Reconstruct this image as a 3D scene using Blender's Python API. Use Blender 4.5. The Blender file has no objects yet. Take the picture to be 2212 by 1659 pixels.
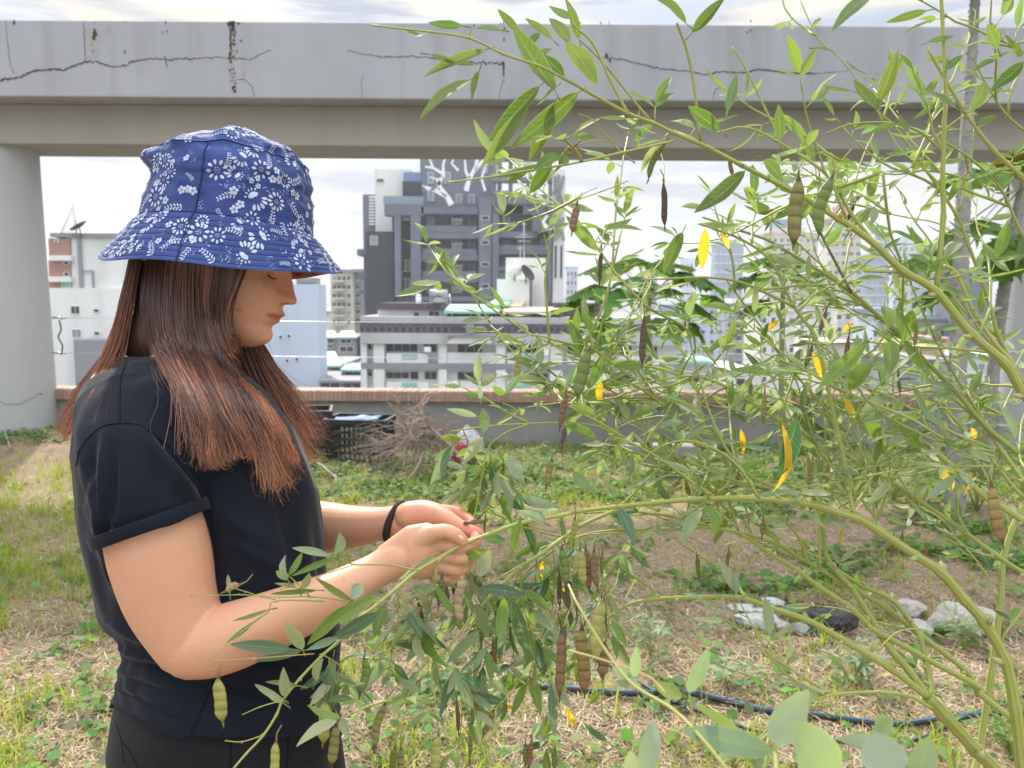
import bpy, bmesh, math, random
import numpy as np
from mathutils import Vector, Matrix, noise, Euler
from mathutils.bvhtree import BVHTree
R_ = math.radians
rnd = random.Random(7)
scene = bpy.context.scene
# ------------------------------------------------------------ camera
CAMZ = 1.45; FPX = 1671.0; PW = 2212.0; PH = 1659.0
CAM = Vector((0, 0, CAMZ))
CM = Matrix.Rotation(R_(90 - 6.2), 3, 'X') @ Matrix.Rotation(R_(0.4), 3, 'Z')
cd = bpy.data.cameras.new('camera'); cam = bpy.data.objects.new('camera', cd)
scene.collection.objects.link(cam); scene.camera = cam
cam.matrix_world = Matrix.Translation(CAM) @ CM.to_4x4()
cd.sensor_width = 36; cd.lens = 36 * FPX / PW; cd.clip_start = 0.02; cd.clip_end = 6000
cd.dof.use_dof = True; cd.dof.focus_distance = 0.98; cd.dof.aperture_fstop = 10.0
# ------------------------------------------------------------ light
SUN_EL = 42; SUN_AZ = -22          # degrees; azimuth from +Y (away from the camera), minus = to the left
w = bpy.data.worlds.new('World'); scene.world = w; w.use_nodes = True
nt = w.node_tree; nt.nodes.clear()
def wn(t, **k):
    n = nt.nodes.new(t)
    for a, b in k.items(): setattr(n, a, b)
    return n
sky = wn('ShaderNodeTexSky', sky_type='NISHITA', sun_disc=False)
sky.sun_elevation = R_(SUN_EL); sky.sun_rotation = R_(SUN_AZ); sky.air_density = 1.0; sky.dust_density = 2.5
tc = wn('ShaderNodeTexCoord'); mp = wn('ShaderNodeMapping'); mp.inputs['Scale'].default_value = (1.5, 1.5, 11.0); mp.inputs['Rotation'].default_value = (0.04, -0.05, 0.5)
n1 = wn('ShaderNodeTexNoise'); n1.inputs['Scale'].default_value = 3.0; n1.inputs['Detail'].default_value = 10; n1.inputs['Roughness'].default_value = 0.62; n1.inputs['Distortion'].default_value = 0.35
r1 = wn('ShaderNodeValToRGB'); r1.color_ramp.elements[0].position = 0.40; r1.color_ramp.elements[1].position = 0.52
n2 = wn('ShaderNodeTexNoise'); n2.inputs['Scale'].default_value = 4.0; n2.inputs['Detail'].default_value = 7
r2 = wn('ShaderNodeValToRGB')
r2.color_ramp.elements[0].position = 0.40; r2.color_ramp.elements[0].color = (3.0, 3.45, 4.5, 1)
r2.color_ramp.elements[1].position = 0.56; r2.color_ramp.elements[1].color = (7.1, 6.8, 5.8, 1)
mx = wn('ShaderNodeMix', data_type='RGBA')
bg = wn('ShaderNodeBackground'); bg.inputs['Strength'].default_value = 0.087
ow = wn('ShaderNodeOutputWorld')
# a little white added to the sky itself: thin high cloud
addw = wn('ShaderNodeMix', data_type='RGBA'); addw.inputs[0].default_value = 0.62; addw.inputs[7].default_value = (3.5, 4.2, 5.6, 1)
L = nt.links.new
L(tc.outputs['Generated'], mp.inputs['Vector']); L(mp.outputs[0], n1.inputs['Vector']); L(mp.outputs[0], n2.inputs['Vector'])
L(n1.outputs[0], r1.inputs[0]); L(n2.outputs[0], r2.inputs[0])
L(sky.outputs[0], addw.inputs[6]); L(r1.outputs[0], mx.inputs[0]); L(addw.outputs[2], mx.inputs[6]); L(r2.outputs[0], mx.inputs[7])
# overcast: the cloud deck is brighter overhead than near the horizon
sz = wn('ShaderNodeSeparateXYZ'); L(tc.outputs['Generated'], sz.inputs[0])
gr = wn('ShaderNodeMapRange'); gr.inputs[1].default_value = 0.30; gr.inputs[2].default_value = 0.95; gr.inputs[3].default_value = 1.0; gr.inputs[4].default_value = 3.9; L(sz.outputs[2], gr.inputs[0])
# added fill: sky gain also raised behind the camera to lift the shaded fronts
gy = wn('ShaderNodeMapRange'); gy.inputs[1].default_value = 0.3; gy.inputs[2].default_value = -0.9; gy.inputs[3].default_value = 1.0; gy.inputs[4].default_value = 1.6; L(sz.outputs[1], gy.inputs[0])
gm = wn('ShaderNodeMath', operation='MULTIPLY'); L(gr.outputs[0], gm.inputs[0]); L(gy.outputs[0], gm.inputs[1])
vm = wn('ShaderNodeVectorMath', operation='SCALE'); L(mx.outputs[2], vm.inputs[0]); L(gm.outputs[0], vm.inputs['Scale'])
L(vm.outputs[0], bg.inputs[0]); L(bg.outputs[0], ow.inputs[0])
sl = bpy.data.lights.new('sun', 'SUN'); sl.energy = 5.0; sl.angle = R_(2); sl.color = (1, 0.93, 0.82)
so = bpy.data.objects.new('sun', sl); scene.collection.objects.link(so)
sd = Vector((math.sin(R_(SUN_AZ)) * math.cos(R_(SUN_EL)), math.cos(R_(SUN_AZ)) * math.cos(R_(SUN_EL)), math.sin(R_(SUN_EL))))
so.rotation_euler = sd.to_track_quat('Z', 'Y').to_euler()
scene.view_settings.view_transform = 'Standard'; scene.view_settings.look = 'None'
scene.view_settings.exposure = 0.43; scene.view_settings.gamma = 1
scene.render.engine = 'CYCLES'
scene.cycles.max_bounces = 8; scene.cycles.transparent_max_bounces = 8
# ------------------------------------------------------------ helpers
AX = CM @ Vector((1, 0, 0)); AU = CM @ Vector((0, 1, 0)); AF = CM @ Vector((0, 0, -1))
def ray(px, py): return AX * ((px - PW/2) / FPX) + AU * (-(py - PH/2) / FPX) + AF
def at(px, py, d): return CAM + ray(px, py) * d
def wy(px, py, Y):
    r = ray(px, py); return CAM + r * (Y / r.y)
def gz(px, py, z=0.0):
    r = ray(px, py); return CAM + r * ((z - CAMZ) / r.z)
def proj(p):
    v = p - CAM; d = v.dot(AF); return (PW/2 + FPX*v.dot(AX)/d, PH/2 - FPX*v.dot(AU)/d, d)
col = scene.collection
def tag(o, label=None, cat=None, group=None, kind=None):
    if label: o['label'] = label
    if cat: o['category'] = cat
    if group: o['group'] = group
    if kind: o['kind'] = kind
    return o
def empty(name, loc, label=None, cat=None, group=None):
    o = bpy.data.objects.new(name, None); col.objects.link(o); o.location = loc; o.empty_display_size = 0.05
    return tag(o, label, cat, group)
def link(name, me, mats, parent=None):
    o = bpy.data.objects.new(name, me); col.objects.link(o)
    for m in (mats if isinstance(mats, (list, tuple)) else [mats]): me.materials.append(m)
    if parent is not None:
        o.parent = parent; o.matrix_parent_inverse = Matrix.Translation(parent.matrix_world.translation if parent.type != 'EMPTY' else parent.location).inverted() if parent.parent is None else Matrix.Identity(4)
    return o
class MB:
    def __init__(s): s.v = []; s.f = []; s.m = []; s.c = []; s.uv = []
    def add(s, V, F, mi=0, c=(1, 1, 1), uv=None):
        n = len(s.v); s.v += [tuple(p) for p in V]; s.f += [tuple(i + n for i in f) for f in F]; s.m += [mi] * len(F)
        s.c += [c] * len(V); s.uv += (uv if uv else [(0, 0, 0)] * len(V))
    def box(s, a, b, mi=0, c=(1, 1, 1)):
        x0, y0, z0 = [min(a[i], b[i]) for i in range(3)]; x1, y1, z1 = [max(a[i], b[i]) for i in range(3)]
        V = [(x0,y0,z0),(x1,y0,z0),(x1,y1,z0),(x0,y1,z0),(x0,y0,z1),(x1,y0,z1),(x1,y1,z1),(x0,y1,z1)]
        s.add(V, [(0,3,2,1),(4,5,6,7),(0,1,5,4),(1,2,6,5),(2,3,7,6),(3,0,4,7)], mi, c)
    def prism(s, poly, dvec, mi=0, c=(1,1,1)):
        n = len(poly); dv = Vector(dvec); V = [Vector(p) for p in poly] + [Vector(p) + dv for p in poly]
        s.add(V, [tuple(range(n)), tuple(reversed(range(n, 2*n)))] + [(i, i+n, (i+1) % n + n, (i+1) % n) for i in range(n)], mi, c)
    def tube(s, P, r, n=8, mi=0, c=(1,1,1), caps=True, squash=1.0, cols=None, wob=0):
        P = [Vector(p) for p in P]; rr = r if isinstance(r, (list, tuple)) else [r] * len(P)
        base = len(s.v); ref = None
        for i, p in enumerate(P):
            t = (P[min(i+1, len(P)-1)] - P[max(i-1, 0)]);
            t = t.normalized() if t.length > 1e-9 else Vector((0,0,1))
            if ref is None: ref = t.orthogonal().normalized()
            ref = (ref - t * ref.dot(t)); ref = ref.normalized() if ref.length > 1e-6 else t.orthogonal().normalized()
            b = t.cross(ref)
            for k in range(n):
                a = 2*math.pi*k/n; q = rr[i] * (1 + (wob * noise.noise(p*60 + Vector((k, 0, 0))) if wob else 0))
                s.v.append(tuple(p + ref*(math.cos(a)*q) + b*(math.sin(a)*q*squash))); s.c.append(cols[i] if cols else c); s.uv.append((k/n, i, 0))
        for i in range(len(P)-1):
            for k in range(n):
                a = base+i*n+k; b2 = base+i*n+(k+1) % n
                s.f.append((a, b2, b2+n, a+n)); s.m.append(mi)
        if caps:
            s.f.append(tuple(base+k for k in reversed(range(n)))); s.f.append(tuple(base+(len(P)-1)*n+k for k in range(n))); s.m += [mi, mi]
    def mesh(s, name, smooth=True, attrs=True):
        me = bpy.data.meshes.new(name); me.from_pydata(s.v, [], s.f)
        me.polygons.foreach_set('material_index', s.m)
        if smooth: me.polygons.foreach_set('use_smooth', [True]*len(s.f))
        if attrs and s.v:
            a = me.attributes.new('Col', 'FLOAT_COLOR', 'POINT'); a.data.foreach_set('color', np.array([tuple(c)+(1,) for c in s.c], dtype=np.float32).ravel())
            u = me.attributes.new('luv', 'FLOAT_VECTOR', 'POINT'); u.data.foreach_set('vector', np.array(s.uv, dtype=np.float32).ravel())
        me.update(); return me
    def build(s, name, mats, parent=None, smooth=True):
        return link(name, s.mesh(name, smooth), mats, parent)
def mesh_np(name, V, F, colr=None, smooth=True, luv=None):
    V = np.asarray(V, np.float32); F = np.asarray(F, np.int32); k = F.shape[1]
    me = bpy.data.meshes.new(name); me.vertices.add(len(V)); me.vertices.foreach_set('co', V.ravel())
    me.loops.add(F.size); me.loops.foreach_set('vertex_index', F.ravel()); me.polygons.add(len(F))
    me.polygons.foreach_set('loop_start', np.arange(0, F.size, k, dtype=np.int32)); me.polygons.foreach_set('use_smooth', np.full(len(F), smooth))
    me.update(calc_edges=True)
    if colr is not None:
        a = me.attributes.new('Col', 'FLOAT_COLOR', 'POINT'); c4 = np.ones((len(V), 4), np.float32); c4[:, :3] = colr; a.data.foreach_set('color', c4.ravel())
    if luv is not None:
        a = me.attributes.new('luv', 'FLOAT_VECTOR', 'POINT'); a.data.foreach_set('vector', np.asarray(luv, np.float32).ravel())
    return me
def mat(name, c=(.5,.5,.5), rough=0.8, nz=None, bump=None, attr=False, trans=0.0, spec=0.3, metal=0, veins=False, alpha=None, sss=0, sheen=0, brick=None, coords='Object', stain=None, ridge=False):
    """nz=(scale, amount, second colour); bump=(scale, strength, distance)"""
    m = bpy.data.materials.new(name); m.use_nodes = True; t = m.node_tree; N = t.nodes; l = t.links.new
    b = N['Principled BSDF']; b.inputs['Roughness'].default_value = rough; b.inputs['Metallic'].default_value = metal
    b.inputs['Specular IOR Level'].default_value = spec
    if sss:
        b.inputs['Subsurface Weight'].default_value = sss; b.inputs['Subsurface Radius'].default_value = (1.0, 0.35, 0.2); b.inputs['Subsurface Scale'].default_value = 0.006
    if sheen: b.inputs['Sheen Weight'].default_value = sheen; b.inputs['Sheen Roughness'].default_value = 0.4
    tcn = N.new('ShaderNodeTexCoord'); co = tcn.outputs[coords]
    out = None
    rgb = N.new('ShaderNodeRGB'); rgb.outputs[0].default_value = (*c, 1); out = rgb.outputs[0]
    def mixc(fac, a, bb, mode='MIX'):
        x = N.new('ShaderNodeMix'); x.data_type = 'RGBA'; x.blend_type = mode
        for s_, v in ((0, fac), (6, a), (7, bb)):
            if isinstance(v, (int, float)): x.inputs[s_].default_value = v
            elif isinstance(v, tuple): x.inputs[s_].default_value = (*v, 1) if len(v) == 3 else v
            else: l(v, x.inputs[s_])
        return x.outputs[2]
    if brick:
        bt = N.new('ShaderNodeTexBrick'); bt.inputs['Scale'].default_value = brick[0]; bt.inputs['Color1'].default_value = (*c, 1)
        bt.inputs['Color2'].default_value = (*brick[1], 1); bt.inputs['Mortar'].default_value = (*brick[2], 1); bt.inputs['Mortar Size'].default_value = brick[3]
        mpn = N.new('ShaderNodeMapping'); mpn.inputs['Rotation'].default_value = (R_(90), 0, 0); l(co, mpn.inputs[0]); l(mpn.outputs[0], bt.inputs[0]); out = bt.outputs[0]
    if attr:
        an = N.new('ShaderNodeAttribute'); an.attribute_name = 'Col'; out = mixc(1.0, out, an.outputs['Color'], 'MULTIPLY')
    if nz:
        n = N.new('ShaderNodeTexNoise'); n.inputs['Scale'].default_value = nz[0]; n.inputs['Detail'].default_value = 8; n.inputs['Roughness'].default_value = 0.6; l(co, n.inputs['Vector'])
        rp = N.new('ShaderNodeValToRGB'); rp.color_ramp.elements[0].position = 0.38; rp.color_ramp.elements[1].position = 0.64; l(n.outputs[0], rp.inputs[0])
        ml = N.new('ShaderNodeMath'); ml.operation = 'MULTIPLY'; ml.inputs[1].default_value = nz[1]; l(rp.outputs[0], ml.inputs[0])
        out = mixc(ml.outputs[0], out, nz[2])
    if stain:   # vertical run-off streaks
        mpn = N.new('ShaderNodeMapping'); mpn.inputs['Scale'].default_value = (stain[0], stain[0], stain[0]*0.12); l(co, mpn.inputs[0])
        n = N.new('ShaderNodeTexNoise'); n.inputs['Scale'].default_value = 1; n.inputs['Detail'].default_value = 6; l(mpn.outputs[0], n.inputs['Vector'])
        rp = N.new('ShaderNodeValToRGB'); rp.color_ramp.elements[0].position = 0.5; rp.color_ramp.elements[1].position = 0.75; l(n.outputs[0], rp.inputs[0])
        ml = N.new('ShaderNodeMath'); ml.operation = 'MULTIPLY'; ml.inputs[1].default_value = stain[1]; l(rp.outputs[0], ml.inputs[0])
        out = mixc(ml.outputs[0], out, stain[2])
    if veins:
        an = N.new('ShaderNodeAttribute'); an.attribute_name = 'luv'; sp = N.new('ShaderNodeSeparateXYZ'); l(an.outputs['Vector'], sp.inputs[0])
        ab = N.new('ShaderNodeMath'); ab.operation = 'ABSOLUTE'; l(sp.outputs[0], ab.inputs[0])          # |u| : 0 on the midrib, 1 on the edge
        mr = N.new('ShaderNodeMapRange'); mr.inputs[1].default_value = 0.03; mr.inputs[2].default_value = 0.10; mr.inputs[3].default_value = 0.5; mr.inputs[4].default_value = 0.0; l(ab.outputs[0], mr.inputs[0])
        # side veins : sine of (v*k - |u|)
        m1 = N.new('ShaderNodeMath'); m1.operation = 'MULTIPLY_ADD'; m1.inputs[1].default_value = 60.0; l(sp.outputs[1], m1.inputs[0])
        m0 = N.new('ShaderNodeMath'); m0.operation = 'MULTIPLY'; m0.inputs[1].default_value = -9.0; l(ab.outputs[0], m0.inputs[0]); l(m0.outputs[0], m1.inputs[2])
        sn = N.new('ShaderNodeMath'); sn.operation = 'SINE'; l(m1.outputs[0], sn.inputs[0])
        m3 = N.new('ShaderNodeMapRange'); m3.inputs[1].default_value = 0.75; m3.inputs[2].default_value = 1.0; m3.inputs[3].default_value = 0; m3.inputs[4].default_value = 0.22; l(sn.outputs[0], m3.inputs[0])
        mm = N.new('ShaderNodeMath'); mm.operation = 'MAXIMUM'; l(mr.outputs[0], mm.inputs[0]); l(m3.outputs[0], mm.inputs[1])
        out = mixc(mm.outputs[0], out, (0.30, 0.40, 0.18))
        er = N.new('ShaderNodeMapRange'); er.inputs[1].default_value = 0.86; er.inputs[2].default_value = 1.0; er.inputs[3].default_value = 0.0; er.inputs[4].default_value = 0.35; l(ab.outputs[0], er.inputs[0])
        out = mixc(er.outputs[0], out, (0.45, 0.52, 0.35))
        # underside paler and greyer
        ge = N.new('ShaderNodeNewGeometry'); bf = N.new('ShaderNodeMath'); bf.operation = 'MULTIPLY'; bf.inputs[1].default_value = 0.30; l(ge.outputs['Backfacing'], bf.inputs[0])
        out = mixc(bf.outputs[0], out, (0.27, 0.35, 0.22))
    if ridge:
        an = N.new('ShaderNodeAttribute'); an.attribute_name = 'luv'; sp = N.new('ShaderNodeSeparateXYZ'); l(an.outputs['Vector'], sp.inputs[0])
        m1 = N.new('ShaderNodeMath'); m1.operation = 'MULTIPLY'; m1.inputs[1].default_value = 6.2832*7; l(sp.outputs[0], m1.inputs[0]); sn = N.new('ShaderNodeMath'); sn.operation = 'SINE'; l(m1.outputs[0], sn.inputs[0])
        mr = N.new('ShaderNodeMapRange'); mr.inputs[1].default_value = -.2; mr.inputs[2].default_value = 1; mr.inputs[3].default_value = 0; mr.inputs[4].default_value = .55; l(sn.outputs[0], mr.inputs[0]); out = mixc(mr.outputs[0], out, (.17, .225, .055))
    l(out, b.inputs['Base Color'])
    if bump:
        n = N.new('ShaderNodeTexNoise'); n.inputs['Scale'].default_value = bump[0]; n.inputs['Detail'].default_value = 6; l(co, n.inputs['Vector'])
        bn = N.new('ShaderNodeBump'); bn.inputs['Strength'].default_value = bump[1]; bn.inputs['Distance'].default_value = bump[2]; l(n.outputs[0], bn.inputs['Height']); l(bn.outputs[0], b.inputs['Normal'])
    if trans:
        tr = N.new('ShaderNodeBsdfTranslucent'); g = N.new('ShaderNodeMix'); g.data_type = 'RGBA'; g.blend_type = 'MULTIPLY'; g.inputs[0].default_value = 1; g.inputs[7].default_value = (1.5, 1.5, 0.7, 1)
        l(out, g.inputs[6]); l(g.outputs[2], tr.inputs[0]); ms = N.new('ShaderNodeMixShader'); ms.inputs[0].default_value = trans
        l(b.outputs[0], ms.inputs[1]); l(tr.outputs[0], ms.inputs[2]); l(ms.outputs[0], N['Material Output'].inputs[0])
    return m
def spl(P, n=6):
    """Catmull-Rom through 3-D points"""
    P = [Vector(p) for p in P]
    if len(P) < 3: return [P[0].lerp(P[-1], i/n) for i in range(n+1)]
    Q = [P[0]*2-P[1]] + P + [P[-1]*2-P[-2]]; out = []
    for i in range(1, len(Q)-2):
        a, b, c, d = Q[i-1:i+3]
        for k in range(n):
            t = k/n; out.append(0.5*((2*b)+(c-a)*t+(2*a-5*b+4*c-d)*t*t+(3*b-a-3*c+d)*t*t*t))
    out.append(P[-1]); return out
def fbm(p, o=4):
    return noise.fractal(p, 1.0, 2.0, o)
# ============================================================ materials of the setting
M = {}
M['concrete'] = mat('concrete', (.42,.435,.48), .85, nz=(1.1, .5, (.33,.345,.375)), bump=(40, .35, .004), stain=(4.5, .7, (.29,.29,.29)))
M['concrete3'] = mat('pale_concrete', (.46,.475,.49), .85, nz=(.8, .4, (.40,.41,.42)), bump=(40, .3, .004), stain=(2.5, .3, (.36,.36,.36)))
M['concrete2'] = mat('weathered_concrete', (.38,.365,.335), .85, nz=(.9, .4, (.32,.305,.28)), bump=(40, .3, .004), stain=(2.5, .4, (.28,.26,.23)))
M['render'] = mat('wall_render', (.30,.30,.29), .9, nz=(2.5, .6, (.20,.20,.19)), bump=(30, .3, .005), stain=(5, .4, (.15,.15,.14)))
M['crack'] = mat('crack', (.05,.045,.04), .95)
M['stain'] = mat('mould', (.07,.075,.06), .95)
M['stain2'] = mat('mineral_stain', (.40,.40,.40), .95, nz=(20, .6, (.34,.335,.31)))
M['tile'] = mat('cap_tile', (.36,.225,.175), .6, attr=True, nz=(20, .3, (.5,.33,.26)), bump=(60, .2, .002))
M['white_b'] = mat('white_paint', (.80,.79,.77), .8, nz=(.35, .4, (.64,.64,.63)), stain=(.6, .35, (.30,.31,.34)))
M['cream_b'] = mat('cream_paint', (.62,.58,.50), .8, nz=(.3, .4, (.48,.45,.40)), stain=(.5, .3, (.3,.28,.26)))
M['grey_b'] = mat('grey_paint', (.28,.29,.31), .8, nz=(.3, .4, (.20,.21,.23)), stain=(.5, .3, (.14,.14,.15)))
M['grey_l'] = mat('pale_grey_render', (.50,.50,.50), .8, nz=(.5, .5, (.38,.38,.38)), stain=(.8, .5, (.26,.26,.26)))
M['tower_b'] = mat('slate_panel', (.165,.185,.235), .6, nz=(.25, .5, (.115,.125,.16)), stain=(.6, .3, (.09,.10,.125)))
M['tower_d'] = mat('charcoal_panel', (.045,.05,.065), .6)
M['brick_b'] = mat('red_brick', (.40,.14,.10), .85, brick=(3.0, (.33,.11,.08), (.45,.40,.36), .03))
M['purple'] = mat('purple_tile', (.085,.06,.085), .6, nz=(3, .6, (.15,.11,.14)))
M['glass_b'] = mat('window_glass', (.03,.035,.045), .15, spec=.6)
M['glass_l'] = mat('window_glass_light', (.22,.28,.34), .15, spec=.6)
M['blue_b'] = mat('blue_glass_wall', (.14,.22,.38), .35, nz=(.05, .4, (.20,.30,.46)))
M['pink_b'] = mat('pink_paint', (.55,.34,.30), .85, nz=(.4, .4, (.45,.28,.25)))
M['yellow_b'] = mat('yellow_paint', (.60,.50,.26), .85, nz=(.4, .4, (.5,.40,.22)))
M['ltblue_b'] = mat('pale_blue_paint', (.50,.57,.70), .8, nz=(.3, .4, (.56,.61,.72)), stain=(.5, .3, (.36,.40,.48)))
M['greenroof'] = mat('green_metal_roof', (.25,.52,.42), .5, stain=(1, .4, (.35,.55,.48)))
M['beigeroof'] = mat('beige_metal_roof', (.62,.54,.42), .6, stain=(1, .4, (.45,.36,.27)))
M['metal'] = mat('galvanised_metal', (.45,.45,.46), .35, metal=.6)
M['dark'] = mat('dark_metal', (.05,.05,.05), .6)
M['whitem'] = mat('white_metal', (.85,.85,.85), .5)
M['signp'] = mat('pink_sign', (.70,.12,.25), .6, nz=(.5, .5, (.8,.5,.6)))
M['city'] = mat('city_ground', (.18,.18,.18), .95, nz=(.02, .7, (.10,.13,.09)))
# ============================================================ ground
def gh(x, y):
    h = 0.03*noise.noise(Vector((x*.7, y*.7, 3))) + 0.012*noise.noise(Vector((x*4, y*4, 1)))
    h += 0.15*math.exp(-((x+5)/2.6)**2) * max(0, min(1, (y-4.2)/2.8))
    h += 0.05*math.exp(-((x-3.6)/1.5)**2-((y-5)/1.2)**2)
    return h
def ground():
    nx, ny = 330, 150; xs = np.linspace(-15, 15, nx); ys = np.concatenate([np.linspace(-3, 1.5, 12), np.linspace(1.6, 7.95, ny-12)])
    V = [(x, y, gh(x, y) + (0.010*noise.noise(Vector((x*14, y*14, 5))) if y > 1 else 0)) for y in ys for x in xs]
    F = [(j*nx+i, j*nx+i+1, (j+1)*nx+i+1, (j+1)*nx+i) for j in range(ny-1) for i in range(nx-1)]
    m = mat('soil', (.25,.18,.115), .95, nz=(3.5, .75, (.14,.10,.065)), bump=(55, .8, .02))
    t = m.node_tree; b = t.nodes['Principled BSDF']; src = b.inputs['Base Color'].links[0].from_socket
    n = t.nodes.new('ShaderNodeTexNoise'); n.inputs['Scale'].default_value = 70; n.inputs['Detail'].default_value = 4
    rp = t.nodes.new('ShaderNodeValToRGB'); rp.color_ramp.elements[0].position = .45; rp.color_ramp.elements[1].position = .7
    x = t.nodes.new('ShaderNodeMix'); x.data_type = 'RGBA'; x.inputs[7].default_value = (.36,.28,.185, 1)
    tcn = t.nodes.new('ShaderNodeTexCoord'); t.links.new(tcn.outputs['Object'], n.inputs[0]); t.links.new(n.outputs[0], rp.inputs[0]); t.links.new(rp.outputs[0], x.inputs[0])
    t.links.new(src, x.inputs[6]); t.links.new(x.outputs[2], b.inputs['Base Color'])
    o = link('soil_ground', mesh_np('soil_ground', V, F), m); tag(o, kind='structure')
    mb = MB(); mb.box((-15, -3, -27.9), (15, 7.95, -0.35)); o = mb.build('rooftop_slab', M['grey_b'], smooth=False); tag(o, kind='structure')
    mb = MB(); mb.add([(-3000,-500,-28), (3000,-500,-28), (3000,5000,-28), (-3000,5000,-28)], [(0,1,2,3)]); o = mb.build('city_ground', M['city']); tag(o, kind='structure')
ground()
def inframe(p, m=120):
    if p[1] < 1.2: return None
    q = proj(Vector(p)); return q if -m < q[0] < PW+m and q[1] < PH+150 else None
# ---- blades, straw and weeds: each is one uncountable mass
def blades(n, dens, hh, ww, colf, seed, lean=.5, segs=2, flat=False, ymax=7.6):
    r = random.Random(seed); V = []; F = []; C = []; cnt = 0; tries = 0
    while cnt < n and tries < n*40:
        tries += 1
        # equal chance over screen rather than ground so that the near part is not starved
        px = r.uniform(-150, PW+150); py = 930 + (PH+140-930)*r.random()**1.15
        g = gz(px, py); x, y = g.x, g.y
        if y > ymax or y < 1.3: continue
        if r.random() > dens(x, y, px, py): continue
        cnt += 1; z = gh(x, y); a = r.uniform(0, 6.283); h = hh*r.uniform(.45, 1.25); wd = ww*r.uniform(.6, 1.4)
        la = r.uniform(0, 6.283); le = lean*r.random()
        dx, dy = math.cos(a)*wd/2, math.sin(a)*wd/2; c = colf(r, x, y); b = len(V)
        for k in range(segs+1):
            t = k/segs
            if flat: ox, oy, oz = math.cos(a+1.57+.5*t*le)*h*t, math.sin(a+1.57+.5*t*le)*h*t, .004+.02*r.random()*(r.random() < .5)
            else: ox, oy, oz = math.cos(la)*le*h*t*t, math.sin(la)*le*h*t*t, h*t*(1-.3*le*t)
            q = 1-.85*t if not flat else 1
            V += [(x+ox-dx*q, y+oy-dy*q, z+oz), (x+ox+dx*q, y+oy+dy*q, z+oz)]; C += [c, c]
        for k in range(segs): F.append((b+2*k, b+2*k+1, b+2*k+3, b+2*k+2))
    return V, F, C
def nz2(x, y, s, o=0): return noise.noise(Vector((x*s, y*s, o)))
def d_grass(x, y, px, py):
    n = nz2(x, y, 2.2, 9)*.9 + nz2(x, y, 7, 2)*.6
    if px < 760: base = .30 + (.46 if 1030 < py < 1300 else 0) - (.25 if py < 1010 else 0) - (.24 if py > 1360 else 0)
    elif px < 1500: base = .04 + (.6 if py < 1130 else 0)
    else: base = .02 + (.45 if py < 1120 else 0)
    return max(0, base + n*.55)
def c_grass(r, x, y):
    k = r.random()
    if k < .72: a = r.uniform(.75, 1.4); return (.25*a, .33*a, .055*a)
    if k < .88: return (.38, .40, .12)
    return (.42, .34, .19)
M['grass'] = mat('grass_blade', (1,1,1), .6, attr=True, trans=.5)
V, F, C = blades(15000, d_grass, .085, .0055, c_grass, 3, .8, 3)
def clumps(n, seed):
    r = random.Random(seed); V = []; F = []; C = []
    for _ in range(n):
        for _t in range(50):
            px = r.uniform(-100, PW+100); py = 980+(PH+100-980)*r.random(); g = gz(px, py)
            if 1.3 < g.y < 7.4 and r.random() < d_grass(g.x, g.y, px, py)*.8: break
        k = r.randint(5, 14); b0 = r.uniform(.07, .17)
        for i in range(k):
            x, y = g.x+r.gauss(0, .018), g.y+r.gauss(0, .018); z = gh(x, y); a = r.uniform(0, 6.283); h = b0*r.uniform(.5, 1.2); la = r.uniform(0, 6.28); le = r.uniform(.1, .9); wd = .006*r.uniform(.7, 1.3)
            c = c_grass(r, x, y); b = len(V)
            for s in range(5):
                t = s/4; q = (1-t**1.6)*.95+.05
                V += [(x+math.cos(la)*le*h*t*t-math.cos(a)*wd*q/2, y+math.sin(la)*le*h*t*t-math.sin(a)*wd*q/2, z+h*t*(1-.35*le*t)), (x+math.cos(la)*le*h*t*t+math.cos(a)*wd*q/2, y+math.sin(la)*le*h*t*t+math.sin(a)*wd*q/2, z+h*t*(1-.35*le*t))]; C += [c, c]
            for s in range(4): F.append((b+2*s, b+2*s+1, b+2*s+3, b+2*s+2))
    return V, F, C
V2, F2, C2 = clumps(900, 5)
F = F + [tuple(i+len(V) for i in f) for f in F2]; V += V2; C += C2
o = link('grass', mesh_np('grass', V, F, np.array(C)), M['grass']); tag(o, 'thin yellow-green grass growing through the dry straw', 'grass', kind='stuff')
def d_straw(x, y, px, py):
    n = nz2(x, y, 1.7, 19)*.8 + nz2(x, y, 5, 12)*.5
    b = .75 if py > 1250 else .45
    if px > 1380 and 1100 < py < 1290: b = .28
    return max(0, b + n*.6)
def c_straw(r, x, y):
    a = r.uniform(.5, 1.25)
    return (.40*a, .295*a, .175*a) if r.random() < .8 else (.54*a, .48*a, .37*a)
M['straw'] = mat('dry_straw', (1,1,1), .8, attr=True)
V, F, C = blades(56000, d_straw, .08, .0031, c_straw, 13, 2.0, 2, flat=True)
o = link('straw_litter', mesh_np('straw_litter', V, F, np.array(C)), M['straw']); tag(o, 'pale dry straw scattered over the soil', 'straw', kind='stuff')
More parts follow.
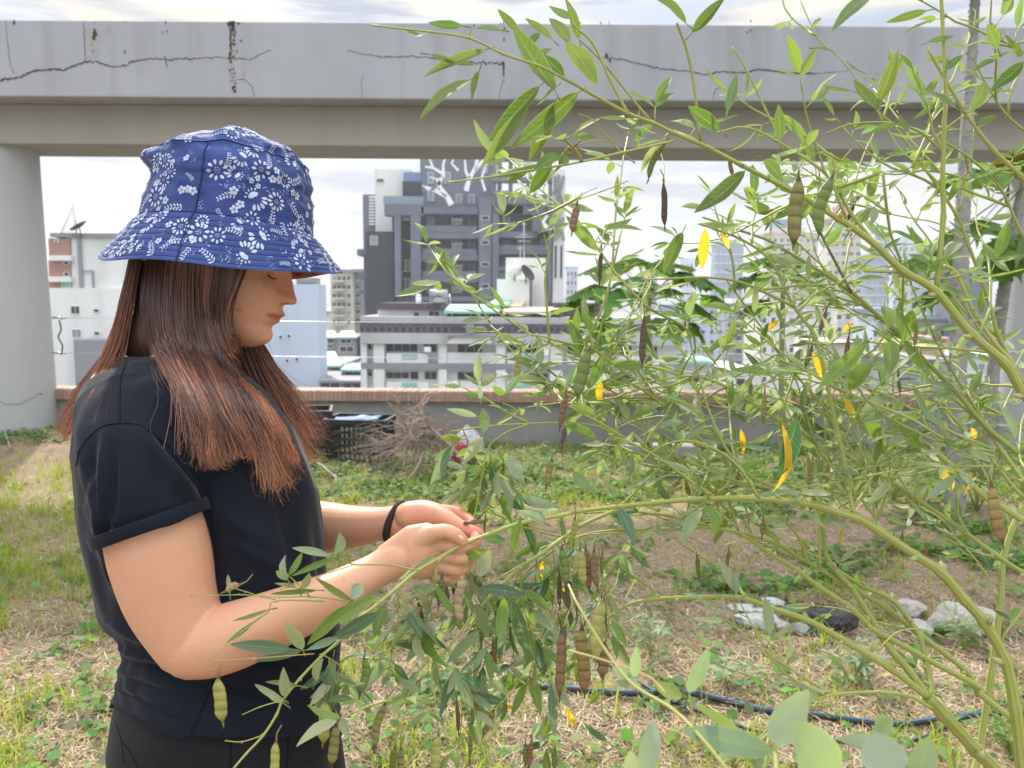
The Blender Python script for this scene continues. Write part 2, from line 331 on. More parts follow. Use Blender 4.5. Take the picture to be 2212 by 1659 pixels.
# weeds: small round leaves on short stems
def weeds(n, dens, seed, size, cols, hmax):
    r = random.Random(seed); V = []; F = []; C = []; cnt = 0; tr = 0
    while cnt < n and tr < n*60:
        tr += 1; px = r.uniform(-150, PW+150); py = r.uniform(930, PH+60); g = gz(px, py)
        if g.y > 7.6 or g.y < 1.3 or r.random() > dens(g.x, g.y, px, py): continue
        cnt += 1; hp = hmax*r.uniform(.2, 1)
        for i in range(r.randint(5, 9)):
            x, y = g.x+r.gauss(0, .05), g.y+r.gauss(0, .05); z = gh(x, y)+hp*r.random(); a = r.uniform(0, 6.283); s = size*r.uniform(.6, 1.5)
            u = Vector((math.cos(a), math.sin(a), r.uniform(-.3, .6))).normalized(); v = u.cross(Vector((0,0,1))).normalized(); v = (v + Vector((0, 0, r.uniform(-.4, .4)))).normalized()
            p = Vector((x, y, z)); c = [q*r.uniform(.7, 1.3) for q in cols[r.randrange(len(cols))]]; b = len(V)
            for (t, ww) in ((0, .08), (.35, .42), (.7, .38), (1, .05)): V += [tuple(p+u*t*s-v*ww*s), tuple(p+u*t*s+v*ww*s)]; C += [c, c]
            for k in range(3): F.append((b+2*k, b+2*k+1, b+2*k+3, b+2*k+2))
    return V, F, C
def d_weed(x, y, px, py):
    n = nz2(x, y, 2.0, 31)
    if py < 1085: return max(0, .5+n*.8) if px > 640 or px < 150 and py < 990 else .02
    if px > 1500 and py < 1290: return max(0, (.18 if py < 1130 else -.02)+n*.7)
    return max(0, -.26+n*.5)+.01
V, F, C = weeds(3300, d_weed, 17, .034, [(.13,.24,.06), (.18,.31,.08), (.10,.19,.06), (.20,.28,.12)], .09)
o = link('ground_weeds', mesh_np('ground_weeds', V, F, np.array(C)), M['grass']); tag(o, 'low broad-leaved weeds creeping along the foot of the wall', 'weeds', kind='stuff')
# ============================================================ concrete frame over the roof edge
YF, YB0, YB1, YC = 7.05, 7.30, 7.95, 7.62
pg = empty('concrete_pergola', (0, 7.5, 0), 'cracked grey-white concrete frame with round columns standing over the parapet', 'concrete frame')
zt = wy(1106, 50, YF).z; zm = wy(1106, 216, YF).z; zl = wy(1106, 318, YB0).z
mb = MB(); mb.box((-14, YF, zm), (14, YF+.30, zt)); fascia = mb.build('fascia_beam', M['concrete'], pg, smooth=False)
bv = fascia.modifiers.new('b', 'BEVEL'); bv.width = .012; bv.segments = 2
mb = MB(); mb.box((-14, YB0, zl), (14, YB1, zm)); mb.box((-14, YF+.302, zm+.003), (14, YB1-.003, zm+.25)); o = mb.build('lower_beam', M['concrete2'], pg, smooth=False)
bv = o.modifiers.new('b', 'BEVEL'); bv.width = .01; bv.segments = 2
def crackline(pts, w0, w1, seed, r_=.9):
    """a crack on the face of the fascia: jagged thin strip"""
    r = random.Random(seed); P = []
    for i in range(len(pts)-1):
        (a, b), (c, d) = pts[i], pts[i+1]; n = max(2, int(math.hypot(c-a, d-b)/4))
        for k in range(n): t = k/n; P.append((a+(c-a)*t+r.uniform(-1.4, 1.4), b+(d-b)*t+r.choice((r.uniform(-1, 1), r.uniform(-2.8, 2.8)))))
    P.append(pts[-1]); V = []; F = []
    for i, (x, y) in enumerate(P):
        t = i/(len(P)-1); wd = (w0+(w1-w0)*t)*r.uniform(.6, 1.8)
        q = P[min(i+1, len(P)-1)]; p = P[max(i-1, 0)]; dx, dy = q[0]-p[0], q[1]-p[1]; l = math.hypot(dx, dy) or 1; nx, ny = -dy/l*wd, dx/l*wd
        V += [wy(x-nx, y-ny, YF-.003), wy(x+nx, y+ny, YF-.003)]
    for i in range(len(P)-1): F.append((2*i, 2*i+1, 2*i+3, 2*i+2))
    return V, F
def blob(cx, cy, rx, ry, seed, Y=YF-.0035):
    r = random.Random(seed); n = 11; V = []
    for k in range(n):
        a = 6.283*k/n; q = r.uniform(.55, 1.15); V.append(wy(cx+rx*q*math.cos(a), cy+ry*q*math.sin(a), Y))
    return V, [tuple(range(n))]
mb = MB()
mb.add(*crackline([(0,174),(25,170),(50,163),(75,152),(110,150),(140,150),(170,138),(187,132),(215,135),(240,144),(270,142),(283,132),(330,126),(360,128),(420,126),(470,123),(490,126),(516,126),(540,128),(560,117),(585,109)], 1.5, .5, 1))
mb.add(*crackline([(180,45),(182,90),(184,130)], .4, .6, 2)); mb.add(*crackline([(12,45),(16,90),(22,140),(32,160)], .3, .4, 3))
mb.add(*crackline([(357,122),(360,145)], .9, .5, 4)); mb.add(*crackline([(750,108),(785,118),(840,124),(890,122),(925,122),(960,128),(1010,134),(1050,136),(1090,138)], .4, 1.2, 5))
mb.add(*crackline([(1300,124),(1345,128),(1390,140),(1440,150),(1480,153),(1530,162),(1560,154),(1600,158),(1640,150),(1680,154),(1720,158),(1760,159)], .7, 1.1, 6))
mb.add(*crackline([(1760,159),(1830,153),(1850,140)], .5, .2, 8)); mb.add(*crackline([(500,165),(515,172),(530,172),(545,190),(549,208)], .4, .4, 9))
mb.add(*crackline([(1090,172),(1080,195),(1076,218)], .4, .3, 10)); mb.add(*crackline([(525,160),(527,168),(527,155)], .3, .3, 11)); mb.add(*crackline([(785,160),(780,180),(783,210)], .3, .3, 12))
mb.add(*crackline([(1540,215),(1545,195),(1560,185)], .3, .5, 14))
r = random.Random(4)
for i in range(34): x = 503+r.gauss(0, 5); y = 46+r.random()**1.5*160; mb.add(*blob(x, y, r.uniform(.8, 3), r.uniform(1, 5), i))
for x, y, a, b in ((500,48,13,3),(496,52,8,7),(504,60,5,12),(498,75,3,16),(498,100,3,13),(496,118,2,10),(515,50,5,3)): mb.add(*blob(x, y, a, b, int(x*y)))
for i in range(26): x = r.choice([205, 207, 204, 270, 30, 362, 1087, 1225, 1300, 1320, 1620, 1840]); mb.add(*blob(x+r.gauss(0, 4), 46+abs(r.gauss(0, 20)), r.uniform(.5, 2), r.uniform(1, 5), 50+i))
for x, y, a, b in ((205,72,5,11),(203,82,4,8),(1088,145,3,9),(1088,158,2,8),(1087,136,4,3),(270,112,2,5),(30,48,3,6),(1310,120,4,6),(1318,130,3,4)): mb.add(*blob(x, y, a, b, int(x+y)))
o = link('crack', mb.mesh('crack', False), M['stain'], fascia)
mb = MB()
for i in range(12): mb.add(*blob(503+r.gauss(0, 3), 55+i*12.5, r.uniform(5, 10), r.uniform(8, 13), 90+i, YF-.0018))
mb0 = mb; link('mineral_stain', mb0.mesh('mineral_stain', False), M['stain2'], fascia); mb = MB()
for i in range(7): mb.add(*blob(206+r.gauss(0, 10), 60+i*11, r.uniform(5, 12), r.uniform(8, 13), 120+i, YF-.0018))
o = link('mineral_stain', mb.mesh('mineral_stain', False), M['stain2'], fascia)
for cx in (-5.06, 5.28):
    mb = MB(); n = 64; rings = [(-.4, .50), (0.1, .50), (.3, .495), (1.0, .48), (2.0, .465), (zl, .455), (zl+.2, .45), (zm+.2, .45)]
    if cx > 0: rings = [(z, .45) for z, _ in rings]
    for z, q in rings:
        for k in range(n): a = 6.283*k/n; mb.v.append((cx+q*math.cos(a), YC+q*.84*math.sin(a), z)); mb.c.append((1,1,1)); mb.uv.append((0,0,0))
    for j in range(len(rings)-1):
        for k in range(n): mb.f.append((j*n+k, j*n+(k+1) % n, (j+1)*n+(k+1) % n, (j+1)*n+k)); mb.m.append(0)
    c = mb.build('column', M['concrete3'], pg)
    if cx < 0:
        mb = MB(); P = []
        for i in range(30):
            a = R_(-150+i*4.6); z = .43+.035*math.sin(i*.5)+.01*math.sin(i*2.1)+.05*i/30; q = .4945
            P.append(Vector((cx+q*math.cos(a), YC+q*.84*math.sin(a), z)))
        mb.tube(P, .0045, 4); mb.build('crack', M['concrete2'], c)
# ============================================================ parapet wall
wz = wy(1106, 846, 7.70).z
pw = empty('parapet_wall', (0, 7.8, 0), 'low rendered roof parapet capped with upright pinkish brick tiles', 'wall')
mb = MB(); mb.box((-14, 7.75, -.3), (14, 7.93, wz-.10)); mb.build('wall', M['render'], pw, smooth=False)
mb = MB(); r = random.Random(2); x = -6.0
prof = [(-.03, -.105), (-.03, -.015), (-.022, -.003), (-.008, .004), (.09, .006), (.235, .0), (.24, -.02), (.24, -.105)]
while x < 6.4:
    a, b = x+.0018, x+.0412; k = r.uniform(.82, 1.15); dz = r.uniform(-.0025, .0025); dy = r.uniform(-.001, .001)
    mb.prism([(a, 7.72+p[0]+dy, wz+p[1]+dz) for p in prof], (b-a, 0, 0), 0, (k, k*r.uniform(.95, 1.05), k)); x += .043
mb.box((-6, 7.70, wz-.1), (6.4, 7.95, wz-.006), 1)
mb.build('tile_coping', [M['tile'], M['render']], pw, smooth=False)
# railing wires strung between the columns, with their hooks on the left column
for py0, py1, lb in ((686, 700, 'upper thin galvanised wire strung between the two concrete columns'), (762, 776, 'lower thin galvanised wire strung between the two concrete columns')):
    t = MB(); a = wy(120, py0, 7.5); b = wy(2175, py1, 7.5); P = [a.lerp(b, i/30) - Vector((0, 0, .03*math.sin(math.pi*i/30))) for i in range(31)]
    t.tube(P, .0028, 6); rr = t.build('railing_wire', M['metal'])
    tag(rr, lb, 'wire', 'wires strung between the columns')
    h = MB(); h.tube([a+Vector((-.03, 0, 0)), a+Vector((.04, -.01, 0)), a+Vector((.07, -.012, -.012))], .011, 8); h.tube([a+Vector((.07, -.01, .01)), a+Vector((.10, -.01, -.01))], .008, 6); h.build('wall_hook', M['metal'], rr)
t = MB(); a = wy(128, 692, 7.46); b = wy(133, 764, 7.46); P = [a, a+Vector((.012, 0, -.09)), a.lerp(b, .5)+Vector((-.02, 0, 0)), b+Vector((.012, 0, .08)), b]
t.tube(spl(P), .007, 7); t.tube([P[1], P[2], P[3]], .0035, 6); tag(t.build('hanging_strap', M['dark']), 'dark loose strap hanging between the two wires beside the left column', 'strap')
# ============================================================ city
def at_rect(x0, y0, x1, y1, Y):
    a = wy(x0, y1, Y); b = wy(x1, y0, Y); return a.x, b.x, a.z, b.z
class Bld:
    def __init__(s, name, label, cat, px, Y, group=None, mname='grey_b', zb=-28):
        s.Y = Y; x0, y0, x1, y1 = px; X0, X1, Z0, Z1 = at_rect(x0, y0, x1, y0+10, Y)
        s.root = empty(name, ((X0+X1)/2, Y+3, zb), label, cat, group); s.zb = zb
    def block(s, nm, m, x0, y0, x1, y1, dep=8, off=0, down=False, k=None):
        X0, X1, Z0, Z1 = at_rect(x0, y0, x1, y1, s.Y+off)
        if down: Z0 = s.zb
        mb = MB(); mb.box((X0, s.Y+off, Z0), (X1, s.Y+off+dep, Z1)); return mb.build(nm, M[m], s.root, smooth=False)
    def multi(s, nm, m, rects, dep=1, off=0, parent=None):
        if nm not in ('louvre', 'railing', 'brick_panel', 'drain_pipe') and len(rects) > 1:
            for q in rects: s.multi(nm, m, [q], dep, off, parent)
            return
        mb = MB()
        for (x0, y0, x1, y1) in rects:
            X0, X1, Z0, Z1 = at_rect(x0, y0, x1, y1, s.Y+off); mb.box((X0, s.Y+off, Z0), (X1, s.Y+off+dep, Z1))
        return mb.build(nm, M[m], parent or s.root, smooth=False)
    def window(s, x0, y0, x1, y1, off=0, g='glass_b', fr='whitem', bars=1, t=.8):
        """a frame standing 3 cm proud of the wall with dark glass in it"""
        Y = s.Y+off; X0, X1, Z0, Z1 = at_rect(x0, y0, x1, y1, Y); f = MB(); q = t*Y/FPX; q = min(q, (X1-X0)*.12, (Z1-Z0)*.12)
        p = .03+.0008*Y; f.box((X0, Y-p, Z0), (X1, Y-.003, Z0+q)); f.box((X0, Y-p, Z1-q), (X1, Y-.003, Z1))
        f.box((X0, Y-p, Z0+q), (X0+q, Y-.003, Z1-q)); f.box((X1-q, Y-p, Z0+q), (X1, Y-.003, Z1-q))
        for b in range(1, bars+1): xb = X0+(X1-X0)*b/(bars+1); f.box((xb-q*.4, Y-p, Z0+q), (xb+q*.4, Y-.003, Z1-q))
        fo = f.build('window', M[fr], s.root, smooth=False)
        gg = MB(); gg.box((X0+q, Y-p*.5, Z0+q), (X1-q, Y-.004, Z1-q)); gg.build('pane', M[g], fo, smooth=False)
    def grid(s, x0, y0, x1, y1, nx, ny, fx=.5, fy=.45, off=0, g='glass_b', fr='whitem', seed=0):
        r = random.Random(seed)
        for j in range(ny):
            for i in range(nx):
                cx = x0+(x1-x0)*(i+.5)/nx; cy = y0+(y1-y0)*(j+.5)/ny; w2 = (x1-x0)/nx*fx/2; h2 = (y1-y0)/ny*fy/2
                mb = MB(); X0, X1, Z0, Z1 = at_rect(cx-w2, cy-h2, cx+w2, cy+h2, s.Y+off); p = .02+.0008*s.Y
                mb.box((X0, s.Y+off-p, Z0), (X1, s.Y+off-.003, Z1), 0); q = (Z1-Z0)*.15; mb.box((X0-q, s.Y+off-p*2, Z0-q), (X1+q, s.Y+off-.003, Z0-.002), 1)
                mb.build('window', [M[g if r.random() < .8 else 'glass_l'], M[fr]], s.root, smooth=False)
# --- nearer apartment block with the purple tile band
A = Bld('apartment_block', 'off-white apartment block with purple tiled parapet and green-roofed rooftop sheds', 'building', (780,690,1480,835), 38)
A.block('wall', 'white_b', 780, 725, 1480, 840, 14, 0, True)
A.block('parapet_band', 'purple', 778, 701, 1482, 723, 2.5, -.55)
A.block('cornice', 'grey_l', 778, 723.4, 1482, 742, .9, -.62); A.block('roof_parapet', 'grey_l', 779, 688, 1480, 700.6, 13, -.45)
A.multi('balcony_wall', 'white_b', [(835,764,925,787),(966,762,1070,787),(1095,764,1186,787),(835,826,925,850),(966,824,1070,850),(1095,826,1186,850),(1225,768,1290,788),(1335,770,1430,788),(1225,830,1290,850),(1335,830,1430,850)], .12, -.42)
A.multi('floor_slab', 'grey_b', [(780,788.2,1480,797)], .45, -.45)
A.multi('pilaster', 'white_b', [(782,742.4,792,787.8),(807,742.4,830,787.8),(947,742.4,965,787.8),(1071,742.4,1092,787.8),(1188,742.4,1215,787.8),(1300,742.4,1325,787.8),(782,797.4,792,850),(807,797.4,830,850),(947,797.4,965,850),(1071,797.4,1092,850),(1188,797.4,1215,850),(1300,797.4,1325,850)], .44, -.44)
for (x0, y0, x1, y1, b) in ((834,738,903,760,3),(914,741,944,761,1),(988,741,1042,762,2),(1096,742,1122,760,1),(1134,743,1186,763,2),(834,803,885,818,2),(886,802,905,820,0),(917,802,944,820,1),(988,803,1042,821,2),(1132,806,1184,823,2),(794,742,804,756,0),(794,803,804,813,0),(1225,745,1255,764,1),(1225,806,1260,824,1),(1262,745,1292,764,1),(1330,747,1365,766,1),(1330,808,1365,826,1),(1385,748,1420,767,1),(1385,810,1420,828,1)):
    A.window(x0, y0, x1, y1, -.0, bars=b)
A.multi('balcony_glass', 'greenroof', [(868,765.5,901,775),(1110,767,1160,777),(868,827,901,836),(1105,828,1150,836)], .05, -.48)
A.multi('air_conditioner', 'whitem', [(916,750,930,760),(1170,752,1186,767),(1086,806,1096,815)], .3, -.75)
mb = MB(); P = []
for k in range(17): a = math.pi*k/16; P.append(wy(1015+math.cos(a)*48, 742-math.sin(a)*19, 37.05))
mb.prism([p for p in P], (0, .3, 0)); mb.build('arch_gable', M['white_b'], A.root, smooth=False)
A.multi('arch_trim', 'grey_b', [(966,724,1068,728),(1007,702,1024,722)], .4, -1.1)
mb = MB()   # diamond lattice on the purple band
for i in range(46):
    x = 782+i*15.2
    if 975 < x < 1060:
        if len(mb.v): mb.build('lattice_strip', M['tower_b'], A.root, smooth=False); mb = MB()
        continue
    for a, b in (((x, 722), (x+12, 702)), ((x, 702), (x+12, 722))):
        p, q = wy(*a, 37.42), wy(*b, 37.42); mb.tube([p, q], .035, 4)
mb.build('lattice_strip', M['tower_b'], A.root, smooth=False)
pn = A.block('penthouse', 'white_b', 816, 669, 952, 688, 6, 1); A.multi('penthouse_band', 'purple', [(814,655,953,669.5)], 6, .7); A.window(893, 674, 906, 687, 1.0, bars=0); A.window(926, 672, 950, 687, 1.0, bars=1)
A.block('shed_wall', 'glass_b', 965, 670, 1085, 690, 4, .8)
A.multi('shed_post', 'whitem', [(975,670,978,690),(1015,670,1018,690),(1052,670,1055,690),(1100,672,1103,690),(1140,672,1143,690),(1180,672,1183,690)], .15, .5)
mb = MB(); mb.prism([wy(958,672,38), wy(1078,672,38), wy(1088,657,41.5), wy(972,657,41.5)], (0, 0, -.12)); mb.prism([wy(1050,657,39.5), wy(1098,657,39.5), wy(1108,646,42), wy(1070,646,42)], (0, 0, -.12)); mb.build('green_roof', M['greenroof'], A.root, smooth=False)
mb = MB(); mb.prism([wy(1085,672,37.8), wy(1215,672,37.8), wy(1218,662,41), wy(1092,662,41)], (0, 0, -.12)); mb.prism([wy(1096,660,40), wy(1128,660,40), wy(1136,648,42), wy(1110,648,42)], (0, 0, -.1)); mb.build('beige_roof', M['beigeroof'], A.root, smooth=False)
A.block('shed_wall', 'glass_b', 1092, 673, 1215, 690, 3, 1.2); A.window(1130, 674, 1150, 684, 1.2, g='glass_l'); A.window(1160, 676, 1185, 688, 1.2)
A.block('stair_house', 'white_b', 1073, 603, 1144, 668, 5, 3.6); A.block('stair_house', 'white_b', 1092, 557, 1179, 668, 5, 5.2); A.block('stair_house', 'grey_b', 1144.5, 604, 1150, 668, 4, 4.3)
A.block('roof_room', 'purple', 1196, 655, 1300, 700, 6, 2)
# things that stand on that roof
mb = MB(); a = wy(928, 634, 38.8); b = wy(967, 634, 38.8); mb.tube([a, b], .20, 14); e = mb.build('water_tank', M['metal'])
f = MB(); f.prism([wy(934,655,38.5), wy(963,655,38.5), wy(960,640,39.4), wy(938,640,39.4)], (0, 0, -.06)); f.build('collector_panel', M['glass_b'], e, smooth=False)
f = MB()
for x in (931, 940, 958, 966, 973): f.tube([wy(x, 656, 38.6), wy(x-2, 636, 39.0)], .03, 5)
f.build('stand', M['metal'], e); e.name = 'solar_water_heater'; tag(e, 'solar water heater with silver drum on the near apartment roof', 'water heater')
mb = MB(); mb.tube([wy(904,656,38.7), wy(904,641,38.7)], .14, 14); mb.tube([wy(904,641,38.7), wy(904,637,38.7), wy(904,635.5,38.7)], [.145, .12, .04], 14); tag(mb.build('water_tank', M['whitem']), 'small upright white tank left of the solar water heater', 'tank')
def antenna(px, py0, py1, Y, label, arms):
    mb = MB(); a, b = wy(px, py0, Y), wy(px, py1, Y); mb.tube([a, b], .03*Y/40, 6); 
    for t, wd in arms: p = a.lerp(b, t); mb.tube([p-Vector((wd, 0, 0)), p+Vector((wd, 0, 0))], .018*Y/40, 5)
    return tag(mb.build('antenna_mast', M['metal']), label, 'antenna')
antenna(1132, 557, 476, 43.5, 'thin antenna mast with cross bars on top of the white stair house', ((.45, .35), (.55, .5), (.62, .25), (.9, .15)))
antenna(1124, 557, 531, 43.4, 'short antenna beside the taller mast on the white stair house', ((.8, .2),))
def dish(px, py, Y, rad, tilt, mname, label):
    mb = MB(); c = wy(px, py, Y); n = 20; V = []; F = []; rot = Euler(tilt).to_matrix()
    for j in range(6):
        q = rad*j/5
        for k in range(n): a = 6.283*k/n; V.append(c+rot @ Vector((q*math.cos(a), q*math.sin(a), .28*q*q/rad)))
    for j in range(5):
        for k in range(n): F.append((j*n+k, j*n+(k+1) % n, (j+1)*n+(k+1) % n, (j+1)*n+k))
    mb.add(V, F); d = mb.build('satellite_dish', M[mname]); m = d.modifiers.new('s', 'SOLIDIFY'); m.thickness = .03
    s = MB(); s.tube([c, c+Vector((0, .1, -rad*1.0))], rad*.06, 6); s.tube([c, c+rot @ Vector((0, 0, rad*.8))], rad*.03, 5); s.build('mount', M['dark'], d)
    return tag(d, label, 'satellite dish')
dish(1136, 592, 41.5, .5, (.5, .9, 0), 'dark', 'black satellite dish on the lower white stair house')
dish(1112, 592, 41.4, .4, (-.9, -.4, 0), 'whitem', 'pale satellite dish left of the black one on the stair house')
# --- dark tower with the white tree screen
T = Bld('high_rise_tower', 'slate grey high-rise with open roof frame and white branching tree screen', 'tower', (787,345,1225,680), 78)
T.block('wing', 'tower_d', 792, 500, 849, 690, 14, -1, True); T.window(800, 510, 816, 529, -1, g='glass_l', bars=0)
T.block('side_wing', 'tower_b', 787, 420, 811, 690, 12, 3, True)
T.multi('louvre', 'whitem', [(797, 424+i*6.5, 809, 427+i*6.5) for i in range(10)], .3, 2.6)
T.multi('side_balcony', 'tower_b', [(771,538,797,552),(774,587,797,600),(774,626,797,636)], 6, 1)
T.block('terrace_block', 'white_b', 811, 366, 887, 500, 10, 1.5); T.multi('slot_window', 'glass_b', [(814,387,828,391)], .3, 1.3)
T.block('terrace_recess', 'tower_d', 870, 392, 910, 440, 5, .6)
T.block('body', 'tower_b', 849, 441, 1200, 690, 16, 0, True)
T.block('upper_body', 'tower_b', 908, 330, 1062, 442, 12, .8)
T.block('roof_glass', 'blue_b', 872, 372, 908, 392, 6, .7)
T.multi('balcony_slab', 'tower_b', [(830,441,915,465),(910,447,1033,462),(908,501,1035,515),(908,550,1033,562),(908,597,1033,609),(908,641,1035,650),(1063,440,1130,461),(1075,541,1190,549),(1075,500,1160,513),(1085,444,1180,462)], 1.6, -1.8)
T.multi('balcony_front', 'tower_b', [(912,488,1030,500.5),(912,538,1030,549.5),(912,586,1030,596.5),(1076,530,1188,540.5),(1076,590,1188,600),(1076,575,1130,585)], .3, -1.85)
T.multi('pier', 'tower_b', [(853,465.5,865,640),(888,465.5,908,640),(1034,425,1062,650),(1063,462,1078,650),(1150,462,1190,500)], 2.2, -2.2)
T.block('recess', 'tower_d', 866, 470, 887, 640, .3, -.5)
for j, y in enumerate((464, 517, 564, 611)):
    T.window(922, y, 938, y+22, -.02, g='glass_l', bars=0); T.window(976, y-2, 996, y+21, -.02, g='glass_b' if j != 1 else 'glass_l', bars=1); T.window(1014, y, 1026, y+22, -.02, bars=0)
    T.window(1040, y+2, 1056, y+12, -2.22, bars=0); T.window(1086, y+2, 1101, y+20, -.02, g='glass_l' if j < 1 else 'glass_b', bars=0)
    T.multi('railing', 'metal', [(976,y+9,1000,y+10.5)]+[(976+k*3, y+10, 976.8+k*3, y+22) for k in range(8)], .1, -1.5)
for (x, y) in ((1118,515),(1139,518),(1168,517),(1112,560),(1145,560),(1172,560)): T.window(x, y, x+8, y+14, -.02, g='glass_l', bars=0)
for (x, y) in ((866,450),(866,560),(866,600)): T.window(867, y+2, 886, y+26, -.9, g='glass_l' if y == 450 else 'glass_b')
for (x, y) in ((924,372),(960,372),(924,410),(985,420),(1012,420),(1040,350)): T.window(x, y, x+13, y+24, .78, g='glass_l', bars=0)
T.multi('glass_railing', 'glass_l', [(828,424,915,441),(1063,425,1180,440)], .1, -1.6)
T.block('frame_side_wall', 'white_b', 1193, 366, 1222, 690, 10, -2, True); T.multi('frame_post', 'tower_b', [(1183,360,1194,650),(1062,345,1072,441),(1098,345,1108,441),(1138,392,1144,441)], 1.4, -2.3)
T.multi('frame_beam', 'tower_b', [(1062,383,1194,392),(1062,333,1194,345),(1062,412,1108,417)], 1.2, -2.6)
T.multi('frame_back', 'tower_b', [(1074,346,1084,440),(1150,420,1182,440)], 1.2, 6)
def branch_screen(seed, spec, nm):
    mb = MB()
    for pts, w0, w1 in spec:
        V = [];
        for i, (x, y) in enumerate(pts):
            q = pts[min(i+1, len(pts)-1)]; p = pts[max(0, i-1)]; dx, dy = q[0]-p[0], q[1]-p[1]; l = math.hypot(dx, dy); wd = (w0+(w1-w0)*i/(len(pts)-1))*.92; V.append(((x-dy/l*wd, y+dx/l*wd), (x+dy/l*wd, y-dx/l*wd)))
        for i in range(len(V)-1): mb.prism([wy(*V[i][0], seed), wy(*V[i][1], seed), wy(*V[i+1][1], seed), wy(*V[i+1][0], seed)], (0, .25, 0))
    return mb.build(nm, M['whitem'], T.root, smooth=False)
branch_screen(75.3, [([(975,442),(968,428),(950,405),(945,385)], 7, 4), ([(965,425),(940,412),(918,402)], 4.5, 2), ([(950,408),(925,410),(912,400)], 2.5, 1.2),([(946,400),(958,378),(957,355),(962,340)], 4, 2), ([(957,375),(935,362),(918,360)], 3.5, 2), ([(935,362),(930,348),(922,335)], 3, 1.5),
    ([(1007,412),(1012,390),(1028,360),(1032,335)], 6, 3), ([(1014,385),(1006,370),(1004,345)], 4, 2), ([(1025,368),(1045,345),(1050,333)], 4, 2), ([(1048,412),(1040,385),(1052,350)], 3, 2), ([(990,368),(975,352),(985,335)], 3, 1.5), ([(945,387),(928,382)], 2, 1)], 'tree_screen')
branch_screen(75.0, [([(1178,441),(1165,425),(1150,405)], 5, 3.5), ([(1160,418),(1140,408),(1118,392)], 3, 1.4), ([(1150,405),(1152,380),(1140,362),(1120,350)], 3.5, 1.5), ([(1160,410),(1180,395),(1183,375)], 3, 1.5), ([(1120,350),(1108,366),(1098,370)], 2, 1)], 'tree_screen')
branch_screen(75.0, [([(1185,495),(1172,480),(1183,465)], 6, 3)], 'tree_screen')
mb = MB()
for (a, b) in (((1195,470),(1218,380)), ((1197,380),(1216,440)), ((1198,500),(1214,430)), ((1200,440),(1218,520)), ((1197,520),(1218,470)), ((1196,420),(1208,378))): p, q = wy(*a, 75.7), wy(*b, 75.7); mb.tube([p, q], .16, 5)
mb.build('screen_lattice', M['grey_b'], T.root, smooth=False)
T.multi('slot_window', 'tower_d', [(1198,530,1203,600),(1210,530,1215,600)], .3, -2.1)
# --- left block with brick panels
Lb = Bld('apartment_block', 'white block with red brick balconies behind the left column', 'building', (110,505,260,830), 45)
Lb.block('wall', 'white_b', 114, 623, 262, 840, 4, 0, True); Lb.block('upper_wall', 'white_b', 150, 505, 262, 622.6, 3.5, .3); Lb.block('roof_slab', 'grey_b', 108, 504, 262, 512, 3.6, .1)
Lb.multi('brick_panel', 'brick_b', [(106,515,151,551),(106,563,151,597),(106,609,151,623)], 8, .2); Lb.multi('white_band', 'white_b', [(106,551.4,152,562.6),(106,597.4,152,608.6)], 8, -.1)
for (x0, y0, x1, y1, g) in ((118,516,127,524,'glass_l'),(138,564,150,572,'glass_b'),(139,588,150,597,'glass_b'),(135,609,152,623,'greenroof'),(154,661,173,678,'glass_b'),(203,667,215,675,'glass_b'),(157,711,176,729,'glass_l'),(160,762,179,777,'glass_l'),(204,716,216,724,'glass_b')):
    Lb.window(x0, y0, x1, y1, .0 if y0 > 625 else .18, g=g, bars=1 if x1-x0 > 12 else 0)
Lb.multi('drain_pipe', 'grey_b', [(171,510,172.6,622),(199,585,200.2,622),(176,584,199,585.6)], .1, .15)
Lb.block('annex', 'grey_b', 164, 735, 262, 842, 6, -2, True)
dish(172, 492, 45, .52, (.2, -.55, 0), 'dark', 'dark satellite dish on the roof behind the left column')
def lattice(px, py0, py1, Y, wd):
    mb = MB(); a, b = wy(px, py0, Y), wy(px, py1, Y)
    for sx, sy in ((-1,-1), (1,-1), (0,1)): mb.tube([a+Vector((sx*wd, sy*wd, 0)), b], .022, 5)
    for i in range(9):
        t = i/9; q = wd*(1-t); p = a.lerp(b, t); q2 = wd*(1-(i+1)/9); p2 = a.lerp(b, (i+1)/9)
        mb.tube([p+Vector((-q, -q, 0)), p2+Vector((q2, -q2, 0))], .014, 4); mb.tube([p+Vector((q, -q, 0)), p2+Vector((-q2, -q2, 0))], .014, 4)
    mb.tube([b, b+Vector((0, 0, .5))], .012, 4); return tag(mb.build('antenna_mast', M['metal']), 'tapering lattice antenna mast beside the dark satellite dish', 'antenna')
lattice(158, 505, 442, 45.5, .45)
# --- plain white slab tower behind the chin
Wt = Bld('apartment_block', 'blank bluish-white slab building behind the hat wearer', 'building', (566,612,687,836), 52)
Wt.block('wall', 'ltblue_b', 545, 614, 687, 840, 2.2, 0, True); Wt.block('roof_room', 'grey_b', 640, 600, 680, 613.6, 1.5, .6)
for x, y in ((580,781),(617,775),(638,772),(603,724),(621,722)): Wt.window(x, y, x+8, y+8, 0, bars=0)
Wt.multi('railing', 'metal', [(630,608,686,609)]+[(632+i*9, 608, 633+i*9, 614) for i in range(7)], .1, .5)
